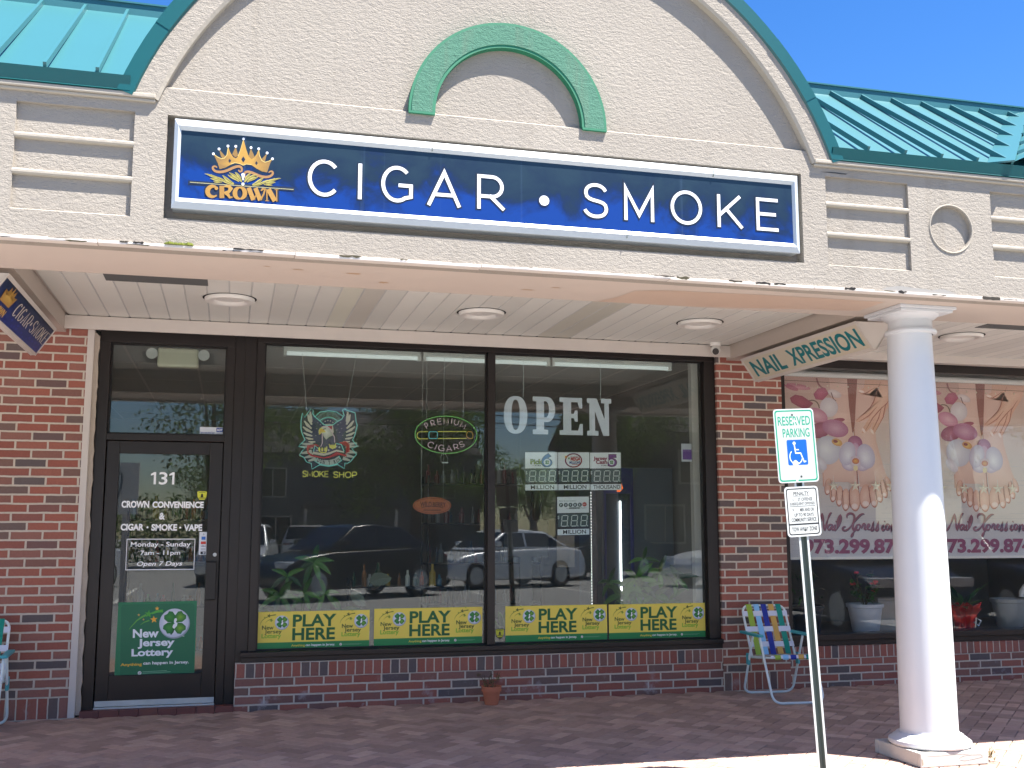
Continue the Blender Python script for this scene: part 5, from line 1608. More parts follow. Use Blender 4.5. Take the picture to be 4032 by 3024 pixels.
p.poly([(450, 920), (540, 990), (700, 960), (880, 880), (980, 880), (1040, 1010), (900, 980), (760, 1030), (640, 1060), (430, 1020)], navy)
p.poly([(430, 1030), (640, 1070), (760, 1045), (900, 995), (1050, 1030), (1060, 1060), (900, 1030), (760, 1090), (640, 1120), (400, 1075)], cream_)
for x, y in ((505, 1010), (740, 1005), (960, 945), (900, 930)): p.star(x, y, 26, (196, 196, 206))
p.poly([(510, 1160), (600, 1200), (740, 1210), (860, 1180), (950, 1120), (1005, 1220), (900, 1290), (740, 1325), (560, 1290), (455, 1220)], (190, 196, 190))
for i, chx in enumerate("DON'T RUN"):
    a = math.radians(118 - i * 7.4 + 0)
    if chx == ' ': continue
    cx = 740 + 440 * math.cos(a) ; cy = 820 + 440 * math.sin(a)
    hh = 42 if chx != "'" else 16; ww = 20 if chx != "'" else 5
    p.text(chx, (cx - ww, cx + ww, cy + (hh if chx != "'" else -20), cy - hh), (40, 50, 60), 0.03, 0, 0 + (math.degrees(a) - 90))
for i, chx in enumerate("THESE COLORS"):
    a = math.radians(-127 + i * 6.8)
    if chx == ' ': continue
    cx = 740 + 268 * math.cos(a); cy = 640 + 370 * math.sin(a)
    p.text(chx, (cx - 15, cx + 15, cy + 32, cy - 32), (26, 34, 38), 0.03, 0, math.degrees(a) * 0.6 + 54)
for x, y in ((540, 950), (600, 950), (660, 950), (780, 890), (820, 890), (860, 890)): p.disc(x + 10, y + 40, 22, 42, 0, (220, 208, 80), n=10)
p.build("printed_panel", EG)
def tubes(pts, r, mat, name, closed=False):
    m = MB(); m.tube(E_(pts), r, 6, closed); return m.build(name, mat, EG, True)
tubes(outline, 0.0042, N_MINT, "neon_tube", True)
tubes([(460, 320), (560, 225), (740, 195), (900, 220), (1040, 310)], 0.004, N_MINT, "neon_tube")
tubes([(560, 400), (640, 350), (740, 330), (840, 350), (920, 400)], 0.004, N_MINT, "neon_tube")
tubes([(610, 640), (610, 860), (580, 930)], 0.0035, N_PINK, "neon_tube"); tubes([(600, 530), (690, 510), (760, 550), (810, 640), (860, 740), (865, 850)], 0.0035, N_PINK, "neon_tube")
tubes([(545, 600), (570, 560), (620, 540)], 0.004, N_YEL, "neon_tube"); tubes([(545, 600), (550, 680), (600, 640), (680, 630)], 0.004, N_YEL, "neon_tube")
tubes([(550, 940), (545, 1020), (590, 1050), (680, 1050), (705, 1000), (700, 930)], 0.0045, N_YEL, "neon_tube"); tubes([(750, 880), (770, 950), (820, 975), (880, 940), (880, 870)], 0.0045, N_YEL, "neon_tube")
tubes([(340, 905), (300, 960), (320, 1060), (400, 1120), (640, 1165), (760, 1145), (900, 1060), (1090, 1130), (1100, 1060), (1160, 1040), (1160, 880), (1080, 830), (960, 860)], 0.004, N_RED, "neon_tube")
tubes([(510, 1160), (455, 1220), (560, 1290), (740, 1325), (900, 1290), (1005, 1220), (950, 1125)], 0.004, N_MINT, "neon_tube")
tubes([(430, 1030), (460, 910), (530, 970)], 0.0038, N_MINT, "neon_tube"); tubes([(890, 870), (1000, 890), (1055, 1030)], 0.0038, N_MINT, "neon_tube")
def neon_word(word, boxes, parent, y, r, mat, T=None):
    m = MB()
    for ch, b in zip(word, boxes):
        x0, x1, z0, z1 = b[:4]; ang = b[4] if len(b) > 4 else 0
        cx, cz = (x0 + x1) / 2, (z0 + z1) / 2; ca, sa = math.cos(math.radians(ang)), math.sin(math.radians(ang))
        for s in STK[ch]:
            pts = []
            for u, v in s:
                x = x0 + u * (x1 - x0) - cx; z = z0 + v * (z1 - z0) - cz
                pts.append((cx + x * ca - z * sa, y, cz + x * sa + z * ca))
            m.tube(pts, r, 6)
    return m.build("neon_lettering", mat, parent, True)
xs_ = []
cx = 0.604
bx = []
for ch, w in zip("SMOKE", (0.031, 0.041, 0.043, 0.034, 0.030)):
    bx.append((cx, cx + w, 1.913, 1.962)); cx += w + 0.010
cx = 0.868; bx2 = []
for ch, w in zip("SHOP", (0.038, 0.037, 0.050, 0.037)):
    bx2.append((cx, cx + w, 1.909, 1.958)); cx += w + 0.013
neon_word("SMOKE", bx, EG, 0.0, 0.0042, N_YEL); neon_word("SHOP", bx2, EG, 0.0, 0.0042, N_YEL)
m = MB()
for a, b in (((0.625, 2.48), (0.575, 3.0)), ((0.965, 2.48), (1.05, 3.0))):
    m.tube([(a[0], 0.01, a[1]), (b[0], 0.05, b[1])], 0.0018, 5)
m.build("hanging_chain", 'galv', EG)

CG = thing("neon_cigar_sign", "oval green neon sign reading premium cigars round a yellow cigar", "neon sign", (1.8635, 0.2, 2.304))
m = MB(); m.tube([(0.283 * math.cos(2 * PI * k / 56), 0, 0.168 * math.sin(2 * PI * k / 56)) for k in range(56)], 0.0042, 6, True); m.build("neon_tube", N_GRN, CG, True)
def cig(px, py): return (1.499 + px * 0.000347 + py * 0.000004 - 1.8635, 0.0, 2.55 + px * 0.00001 - py * 0.000342 - 2.304)
m = MB(); m.tube([cig(*q) for q in ((565, 668), (345, 668), (290, 700), (275, 760), (290, 820), (345, 852), (565, 852))], 0.0036, 6); m.tube([cig(825, 668), cig(1575, 668)], 0.0036, 6); m.tube([cig(825, 848), cig(1575, 848)], 0.0036, 6); m.build("neon_tube", N_YEL, CG, True)
m = MB(); m.tube([cig(*q) for q in ((610, 668), (770, 668), (808, 690), (808, 790), (800, 848), (600, 848), (588, 790), (588, 700))], 0.0036, 6, True); m.build("neon_tube", N_AQ, CG, True)
m = MB(); m.tube([cig(*q) for q in ((1620, 668), (1710, 675), (1750, 720), (1750, 820), (1720, 852), (1640, 852), (1590, 810), (1575, 740))], 0.0036, 6, True); m.build("neon_tube", N_AMB, CG, True)
def cigw(word, data):
    b = []
    for (x, y, w, h, a) in data:
        q = cig(x, y); b.append((q[0] - w * 0.000347 / 2, q[0] + w * 0.000347 / 2, q[2] - h * 0.000342 / 2, q[2] + h * 0.000342 / 2, a))
    neon_word(word, b, CG, 0.0, 0.0036, N_PINK)
cigw("PREMIUM", [(530, 510, 70, 150, 30), (690, 440, 90, 150, 22), (868, 400, 100, 140, 10), (1040, 388, 110, 140, 0), (1185, 395, 10, 140, -8), (1310, 425, 110, 140, -16), (1490, 505, 120, 150, -26)])
cigw("CIGARS", [(640, 1015, 150, 150, -22), (768, 1070, 10, 140, -24), (915, 1095, 150, 150, -8), (1115, 1110, 140, 150, 6), (1300, 1070, 110, 140, 18), (1450, 1005, 110, 140, 24)])
m = MB()
for x in (-0.18, 0.155): m.tube([(x, 0, 0.125), (x, 0.02, 0.72)], 0.0016, 5)
m.tube([(-0.035, 0, -0.168), (-0.048, 0, -0.20), (-0.046, 0, -0.245), (0.012, 0, -0.25), (0.016, 0, -0.21), (-0.01, 0, -0.168)], 0.002, 5)
m.build("hanging_cord", 'galv', CG)
m = MB(); m.box(-0.036, 0.018, -0.008, 0.0, -0.256, -0.246); m.build("pull_switch", 'tube_white', CG)

WO = thing("orange_oval_sign", "orange oval sign with dark lettering hanging low inside the window", "sign", (1.760, 0.30, 1.672))
m = MB(); m.tube([(0, -0.006, 0), (0, 0.006, 0)], 1, 4); m = MB()
m.extrude([(0.175 * math.cos(2 * PI * k / 40), 0.077 * math.sin(2 * PI * k / 40)) for k in range(40)], lambda u, v, d: (u, d, v), -0.004, 0.004); m.build("panel", simple("orange_panel", (178, 92, 44), 0.5), WO)
p = Print(lambda u, v, d: (u, -0.0046 - d, v))
p.ring(0, 0, 0.162, 0.066, 0.005, (120, 54, 24)); p.text("WILD", (-0.11, -0.005, -0.012, 0.034), (96, 40, 22), 0.03); p.text("BERRY", (0.005, 0.125, -0.012, 0.030), (96, 40, 22), 0.03)
p.stroke(bez([(-0.1, -0.02), (-0.03, 0.0), (0.03, 0.0), (0.1, -0.02)], 8), 0.006, (110, 60, 24)); p.rect(-0.08, 0.08, -0.045, -0.036, (110, 54, 28))
p.build("lettering", WO)
m = MB()
for x in (-0.1, 0.1): m.tube([(x, 0, 0.06), (x, 0, 1.35)], 0.0014, 5)
m.build("hanging_cord", 'galv', WO)

# ---- jackpot display
A_j = (2.503, 2.198, 0.000552, 0.000011, -0.000001, -0.000522)
def jackpot(name, label, group, draw, x0, x1, y0, y1):
    r = thing(name, label, "lottery sign", (0, 0.125, 0), group)
    A = A_j
    T = lambda a, b: (A[0] + a * A[2] + b * A[4], A[1] + a * A[3] + b * A[5])
    m = MB(); q = [T(x0, y1), T(x1, y1), T(x1, y0), T(x0, y0)]
    m.extrude(q, lambda u, v, d: (u, d, v), 0.0, 0.03); m.build("housing", 'black', r)
    p = Print(lambda u, v, d: (u, -0.0008 - d, v), A); draw(p); p.build("print", r)
    return r
def digits(p, x, y, red=False):
    c = (216, 226, 220)
    p.rect(x + 18, x + 545, y + 8, y + 235, (70, 88, 90))
    p.text("$", (x + 8, x + 36, y + 105, y + 40), (206, 214, 212), 0.012)
    for k in range(3):
        o = x + 60 + k * 168
        sl = lambda u, v: (o + u + (200 - v) * 0.10, y + 30 + v)
        for a, b in (((14, 8), (98, 8)), ((14, 100), (98, 100)), ((14, 192), (98, 192)), ((6, 14), (6, 94)), ((106, 14), (106, 94)), ((6, 106), (6, 186)), ((106, 106), (106, 186))):
            p.stroke([sl(*a), sl(*b)], 13, c)
        p.disc(o + 126, y + 30 + 190, 9, edge=c, n=8)
def panel_common(p, x0, x1, y0, word, wx):
    p.rect(x0 + 4, x1 - 4, y0 + 280, y0, (240, 244, 248)); digits(p, x0 + 4, y0 + 285); p.rect(x0 + 6, x1 - 2, y0 + 660, y0 + 558, (236, 242, 248), 0); p.text(word, (wx[0], wx[1], y0 + 642, y0 + 572), (24, 28, 34), 0.016)
def d1(p):
    panel_common(p, 132, 694, 88, "MILLION", (232, 632))
    p.text("6", (408, 606, 352, 100), (60, 76, 52), 0.085); p.text("6", (418, 596, 342, 110), (36, 104, 168), 0.06); p.disc(510, 262, 58, edge=(230, 236, 240), n=20); clover(p, 510, 262, 44, False)
    p.text("Pick", (222, 440, 298, 205), (72, 92, 96), 0.06); p.text("Pick", (226, 436, 294, 209), (150, 166, 64), 0.02); p.text("XTRA", (290, 412, 332, 306), (40, 60, 90), 0.03, -0.2); p.text("with", (248, 285, 326, 312), (110, 120, 130), 0.0)
def d2(p):
    panel_common(p, 696, 1252, 90, "MILLION", (798, 1192))
    p.ring(970, 232, 140, 116, 22, (150, 34, 52)); p.ring(962, 226, 138, 116, 8, (84, 60, 120), 100, 330); p.star(835, 170, 30, (226, 160, 60)); p.text("MEGA", (918, 1090, 240, 168), (186, 40, 46), 0.05, 0.05); p.text("MILLIONS", (896, 1088, 292, 246), (40, 62, 140), 0.04, -0.1); p.disc(890, 195, 24, edge=(220, 226, 226), n=12); clover(p, 890, 195, 18, False)
    p.text("New Jersey", (915, 1060, 172, 150), (80, 80, 96), 0.0); p.rect(940, 1065, 308, 298, (176, 80, 86))
def d3(p):
    panel_common(p, 1256, 1808, 96, "THOUSAND", (1312, 1788))
    p.text("5", (1568, 1740, 352, 122), (92, 60, 70), 0.085); p.text("5", (1578, 1730, 342, 132), (116, 48, 130), 0.055); p.disc(1640, 268, 52, edge=(230, 236, 240), n=20); clover(p, 1640, 268, 40, False)
    p.text("Jersey", (1318, 1566, 248, 165), (150, 62, 84), 0.045); p.text("Cash", (1362, 1560, 298, 225), (150, 62, 84), 0.045); p.text("XTRA", (1450, 1556, 334, 312), (60, 50, 70), 0.03, -0.2)
def d4(p):
    panel_common(p, 680, 1238, 868, "MILLION", (782, 1180))
    p.text("New Jersey Lottery", (718, 1008, 955, 926), (70, 90, 100), 0.0)
    for k, chx in enumerate("POWER"):
        cx = 750 + k * 81; p.disc(cx, 1008, 36, edge=(34, 48, 58), mid=(110, 124, 132), n=18, off=(-10, -12)); p.text(chx, (cx - 15, cx + 15, 1026, 990), (206, 214, 218), 0.05)
    p.disc(1156, 1002, 38, edge=(170, 34, 44), mid=(220, 110, 110), n=18, off=(-8, -12)); p.text("BALL", (1134, 1178, 1010, 994), (240, 220, 220), 0.03)
    p.rect(890, 1072, 1078, 1050, (36, 44, 50)); p.text("POWER", (900, 1064, 1072, 1056), (206, 214, 218), 0.02); p.text("PLAY", (1084, 1195, 1078, 1052), (150, 160, 166), 0.02); p.text("with", (836, 886, 1076, 1058), (60, 70, 80), 0.0)
gname = "lottery jackpot displays inside the window"
jackpot("jackpot_display", "jackpot display with a blue six, first of the upper row", gname, d1, 130, 696, 84, 752)
jackpot("jackpot_display", "jackpot display with a red ring logo, middle of the upper row", gname, d2, 697, 1254, 86, 752)
jackpot("jackpot_display", "jackpot display with a purple five ending in thousand", gname, d3, 1255, 1812, 92, 758)
jackpot("jackpot_display", "single jackpot display with five dark balls and one red ball", gname, d4, 676, 1244, 862, 1536)

# ================================================================ shop interior
IN = thing("shop_interior", "dim shop interior behind the glass with tiled ceiling and pale walls", "room")
m = MB(); m.box(-2.2, 4.62, 7.6, 7.7, 0.0, 3.2); m.box(-2.3, -2.2, 0.24, 7.7, 0.0, 3.2); m.box(4.55, 4.65, 0.24, 7.6, 0.0, 3.2); m.build("interior_wall", 'int_wall', IN)
m = MB(); m.box(4.63, 4.69, 0.0, 0.20, 0.05, 3.2); 
m = MB(); m.box(-2.2, 4.55, 0.20, 7.6, -0.02, 0.048); m.build("interior_floor", 'int_floor', IN)
m = MB(); m.box(-2.2, 4.55, 0.20, 7.6, 3.10, 3.16); m.build("ceiling", 'int_ceiling', IN)
m = MB()
for i in range(12): m.box(-2.2 + i * 0.61, -2.2 + i * 0.61 + 0.022, 0.2, 7.6, 3.0965, 3.0998)
for j in range(7): m.box(-2.2, 4.55, 0.6 + j * 1.22, 0.622 + j * 1.22, 3.0945, 3.0964)
m.build("ceiling_grid", 'white_trim', IN)
m = MB(); m.box(4.245, 4.315, 0.17, 0.24, 0.05, 3.09); m.build("corner_post", 'white_trim', IN)
m = MB(); m.box(0.1, 4.4, 0.17, 0.75, 0.36, 0.40); m.build("window_ledge", 'white_trim', IN)
def strip(x0, x1, y, z, label):
    r = thing("strip_light", label, "ceiling light", ((x0 + x1) / 2, y, z), "white strip lights inside the shop window")
    L = (x1 - x0) / 2
    m = MB(); m.box(-L, L, -0.04, 0.04, 0.015, 0.06); m.build("housing", 'plastic_white', r, bevel=0.004)
    m = MB(); m.tube([(-L + 0.03, 0, -0.008), (L - 0.03, 0, -0.008)], 0.019, 10); m.build("lamp_tube", 'lampglow', r, True)
    m = MB(); m.box(-L, -L + 0.025, -0.035, 0.035, -0.032, 0.0148); m.box(L - 0.025, L, -0.035, 0.035, -0.032, 0.0148); m.build("lamp_holder", 'plastic_white', r)
strip(0.42, 1.66, 0.42, 3.03, "white strip light next to the door jamb")
strip(1.68, 2.90, 0.42, 3.03, "white strip light crossing behind the window mullion")
strip(2.92, 4.14, 0.42, 3.03, "white strip light next to the brick pier")
EL = thing("emergency_light", "cream emergency light with two round lamps inside the transom", "emergency light", (-0.475, 0.42, 2.95))
m = MB(); m.box(-0.17, 0.17, -0.05, 0.05, -0.095, 0.07); m.build("case", simple("cream_plastic", (224, 218, 190), 0.45, var=0.03), EL, bevel=0.018, seg=3)
for s in (-1, 1):
    m = MB(); m.tube([(s * 0.215, -0.075, 0.012), (s * 0.215, 0.03, 0.012)], lambda t: 0.048 - 0.02 * t, 20); m.build("lamp_head", 'lens', EL, True)
    m = MB(); m.box(s * 0.19 - 0.035, s * 0.19 + 0.0, -0.01, 0.01, 0.0, 0.024) if False else m.tube([(s * 0.165, 0.0, 0.01), (s * 0.2, 0.0, 0.01)], 0.012, 8); m.build("lamp_arm", 'plastic_white', EL)

# cooler with lit strip, blue header and pale side
CO = thing("drink_cooler", "tall drinks cooler with blue frame and white lit edge", "cooler", (3.9, 1.3, 0.05))
m = MB(); m.box(-0.18, 0.62, 0.0, 0.75, 0.0, 2.05); m.build("cabinet", simple("grey_cooler", (96, 106, 116), 0.4), CO, bevel=0.01)
m = MB(); m.box(-0.16, 0.16, -0.035, -0.001, 1.78, 2.04); m.box(-0.16, -0.14, -0.035, -0.001, 0.1, 1.7795); m.box(0.13, 0.16, -0.035, -0.001, 0.1, 1.7795); m.build("door_frame", simple("blue_frame", (16, 26, 110), 0.4), CO)
m = MB(); m.box(-0.139, 0.129, -0.02, -0.002, 0.1, 1.7794); m.build("door_glass", simple("dark_cooler_glass", (40, 50, 60), 0.15), CO)
m = MB(); m.box(0.004, 0.017, -0.05, -0.036, 0.15, 1.70); m.build("lit_edge", 'led', CO)
m = MB(); m.extrude([(0.0 + 0.05 * math.cos(2 * PI * k / 8 + .4) * (1 if k % 2 else .6), 1.86 + 0.07 * math.sin(2 * PI * k / 8 + .4)) for k in range(8)], lambda u, v, d: (u, d, v), -0.042, -0.036); m.build("emblem", emit("orange_sign", (222, 96, 30), 0.5), CO)
p = Print(lambda u, v, d: (u, -0.002 - d, v)); p.poly([(0.36, 0.32), (0.55, 0.32), (0.50, 0.62), (0.40, 0.66), (0.36, 0.55)], (220, 190, 40)); p.poly([(0.46, 0.32), (0.60, 0.32), (0.60, 0.48), (0.52, 0.46)], (180, 40, 50)); p.build("side_graphic", CO)
# beaded led string
LS = thing("led_string", "vertical string of small white lights in front of the cooler", "light string", (3.47, 0.9, 0))
m = MB()
for i in range(58):
    z = 2.02 - i * 0.0285
    if z < 0.45: break
    m.lathe([(0.0006, z - 0.0045), (0.0045, z), (0.0006, z + 0.0045)], 0, 0, 6, caps=False)
m.build("bulb", emit("led_bead", (255, 255, 255), 1.6), LS); m = MB(); m.box(0.008, 0.06, 0.0, 0.012, 0.42, 2.04); m.build("backing", 'shelf', LS)
# shelving with bottles
def rack(x, y, w, hgt, d, label, nsh, cols, cat="shelf rack", dens=1.0, seed=1):
    r = thing("display_rack", label, cat, (x, y, 0.05)); rd = random.Random(seed)
    m = MB()
    for sx in (-w / 2, w / 2 - 0.02):
        for sy in (0, d - 0.02):
            m = MB(); m.box(sx, sx + 0.02, sy, sy + 0.02, 0, hgt); m.build("upright", 'shelf', r)
    for i in range(nsh):
        z = 0.15 + (hgt - 0.25) * i / max(1, nsh - 1)
        m = MB(); m.box(-w / 2 + 0.001, w / 2 - 0.001, 0.001, d - 0.001, z, z + 0.018); m.build("shelf", 'shelf', r)
    mm = MB()
    for i in range(nsh):
        z = 0.168 + (hgt - 0.25) * i / max(1, nsh - 1)
        xx = -w / 2 + 0.05
        while xx < w / 2 - 0.04:
            if rd.random() < dens:
                c = lin(rd.choice(cols)); hh = rd.uniform(0.10, 0.24); rr = rd.uniform(0.016, 0.032)
                mm.lathe([(rr, z + 0.001), (rr, z + hh * 0.6), (rr * 0.45, z + hh * 0.75), (rr * 0.4, z + hh)], xx, rd.uniform(0.06, d - 0.06), 8, c)
            xx += rd.uniform(0.05, 0.11)
    o = mm.build("goods", M['goods'], r)
    o["kind"] = "stuff"
    return r
M['goods'] = m_attr("shop_goods", 0.3, 0.5)
bott = [(196, 160, 60), (90, 130, 150), (150, 96, 50), (186, 192, 196), (60, 90, 70), (200, 90, 40), (230, 226, 214)]
rack(1.62, 1.0, 1.0, 0.95, 0.32, "low rack of small amber bottles behind the first pane", 2, bott, dens=1.0, seed=3)
rack(-0.55, 2.6, 0.95, 1.6, 0.35, "rack of mixed goods seen through the shop door", 4, bott + [(30, 160, 80), (190, 40, 50)], seed=5)
rack(2.75, 2.4, 1.3, 2.0, 0.4, "dark rack of boxes behind the jackpot displays", 5, [(60, 54, 50), (90, 84, 80), (120, 60, 60), (150, 150, 150), (70, 90, 110)], seed=8)
m = MB()
SPL = thing("black_stand", "thin black perforated stand behind the second pane", "display stand", (2.72, 0.62, 0.05))
m.box(-0.055, 0.055, 0, 0.03, 0.0, 1.52); m.build("post", 'shelf', SPL); m = MB(); m.box(-0.22, 0.22, -0.01, -0.001, 1.15, 1.50); m.build("panel", 'shelf', SPL)
PB = thing("paper_notice", "pale brown paper notice taped behind the second pane", "notice", (3.14, 0.7, 1.35))
m = MB(); m.box(-0.09, 0.09, 0, 0.003, -0.25, 0.25); m.build("sheet", simple("brown_paper", (150, 134, 118), 0.9), PB)
PL2 = thing("purple_notice", "small white and purple notice at the window edge", "notice", (4.19, 0.14, 2.18)); p = Print(); p.rect(-0.075, 0.03, -0.085, 0.085, (206, 206, 214)); p.rect(-0.062, 0.03, -0.065, 0.03, (112, 70, 150)); p.build("print", PL2)

# plants in the shop window
def pachira(name, label, loc, tips, seed):
    r = thing(name, label, "plant", loc); rd = random.Random(seed)
    mp_ = MB(); mp_.lathe([(0.09, 0.0), (0.12, 0.18), (0.128, 0.20), (0.11, 0.20), (0.10, 0.17), (0.001, 0.17)], 0, 0, 24, caps=False); mp_.build("pot", 'black', r, True)
    ms = MB(); ml = MB()
    for (x, y, z, n, L) in tips:
        a = Vector((0, 0, 0.17)); e = Vector((x, y, z)); mid = a.lerp(e, 0.55) + Vector((0, 0, 0.06))
        ms.tube([a, mid, e], 0.0045, 6)
        ph = rd.uniform(0, 6.28)
        for k in range(n):
            t = ph + 2 * PI * k / n
            leaf(ml, e, (math.cos(t), -0.35, math.sin(t) * 0.8 + 0.05), L * rd.uniform(0.8, 1.15), L * 0.25, 0.8, rd.uniform(0.0, 0.9), 6, 0.2, Vector((0, -1, 0.2)))
    ms.build("stem", simple("green_stem", (70, 96, 48), 0.6), r, True); ml.build("leaves", 'leaf', r)
    return r
pachira("potted_plant", "green plant with palmate leaves near the door jamb end of the window", (0.62, 0.36, 0.40),
        [(0.10, -0.10, 0.78, 7, 0.20), (-0.12, -0.12, 0.66, 5, 0.18), (-0.18, -0.12, 0.50, 6, 0.19), (0.02, -0.14, 0.52, 5, 0.17), (0.20, -0.1, 0.52, 5, 0.16), (-0.3, -0.06, 0.40, 5, 0.18), (0.34, -0.08, 0.36, 5, 0.18)], 3)
pachira("potted_plant", "green plant with long drooping leaves before the drinks cooler", (3.72, 0.36, 0.40),
        [(-0.05, -0.12, 0.60, 7, 0.24), (0.2, -0.10, 0.66, 6, 0.22), (-0.18, -0.12, 0.46, 7, 0.24), (0.12, -0.14, 0.44, 6, 0.22), (0.36, -0.12, 0.60, 5, 0.20), (-0.1, -0.1, 0.3, 7, 0.22), (0.22, -0.12, 0.3, 7, 0.22), (0.0, -0.12, 0.5, 7, 0.2), (-0.3, -0.1, 0.58, 5, 0.16), (0.05, -0.08, 0.78, 5, 0.17), (0.3, -0.08, 0.40, 5, 0.2)], 5)
AG = thing("potted_plant", "spiky pale green plant beside the window mullion", "plant", (2.42, 0.34, 0.40))
m = MB(); m.lathe([(0.08, 0.0), (0.11, 0.16), (0.001, 0.15)], 0, 0, 20, caps=False); m.build("pot", 'black', AG, True); m = MB()
rd = random.Random(12)
for k in range(22):
    a = rd.uniform(0, 2 * PI); e = rd.uniform(0.5, 1.6); leaf(m, (0, 0, 0.15), (math.cos(a), math.sin(a), e), rd.uniform(0.22, 0.42), 0.045, 0.5, rd.uniform(0.5, 1.0), 6, 0.3)
m.build("leaves", 'leaf', AG)
CA = thing("potted_plant", "plant with two broad pale leaves on long stalks", "plant", (1.02, 0.40, 0.40))
ms = MB(); ml = MB(); ms.lathe([(0.08, 0), (0.10, 0.15), (0.001, 0.14)], 0, 0, 20, caps=False)
for (x, z, a, L) in ((0.03, 0.50, -0.4, 0.17), (0.20, 0.60, 0.5, 0.20), (-0.14, 0.36, 2.6, 0.15), (0.12, 0.30, -0.8, 0.15), (-0.05, 0.28, 1.0, 0.14), (0.28, 0.34, 0.2, 0.15)):
    ms.tube([(0, 0, 0.14), (x * 0.7, -0.02, z * 0.7), (x, -0.06, z)], 0.004, 5)
    leaf(ml, (x, -0.06, z), (math.cos(a), -0.3, math.sin(a)), L, L * 0.62, 0.5, 0.55, 6, 0.2, Vector((0, -1, 0.2)))
ms.build("stem", simple("dark_stem", (60, 66, 52), 0.7), CA); ml.build("leaves", M.setdefault('leaf_pale', m_leaf("pale_leaf", (60, 72, 60), (128, 136, 116))), CA)

# ================================================================ nail shop window: shades, stars and plants
NI = thing("nail_shop_interior", "dark nail shop interior behind the printed shades", "room")
m = MB(); m.box(4.75, 4.85, 0.24, 6.0, 0, 3.2); m.box(4.85, 12.0, 5.9, 6.0, 0, 3.2); m.box(12.0, 12.1, 0.24, 6.0, 0, 3.2); m.build("interior_wall", 'int_wall', NI)
m = MB(); m.box(4.85, 12.0, 0.2, 5.9, -0.02, 0.046); m.build("interior_floor", 'int_floor', NI)
m = MB(); m.box(4.85, 12.0, 0.2, 5.9, 3.12, 3.18); m.build("ceiling", 'int_ceiling', NI)
m = MB(); m.box(5.15, 12.0, 0.17, 0.72, 0.40, 0.44); m.build("window_ledge", simple("ledge_wood", (130, 120, 110), 0.5), NI)
A_p = (5.236, 3.037, 0.001333, 0.0, -0.00003, -0.00116)
SKIN, SKIN2, SKD = (236, 206, 192), (224, 184, 168), (160, 92, 78)
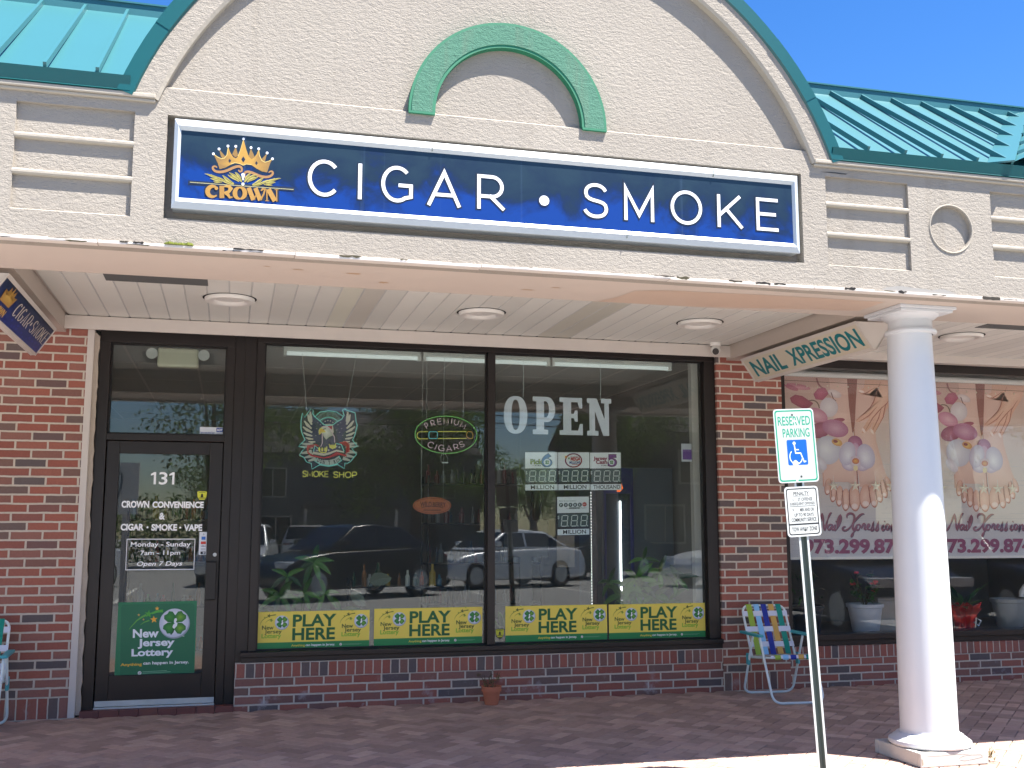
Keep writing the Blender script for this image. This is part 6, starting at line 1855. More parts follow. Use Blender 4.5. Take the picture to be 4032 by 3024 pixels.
def draw_poster(p):
    p.grad(12, 1115, 1590, 62, (216, 188, 172), (206, 208, 212))
    p.grad(12, 1115, 420, 62, (206, 164, 150), (212, 190, 176))
    rd = random.Random(19)
    for k in range(70):
        y = rd.uniform(780, 1560); x = rd.uniform(20, 900); p.rect(x, min(1110, x + rd.uniform(120, 420)), y, y + rd.uniform(1.5, 4), rd.choice([(188, 190, 196), (196, 196, 200), (180, 182, 190)]), lay=(k % 10 == 0))
    # legs and feet
    p.poly([(545, 66), (640, 66), (622, 300), (604, 480), (590, 545), (578, 500), (560, 300)], [lin((128, 62, 50))] * 7)
    lf = [(395, 66), (550, 66), (566, 300), (582, 500), (600, 600), (622, 860), (628, 1000), (540, 960), (400, 960), (334, 1000), (332, 900), (372, 780), (440, 600), (420, 300)]
    rf = [(632, 66), (760, 66), (770, 300), (786, 600), (845, 830), (880, 930), (886, 1000), (760, 985), (640, 1000), (626, 880), (604, 600), (606, 480), (620, 240)]
    p.fan(lf, SKIN, SKIN2, (500, 760)); p.fan(rf, SKIN, SKIN2, (700, 780))
    p.poly([(548, 66), (635, 66), (615, 320), (598, 520), (584, 530), (560, 300)], (140, 72, 58))
    p.stroke([(616, 850), (624, 1000), (636, 1120)], 9, SKD); p.stroke([(600, 500), (606, 700), (618, 860)], 7, (186, 124, 100))
    p.stroke([(332, 880), (334, 1000)], 7, (206, 150, 130))
    for cx, cy, rx, ry, a in ((372, 1000, 24, 68, 8), (416, 1050, 26, 78, 6), (466, 1080, 28, 84, 4), (518, 1110, 31, 92, 2), (592, 1100, 44, 104, -3), (684, 1080, 46, 100, 6), (752, 1080, 32, 92, -6), (798, 1050, 27, 80, -10), (842, 1015, 24, 76, -12), (880, 970, 21, 62, -16)):
        p.disc(cx, cy, rx + 5, ry + 5, a, edge=(176, 108, 92), n=20, lay=True); p.disc(cx, cy - 6, rx, ry, a, edge=(224, 172, 150), mid=(238, 202, 184), n=20)
        p.disc(cx + 0.2 * (cx - 620) * 0.05, cy + ry * 0.62, rx * 0.62, ry * 0.24, a, edge=(240, 214, 206), mid=(248, 232, 226), n=14)
    for x0, y0, x1, y1 in ((395, 1000, 402, 1090), (440, 1020, 446, 1110), (490, 1030, 496, 1150), (548, 1020, 552, 1180), (708, 990, 730, 1130), (770, 980, 778, 1110), (815, 960, 822, 1060), (838, 930, 866, 1040)):
        p.stroke([(x0, y0), (x1, y1)], 5, (140, 74, 62))
    # hand reaching down
    hand = [(700, 66), (1000, 66), (985, 150), (950, 220), (880, 320), (850, 400), (780, 520), (750, 545), (738, 520), (770, 420), (742, 480), (690, 535), (664, 535), (668, 500), (730, 400), (640, 440), (612, 440), (618, 420), (690, 370), (760, 300), (780, 230), (800, 130), (740, 190), (660, 195), (640, 170), (690, 140)]
    p.fan(hand, (238, 198, 172), (224, 172, 146), (850, 220))
    for st in ([(835, 80), (800, 170), (770, 260), (740, 310), (620, 430)], [(890, 260), (820, 330), (760, 400), (690, 520)], [(840, 300), (810, 400), (745, 530)], [(640, 180), (700, 190), (790, 130)], [(930, 200), (870, 290), (850, 390), (780, 520)], [(800, 300), (730, 380), (640, 440)]):
        p.stroke(st, 7, (166, 92, 74), taper=lambda t: 0.3 + math.sin(PI * t))
    for cx, cy, a in ((680, 512, 60), (752, 520, 65), (668, 172, 15)): p.disc(cx, cy, 26, 12, a, edge=(242, 214, 202), mid=(250, 236, 228), n=14)
    # orchids
    Wt, Wm, PK, MG = (212, 208, 218), (240, 240, 244), (196, 120, 150), (160, 66, 104)
    p.stroke(bez([(290, 70), (300, 130), (320, 150), (360, 160)], 6), 14, (150, 90, 90)); p.stroke(bez([(190, 290), (240, 250), (300, 250), (310, 330)], 8), 10, (110, 90, 70))
    p.fan([(66, 250), (110, 220), (170, 230), (260, 290), (230, 325), (190, 345), (130, 320), (80, 290)], (178, 70, 98), (150, 50, 82))
    p.fan([(262, 210), (300, 160), (360, 150), (390, 200), (340, 260), (280, 255)], (196, 96, 126), (168, 70, 104)); p.disc(440, 200, 60, 32, 20, edge=(216, 196, 196), mid=(236, 224, 220)); p.stroke([(410, 190), (430, 250), (450, 262)], 8, (110, 70, 60))
    p.disc(390, 320, 76, 84, 0, edge=(212, 200, 206), mid=(234, 230, 230)); p.disc(130, 150, 110, 24, 8, edge=(196, 120, 136), mid=(216, 150, 160)); p.disc(80, 160, 60, 20, 20, edge=(186, 96, 120))
    p.disc(290, 395, 92, 62, 25, edge=PK, mid=(222, 176, 190)); p.disc(470, 428, 52, 18, -8, edge=(160, 60, 90))
    p.disc(310, 520, 92, 66, -20, edge=(150, 62, 100), mid=(186, 104, 136)); p.disc(440, 500, 112, 74, 14, edge=(176, 100, 140), mid=(214, 168, 192))
    p.disc(372, 690, 108, 122, -8, edge=(196, 196, 212), mid=(236, 238, 244), off=(-20, -10)); p.disc(310, 800, 42, 70, -38, edge=(206, 200, 212), mid=(232, 232, 240))
    p.disc(452, 620, 46, 30, 20, edge=(210, 150, 90), mid=(236, 210, 120)); p.disc(440, 612, 20, 13, 10, edge=(140, 50, 60))
    for cx, a in ((545, 24), (672, -24)):
        p.disc(cx, 820, 58, 40, a, edge=(186, 166, 196), mid=(232, 228, 238))
    p.disc(604, 625, 62, 66, 0, edge=(150, 70, 120), mid=(190, 120, 160)); p.disc(606, 690, 36, 70, 0, edge=(196, 150, 184), mid=(216, 190, 210))
    p.disc(536, 715, 68, 104, 14, edge=(190, 182, 208), mid=(240, 242, 248), off=(10, 20)); p.disc(694, 735, 76, 108, -12, edge=(190, 182, 208), mid=(240, 242, 248), off=(-10, 20))
    p.fan([(566, 745), (604, 730), (642, 745), (650, 800), (626, 840), (606, 866), (584, 842), (562, 800)], (238, 228, 226), (206, 190, 206)); p.disc(606, 778, 30, 26, 0, edge=(190, 90, 70), mid=(236, 180, 80)); p.disc(604, 838, 20, 24, 0, edge=(236, 222, 170))
    # script name with a dark drop edge, then the number
    def script(dx, dy, c, w):
        tp = lambda t: 0.45 + 0.75 * abs(math.sin(PI * t * 2.0))
        S_ = lambda pts, k=1.0, n=8: p.stroke([(x + dx, y + dy) for x, y in bez(pts, n)], w * k, c, taper=tp)
        S_([(232, 1372), (262, 1372), (300, 1262), (318, 1222)]); S_([(318, 1222), (322, 1270), (330, 1340), (336, 1370)], 1.3); S_([(336, 1370), (352, 1310), (372, 1222), (396, 1216)])
        x = 366
        S_([(398, 1318), (372, 1308), (352, 1340), (362, 1360), (374, 1376), (392, 1340), (402, 1316)]); S_([(402, 1316), (392, 1344), (392, 1368), (412, 1360)], 1.2)
        S_([(424, 1316), (410, 1352), (412, 1372), (430, 1360)], 1.2); p.disc(432 + dx, 1292 + dy, 6, edge=c, n=8)
        S_([(432, 1360), (470, 1310), (480, 1240), (468, 1236), (450, 1250), (436, 1330), (438, 1366), (462, 1352)], 1.1)
        S_([(522, 1262), (510, 1225), (560, 1210), (580, 1236), (600, 1280), (540, 1370), (500, 1368), (470, 1362), (490, 1330), (510, 1336)], 1.2, 10); S_([(668, 1228), (640, 1216), (600, 1270), (580, 1300), (556, 1350), (570, 1376), (600, 1358)], 1.2, 10)
        S_([(606, 1316), (590, 1360), (560, 1410), (552, 1424)], 1.4); S_([(600, 1326), (622, 1306), (640, 1322), (624, 1352), (616, 1368), (596, 1368), (592, 1352)])
        S_([(640, 1352), (652, 1318), (664, 1300), (676, 1316), (668, 1340), (660, 1366), (684, 1358)], 1.1)
        xs = 684
        S_([(688, 1346), (712, 1330), (712, 1310), (700, 1312), (684, 1330), (684, 1368), (716, 1358)], 1.1)
        for xx in (726, 766):
            S_([(xx - 8, 1360), (xx + 10, 1330), (xx + 16, 1310), (xx + 16, 1310), (xx + 10, 1330), (xx + 28, 1350), (xx + 10, 1366), (xx, 1372), (xx - 8, 1366), (xx - 6, 1360)], 1.1)
        S_([(806, 1358), (822, 1330), (828, 1314), (818, 1350), (812, 1376), (828, 1366), (840, 1354)], 1.2); p.disc(838 + dx, 1290 + dy, 6, edge=c, n=8)
        S_([(872, 1312), (848, 1310), (840, 1346), (850, 1362), (866, 1372), (888, 1330), (872, 1312)], 1.1)
        S_([(888, 1336), (900, 1318), (906, 1312), (898, 1350), (894, 1366), (894, 1366), (906, 1330), (924, 1306), (936, 1316), (926, 1350), (920, 1376), (942, 1362), (952, 1352)], 1.2)
    script(4, 5, (70, 70, 96), 13); script(0, 0, (140, 66, 90), 12)
    p.text("973.299.8744", (158, 1092, 1566, 1440), (138, 42, 92), 0.045)
def shade(x_shift, label):
    r = thing("roller_shade", label, "window shade", (x_shift, 0.22, 0), "printed roller shades in the nail shop window")
    p = Print(lambda u, v, d: (u, -0.001 - d, v), A_p); draw_poster(p); wl = lin((188, 184, 182)); p.lc = [tuple((c[i] * 0.84 + wl[i] * 0.16) for i in range(3)) + (1.0,) for c in p.lc]; p.build("printed_cloth", r, 'print_matte')
    m = MB(); T = lambda a, b: (A_p[0] + a * A_p[2] + b * A_p[4], A_p[1] + b * A_p[5])
    m.box(T(12, 0)[0], T(1115, 0)[0], 0.0005, 0.0025, 1.193, 2.966); m.build("cloth_back", 'white_trim', r)
    m = MB(); m.tube([(5.19, 0.03, 2.995), (6.715, 0.03, 2.995)], 0.036, 20); m.build("roller_tube", 'plastic_white', r, True)
    m = MB(); m.box(5.24, 6.70, -0.004, 0.012, 1.168, 1.1925); m.build("bottom_bar", 'plastic_white', r, bevel=0.003)
    return r
s1 = shade(0.0, "printed shade with feet and orchids between parking sign and column")
copy_thing(s1, (1.505, 0.22, 0), "printed shade with feet and orchids beyond the white column")
copy_thing(s1, (3.01, 0.22, 0), "printed shade past the second one in the nail shop window")
def star3(x, z, first=[None]):
    lab = "faceted glass star hanging in front of the printed shades"
    if first[0] is None:
        r = thing("star_ornament", lab, "ornament", (x, 0.16, z), "glass stars hanging in the nail shop window")
        m = MB(); n = 10
        rim = [((0.062 if i % 2 == 0 else 0.024) * math.cos(PI / 2 + i * PI / 5), 0.0, (0.062 if i % 2 == 0 else 0.024) * math.sin(PI / 2 + i * PI / 5)) for i in range(n)]
        m.add(rim + [(0, -0.02, 0), (0, 0.02, 0)], [(i, (i + 1) % n, n) for i in range(n)] + [((i + 1) % n, i, n + 1) for i in range(n)])
        m.build("star", simple("pearl_glass", (232, 226, 208), 0.12, 0.0, spec=0.8), r)
        m = MB(); m.tube([(0, 0, 0.06), (0, 0, 0.10)], 0.0015, 4); m.build("thread", 'tube_white', r)
        first[0] = r; return r
    return copy_thing(first[0], (x, 0.16, z))
for x in (5.73, 5.97, 6.20, 6.38, 6.95, 7.22, 7.45, 7.62, 7.80): star3(x, 1.885 if x < 6.5 else 1.87)
m = MB(); GL = thing("star_garland", "thin wire carrying glass stars and tiny bulbs across the shades", "garland", (0, 0.165, 0))
m.tube([(5.2, 0, 2.915), (6.0, 0, 2.905), (7.0, 0, 2.90), (8.2, 0, 2.895)], 0.002, 5); m.build("wire", 'gap', GL)
m = MB(); rd = random.Random(2)
for i in range(26):
    x = 5.25 + i * 0.115; z = 2.868 + rd.uniform(-0.01, 0.01); m.lathe([(0.001, z - 0.011), (0.007, z), (0.001, z + 0.011)], x, 0, 8, caps=False)
m.build("bulb", simple("tiny_bulb", (214, 204, 178), 0.3), GL)
# plants on the nail shop ledge
def basin(name, label, x, y, R, H, mat, cat="plant pot"):
    r = thing(name, label, cat, (x, y, 0.441)); m = MB()
    m.lathe([(R * 0.68, 0), (R * 0.74, 0.01), (R * 0.95, H * 0.86), (R * 1.04, H * 0.88), (R * 1.05, H), (R * 0.97, H), (R * 0.9, H * 0.86), (0.001, H * 0.84)], 0, 0, 32, caps=False); m.build("pot", mat, r, True); return r
basin("plant_pot", "large white textured pot with red flowers next to the column", 6.21, 0.46, 0.175, 0.28, 'white_paint')
basin("plant_pot", "wide pale grey pot beyond the red wrapped orchid", 7.95, 0.5, 0.18, 0.30, M.setdefault('grey_pot', simple("pale_grey_pot", (150, 152, 150), 0.7)))
basin("plant_pot", "dark pot in shade beside the parking sign post", 5.56, 0.46, 0.16, 0.28, 'shelf')
GE = thing("geranium", "red flowering geranium in the large white pot", "plant", (6.21, 0.46, 0.68)); ms = MB(); ml = MB(); mf = MB(); rd = random.Random(31)
for k in range(16):
    a = rd.uniform(0, 2 * PI); e = Vector((0.22 * math.cos(a) * rd.uniform(.4, 1), 0.12 * math.sin(a), rd.uniform(0.12, 0.42)))
    ms.tube([(0, 0, 0), e * 0.55 + Vector((0, 0, 0.03)), e], 0.0035, 5)
    if k < 6:
        for q in range(9): mf.lathe([(0.001, e.z - 0.012 + 0.0), (0.013, e.z), (0.001, e.z + 0.012)], e.x + rd.uniform(-.024, .024), e.y + rd.uniform(-.024, .0), 6, caps=False)
    for q in range(4): leaf(ml, e * rd.uniform(0.3, 0.9), (rd.uniform(-1, 1), rd.uniform(-1, .2), rd.uniform(-.3, .6)), rd.uniform(0.05, 0.085), 0.05, 0.6, rd.random(), 4)
ms.build("stem", 'leaf_dry', GE); ml.build("leaves", 'leaf', GE); mf.build("flowers", simple("coral_petals", (220, 70, 74), 0.6), GE)
OR = thing("orchid_plant", "strappy leaved orchid wrapped in red foil", "plant", (7.32, 0.40, 0.441)); ml = MB()
for k in range(15):
    a = rd.uniform(0, 2 * PI); leaf(ml, (0, 0, 0.2), (math.cos(a), math.sin(a) * 0.5, rd.uniform(0.3, 1.6)), rd.uniform(0.28, 0.52), 0.05, 0.7, rd.uniform(0, 0.6), 7)
ml.build("leaves", 'leaf', OR); m = MB()
N_ = 18
for j, (rr, z) in enumerate(((0.08, 0.0), (0.085, 0.08), (0.10, 0.16), (0.15, 0.27))): pass
rings = [[((rr + (0.016 if k % 2 else -0.012) * (0.5 + j)) * math.cos(2 * PI * k / N_), (rr + (0.016 if k % 2 else -0.012) * (0.5 + j)) * math.sin(2 * PI * k / N_), z + (rd.uniform(-0.03, 0.06) if j == 3 else 0)) for k in range(N_)] for j, (rr, z) in enumerate(((0.08, 0.0), (0.085, 0.08), (0.09, 0.16), (0.125, 0.24)))]
m.add([q for rg in rings for q in rg], [(j * N_ + k, j * N_ + (k + 1) % N_, (j + 1) * N_ + (k + 1) % N_, (j + 1) * N_ + k) for j in range(3) for k in range(N_)]); m.build("foil_wrap", simple("red_foil", (196, 40, 36), 0.22, 0.5), OR)
m = MB(); m.tube([(0.02, -0.11, 0.09), (0.06, -0.13, 0.05), (0.10, -0.12, 0.10), (0.04, -0.13, 0.13), (0.03, -0.12, 0.02)], 0.008, 6); m.build("ribbon", simple("silver_ribbon", (210, 206, 204), 0.2, 0.6), OR)
BS = thing("shade_plant", "leafy plant growing from the dark pot by the sign post", "plant", (5.56, 0.46, 0.69)); ml = MB()
for k in range(40): leaf(ml, (rd.gauss(0, .06), rd.gauss(0, .05), rd.uniform(0, .3)), (rd.uniform(-1, 1), rd.uniform(-1, 1), rd.uniform(0, 1)), rd.uniform(.06, .12), .03, .6, rd.uniform(0, .6), 4)
ml.build("leaves", 'leaf', BS)
BXX = thing("wooden_box", "pale wooden box standing behind the geranium pot", "box", (6.55, 0.60, 0.441)); m = MB(); m.box(-0.16, 0.16, -0.1, 0.1, 0, 0.30); m.build("box_body", simple("pale_wood", (168, 158, 146), 0.7), BXX, bevel=0.006); m = MB(); m.box(-0.165, 0.165, -0.105, 0.105, 0.3002, 0.325); m.build("box_lid", simple("pale_wood_lid", (150, 140, 128), 0.7), BXX, bevel=0.004)
HO = thing("white_hose", "white ribbed hose curving over the grey pot", "hose", (8.05, 0.42, 0.70)); m = MB()
pth = [(0.12 - 0.13 * math.cos(t), 0, 0.13 * math.sin(t) + 0.06) for t in [PI * i / 20 for i in range(21)]]
m.tube(pth, lambda t: 0.026 + 0.003 * math.sin(90 * t), 12); m.build("hose", 'plastic_white', HO, True)

# ================================================================ the car park the windows look out on
def car(name, label, loc, rot, paint, suv=False, copy_of=None):
    if copy_of is not None:
        return copy_thing(copy_of, loc, label, (0, 0, rot))
    r = thing(name, label, "car", loc, "cars parked across the lot", (0, 0, rot))
    L, W = (4.75, 1.84) if not suv else (4.8, 1.92)
    pm = NT("car_paint"); pm.bsdf(lin(paint), 0.28, 0.25, None, 0.5, Coat_Weight=0.6); pm = pm.m
    if not suv:
        low = [(-2.30, 0.28), (-2.36, 0.5), (-2.34, 0.72), (-2.22, 0.92), (-1.75, 1.00), (-0.9, 0.98), (1.0, 0.93), (1.75, 0.84), (2.2, 0.70), (2.36, 0.52), (2.34, 0.28), (1.9, 0.22), (-1.9, 0.22)]
        cab = [(-1.85, 0.98), (-1.05, 1.40), (-0.2, 1.46), (0.35, 1.42), (1.15, 0.95)]
    else:
        low = [(-2.36, 0.34), (-2.40, 0.7), (-2.36, 1.06), (-2.2, 1.12), (1.0, 1.08), (1.85, 1.02), (2.3, 0.86), (2.38, 0.6), (2.34, 0.34), (1.9, 0.28), (-1.9, 0.28)]
        cab = [(-2.32, 1.08), (-2.05, 1.66), (-1.2, 1.74), (0.1, 1.72), (0.95, 1.08)]
    def loft(prof, w0, w1, zb, zt):
        m = MB(); n = len(prof)
        def hw(z): return (w0 + (w1 - w0) * max(0, min(1, (z - zb) / (zt - zb)))) / 2
        vs = [(x, -hw(z), z) for x, z in prof] + [(x, hw(z), z) for x, z in prof]
        m.add(vs, [tuple(range(n)), tuple(range(n, 2 * n))[::-1]] + [(i, n + i, n + (i + 1) % n, (i + 1) % n) for i in range(n)])
        return m
    zt = 1.0 if not suv else 1.12
    loft(low, W, W - 0.08, 0.3, zt).build("body", pm, r, True, 0.07, 3, angle=30)
    zr = 1.46 if not suv else 1.74
    loft(cab, W - 0.14, W - 0.52, zt - 0.05, zr).build("cabin", pm, r, True, 0.05, 3, angle=30)
    glass = M.setdefault('car_glass', simple("car_glass", (20, 26, 32), 0.06, 0.0, spec=0.8))
    def hwc(z): return ((W - 0.14) + (-0.38) * max(0, min(1, (z - (zt - 0.05)) / (zr - (zt - 0.05))))) / 2
    zb, zu = zt + 0.02, zr - 0.10
    def xat(z, front):
        a, b = (cab[-1], cab[-2]) if front else (cab[0], cab[1])
        t = (z - a[1]) / (b[1] - a[1]); return a[0] + (b[0] - a[0]) * t
    for s in (-1, 1):
        x0b, x1b, x0t, x1t = xat(zb, False) + 0.16, xat(zb, True) - 0.16, xat(zu, False) + 0.12, xat(zu, True) - 0.10
        mid = -0.25
        for (a, b, c, d) in ((x0b, mid - 0.04, mid - 0.04, x0t), (mid + 0.04, x1b, x1t, mid + 0.04)):
            m = MB(); off = 0.012
            m.extrude([(a, zb), (b, zb), (c, zu), (d, zu)], lambda u, v, dd, s=s: (u, s * (hwc(v) + dd), v), -0.02, off); m.build("side_window", glass, r)
        m = MB(); m.box(x1b - 0.18, x1b - 0.02, s * (W / 2 + 0.02) - 0.09, s * (W / 2 + 0.02) + 0.09, zb + 0.02, zb + 0.14); m.build("wing_mirror", pm, r, bevel=0.03)
    for front in (True, False):
        m = MB(); a = Vector((xat(zb, front), 0, zb)); b = Vector((xat(zu + 0.02, front), 0, zu + 0.02)); nn = Vector((b.z - a.z, 0, a.x - b.x)).normalized() * (1 if front else -1)
        o = nn * 0.012
        m.add([tuple(Vector((a.x, -hwc(zb) + 0.10, zb)) + o), tuple(Vector((a.x, hwc(zb) - 0.10, zb)) + o), tuple(Vector((b.x, hwc(zu) - 0.06, b.z)) + o), tuple(Vector((b.x, -hwc(zu) + 0.06, b.z)) + o)], [(0, 1, 2, 3)])
        m.build("windscreen" if front else "rear_window", glass, r)
    zl = 0.80 if not suv else 0.92
    red = M.setdefault('tail_red', simple("tail_lamp_red", (120, 16, 22), 0.2)); hl = M.setdefault('head_lamp', simple("head_lamp_glass", (220, 226, 232), 0.1))
    for s in (-1, 1):
        m = MB(); m.box(-2.38 + (0.06 if not suv else 0.0), -2.20, s * 0.66 - 0.22, s * 0.66 + 0.22, zl - 0.07, zl + 0.05); m.build("tail_light", red, r, bevel=0.02)
        m = MB(); m.box(2.05, 2.30, s * 0.66 - 0.2, s * 0.66 + 0.2, zl - 0.16, zl - 0.04); m.build("headlight", hl, r, bevel=0.02)
        for x in (-1.42, 1.45):
            m = MB(); m.tube([(x, s * (W / 2 - 0.20), 0.335), (x, s * (W / 2 + 0.012), 0.335)], 0.335, 28); t = m.build("wheel", 'black', r, True, 0.03)
            m = MB(); m.tube([(x, s * (W / 2 + 0.013), 0.335), (x, s * (W / 2 + 0.022), 0.335)], 0.22, 20); m.build("rim", 'galv', t, True)
    m = MB(); m.box(-2.375, -2.30, -0.26, 0.26, 0.48, 0.62); m.build("number_plate", 'plastic_white', r)
    m = MB(); m.box(-2.40, -2.30, -0.80, 0.80, 0.30, 0.42); m.build("bumper", 'black', r, bevel=0.03)
    return r
# the lot lies behind the viewer; its cars stand where the shop window mirrors them
Z0 = -0.13
c1 = car("parked_car", "silver sedan mirrored in the second pane of the shop window", (7.35, -19.8, Z0), math.radians(158), (240, 242, 244))
c2 = car("parked_car", "black sedan mirrored in the first pane of the shop window", (2.75, -16.2, Z0), math.radians(150), (14, 16, 20)); c2.scale = (1, 1, 1.16); c1.scale = (1, 1, 1.08)
c3 = car("parked_car", "white sport utility car mirrored beside the door jamb", (0.35, -23.6, Z0), math.radians(97), (222, 224, 226), True)
car("parked_car", "black car mirrored below the jackpot displays", (11.6, -24.2, Z0), math.radians(155), None, copy_of=c2)
car("parked_car", "white car far across the lot mirrored above the black sedan", (3.6, -41.0, Z0), math.radians(-80), None, copy_of=c3)
car("parked_car", "white car across the lot beside the porch of the grey house", (6.2, -42.0, Z0), math.radians(-86), None, copy_of=c3)
car("parked_car", "silver car mirrored near the brick pier", (14.5, -19.0, Z0), math.radians(170), None, copy_of=c1)
car("parked_car", "silver car mirrored in the shop door glass", (-4.5, -21.0, Z0), math.radians(115), None, copy_of=c1)

def house(name, label, x0, x1, y0, y1, h, rh, wall, wins, roofc=(70, 66, 66)):
    r = thing(name, label, "house", ((x0 + x1) / 2, (y0 + y1) / 2, Z0)); hw, hd = (x1 - x0) / 2, (y1 - y0) / 2
    t = NT("house_siding"); sp = t.n("SeparateXYZ"); t.l(t.pos(), sp.inputs[0]); w = t.n("TexWave"); w.wave_type = 'BANDS'; w.bands_direction = 'Z'; w.wave_profile = 'SAW'; w.inputs["Scale"].default_value = 0.9; w.inputs["Distortion"].default_value = 0.0
    t.l(t.pos(), w.inputs["Vector"]); t.bsdf(lin(wall), 0.7, 0.0, t.bump(w.outputs["Fac"], 0.6, 0.03), 0.3)
    m = MB(); m.box(-hw, hw, -hd, hd, 0, h); m.extrude([(-hd, h), (hd, h), (0, h + rh)], lambda u, v, d: (d, u, v), -hw + 0.01, hw - 0.01); m.build("wall", t.m, r)
    m = MB(); e = 0.4
    for s in (-1, 1):
        m.extrude([(s * (hd + e), h - e * rh / hd), (s * (hd + e), h - e * rh / hd + 0.18), (0, h + rh + 0.18), (0, h + rh)], lambda u, v, d: (d, u, v), -hw - 0.3, hw + 0.3)
    m.build("roof", simple("roof_shingle", roofc, 0.9, var=0.2, scale=8), r)
    for (wx, wz, ww, wh) in wins:
        m = MB(); m.box(wx - ww / 2 - 0.09, wx + ww / 2 + 0.09, hd, hd + 0.06, wz - wh / 2 - 0.09, wz + wh / 2 + 0.09); f = m.build("window", 'white_trim', r)
        m = MB(); m.box(wx - ww / 2, wx - 0.03, hd + 0.061, hd + 0.07, wz - wh / 2, wz + wh / 2); m.box(wx + 0.03, wx + ww / 2, hd + 0.061, hd + 0.07, wz - wh / 2, wz + wh / 2); m.build("pane", M['car_glass'], f)
    m = MB(); m.box(-hw * 0.5, hw * 0.3, hd, hd + 1.6, 2.6, 2.8); m.build("porch_roof", 'shelf', r)
    m = MB()
    for px in (-hw * 0.5 + 0.15, hw * 0.3 - 0.15): m.box(px - 0.08, px + 0.08, hd + 1.4, hd + 1.56, 0, 2.6)
    m.build("porch_post", 'white_trim', r)
    m = MB(); m.box(hw * 0.5, hw * 0.5 + 1.0, hd, hd + 0.05, 0, 2.1); m.build("door", 'shelf', r)
    return r
car("parked_car", "black car mirrored below the shade by the parking sign", (13.2, -11.6, Z0), math.radians(165), None, copy_of=c2)
car("parked_car", "black car parked in the row under the dense trees", (20.0, -15.0, Z0), math.radians(170), None, copy_of=c2)
car("parked_car", "black car parked nose in at the kerb before the nail shop", (9.9, -6.75, Z0), math.radians(90), None, copy_of=c2)
car("parked_car", "second black car parked nose in at the kerb", (12.9, -6.7, Z0), math.radians(90), None, copy_of=c2)
hd_ = thing("hedge", "dark green hedge added to darken the shop door reflection", "hedge", (-7.5, -46.5, Z0)); ml = MB(); rd = random.Random(77)  # added to block the bright horizon mirrored in the door glass
for k in range(7000):
    q = Vector((rd.uniform(-9, 8.5), rd.gauss(0, 0.6), rd.uniform(0, 3.0) + 0.35 * math.sin(k))); sz = rd.uniform(0.08, 0.18)
    ax = Vector((rd.gauss(0, 1), rd.gauss(0, 1), rd.gauss(0, 1))).normalized(); bx_ = ax.cross(Vector((0.3, 0.5, 0.8))).normalized(); g = rd.random() ** 1.6 * 0.8
    ml.add([tuple(q - ax * sz), tuple(q + bx_ * sz * 0.5), tuple(q + ax * sz), tuple(q - bx_ * sz * 0.5)], [(0, 1, 2, 3)], (g, g, g, 1))
ml.build("foliage", 'tree_leaf', hd_, recalc=False)
house("grey_house", "grey sided house with dark porch across the lot", 0.5, 13.0, -58.0, -48.0, 5.6, 2.6, (96, 104, 112), [(-4.6, 4.0, 1.3, 1.4), (0.2, 4.0, 1.0, 1.5), (4.4, 4.0, 1.3, 1.4), (-4.4, 1.5, 1.5, 1.4)])
house("dark_house", "dark grey house with white window frames behind the trees", 17.0, 30.0, -46.0, -36.0, 6.0, 2.6, (58, 66, 78), [(-4.4, 1.8, 1.8, 1.6), (0.4, 1.8, 1.6, 1.6), (-3.0, 4.4, 1.2, 1.4), (2.0, 4.4, 1.2, 1.4)])
house("white_house", "pale house with dark roof at the end of the lot", -20.0, -8.0, -46.0, -36.0, 5.2, 2.4, (196, 194, 186), [(-3.2, 3.8, 1.2, 1.4), (1.0, 3.8, 1.2, 1.4), (3.4, 1.5, 1.6, 1.4)])
DS = thing("dentist_sign", "white roadside sign with dark lettering across the lot", "sign", (-3.2, -15.0, Z0))
m = MB(); m.box(-1.3, 1.3, -0.08, 0.08, 1.9, 3.0); m.build("panel", 'plastic_white', DS)
m = MB(); m.box(-1.15, -1.0, -0.06, 0.06, 0, 1.9); m.box(1.0, 1.15, -0.06, 0.06, 0, 1.9); m.build("post", 'white_trim', DS)
p = Print(lambda u, v, d: (-u, 0.0815 + d, v)); p.text("BOO", (-0.1, 0.55, 2.66, 2.86), (50, 64, 74), 0.02); p.text("FAMI", (-0.1, 0.6, 2.38, 2.56), (50, 64, 74), 0.02); p.text("DEN", (-0.1, 0.62, 2.02, 2.28), (50, 64, 74), 0.02)
p.stroke(bez([(-0.95, 2.75), (-0.8, 2.95), (-0.45, 2.95), (-0.35, 2.75), (-0.3, 2.5), (-0.45, 2.2), (-0.5, 2.05), (-0.6, 2.3), (-0.7, 2.3), (-0.78, 2.05), (-0.9, 2.3), (-1.0, 2.5), (-0.95, 2.75)], 8), 0.05, (60, 90, 110)); p.build("lettering", DS)

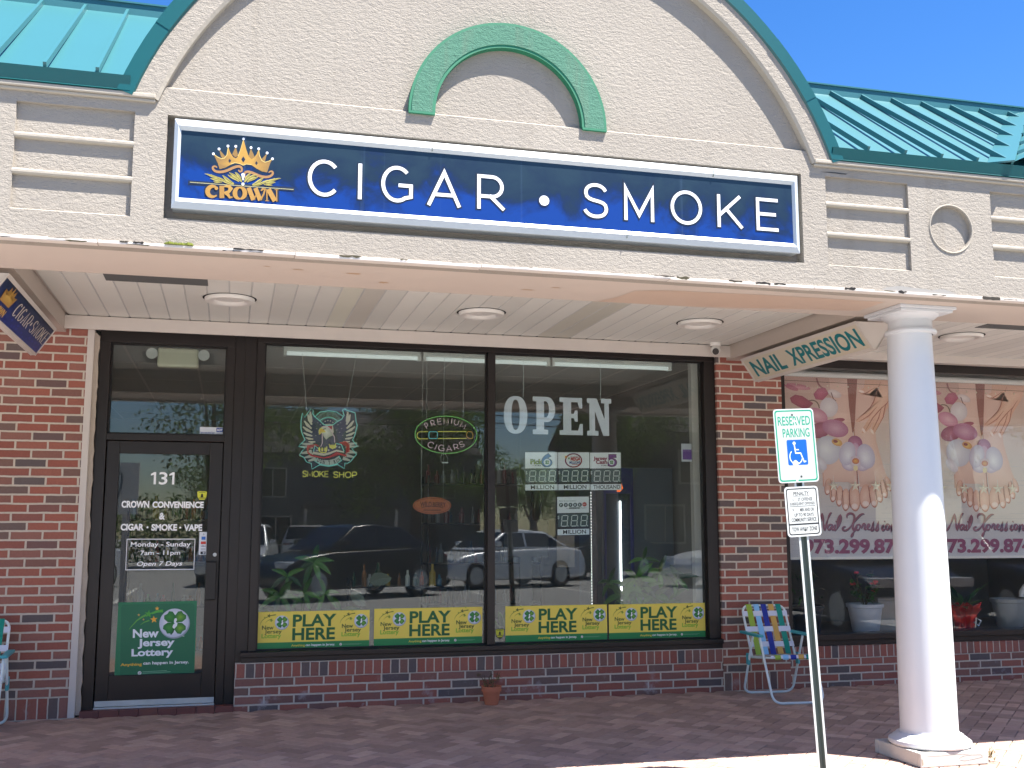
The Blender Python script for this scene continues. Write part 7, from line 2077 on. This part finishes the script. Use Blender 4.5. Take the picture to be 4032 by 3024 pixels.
def tree(label, loc, H, R, seed, lean=0.0, n_leaf=6000):
    r = thing("tree", label, "tree", loc, "trees across the car park"); rd = random.Random(seed)
    mt = MB(); top = Vector((lean, 0, H * 0.62))
    mt.tube([(0, 0, -0.05), (lean * 0.3, 0, H * 0.22), top * 0.7, top], lambda t: 0.045 * H * (1 - 0.75 * t), 10)
    cl = []
    for k in range(12):
        a = rd.uniform(0, 2 * PI); z = rd.uniform(0.38, 0.95) * H; rr = R * rd.uniform(0.2, 0.85) * (1.1 - abs(z / H - 0.62) * 1.2)
        c = Vector((lean * z / H + rr * math.cos(a), rr * math.sin(a), z)); cl.append((c, R * rd.uniform(0.28, 0.5)))
        mt.tube([top * rd.uniform(0.35, 0.9), (top * 0.5 + c * 0.5) + Vector((0, 0, 0.1)), c], lambda t: 0.012 * H * (1 - 0.8 * t), 6)
    mt.build("trunk", 'bark', r, True)
    ml = MB(); per = n_leaf // len(cl)
    for c, s in cl:
        for k in range(per):
            d = Vector((rd.gauss(0, 1), rd.gauss(0, 1), rd.gauss(0, 0.8))); d = d.normalized() * s * rd.random() ** 0.45
            q = c + d; sz = rd.uniform(0.07, 0.15); ax = Vector((rd.gauss(0, 1), rd.gauss(0, 1), rd.gauss(0, 1))).normalized(); bx_ = ax.cross(Vector((0.3, 0.5, 0.8))).normalized()
            g = rd.random() ** 1.4
            ml.add([tuple(q - ax * sz), tuple(q + bx_ * sz * 0.5), tuple(q + ax * sz), tuple(q - bx_ * sz * 0.5)], [(0, 1, 2, 3)], (g, g, g, 1))
    ml.build("crown", 'tree_leaf', r, recalc=False)
    return r
t1 = tree("leafy street tree mirrored beside the cigar sign", (6.9, -31.0, Z0), 7.4, 3.0, 4, 0.0, 9000)
t2 = tree("broad tree mirrored behind the eagle sign", (-1.0, -40.0, Z0), 10.0, 4.6, 9, 0.6)
copy_thing(t2, (-8.0, -30.0, Z0), "broad tree mirrored in the transom glass", (0, 0, 2.1))
copy_thing(t2, (-14.0, -34.0, Z0), "broad tree standing beside the pale house", (0, 0, 4.0))
copy_thing(t1, (16.5, -34.0, Z0), "leafy tree before the dark grey house", (0, 0, 1.1))
copy_thing(t2, (24.0, -50.0, Z0), "broad tree behind the dark grey house", (0, 0, 0.7))
copy_thing(t2, (36.0, -40.0, Z0), "broad tree past the row of dense trees", (0, 0, 3.0))
for i, (x, y) in enumerate(((-26, -44), (-9, -58), (0, -64), (9, -62), (15, -60), (21, -64), (31, -58), (42, -52), (50, -44), (13.5, -50), (-34, -36), (58, -36))):
    w_ = copy_thing(t2, (x, y, Z0), "broad tree in the tree line beyond the car park", (0, 0, 0.9 * i))
    w_.scale = (0.9, 0.9, 0.58 + 0.05 * (i % 4))
GB = MB(); GB.box(5.5, 20, -36, -28.5, -0.128, -0.02); structure(GB.build("lawn", simple("dry_grass", (116, 122, 66), 0.95, var=0.3, scale=5, bump=0.6, bscale=40)))
for i, (x, y) in enumerate(((19.5, -27), (25, -25.5), (30, -29), (35.5, -26), (22.5, -31), (41, -24))):
    w_ = copy_thing(t2, (x, y, Z0), "dense tree in the row beyond the black cars", (0, 0, 1.3 * i + 0.4)); w_.scale = (0.95, 0.95, 1.05 + 0.06 * (i % 3))
UP = thing("utility_pole", "brown wooden utility pole with wires across the lot", "utility pole", (-5.0, -36.5, Z0))
m = MB(); m.tube([(0, 0, 0), (0, 0, 10.5)], lambda t: 0.16 - 0.05 * t, 12); m.box(-1.2, 1.2, -0.06, 0.06, 9.3, 9.45); m.build("pole", 'bark', UP)
m = MB()
for dx, z in ((-1.1, 9.5), (0.0, 9.55), (1.1, 9.5), (0.2, 7.4), (-0.2, 7.1)):
    for sg in (-1, 1):
        m.tube([(dx + sg * 60 * t * 0.5 * 2, sg * 0.0 + 4 * t * 0, z - 1.6 * math.sin(PI * t) ) for t in [i / 10 for i in range(11)]], 0.022, 4)
m.build("wire", 'gap', UP)
for ang_o in (UP,): ang_o.rotation_euler = (0, 0, math.radians(12))
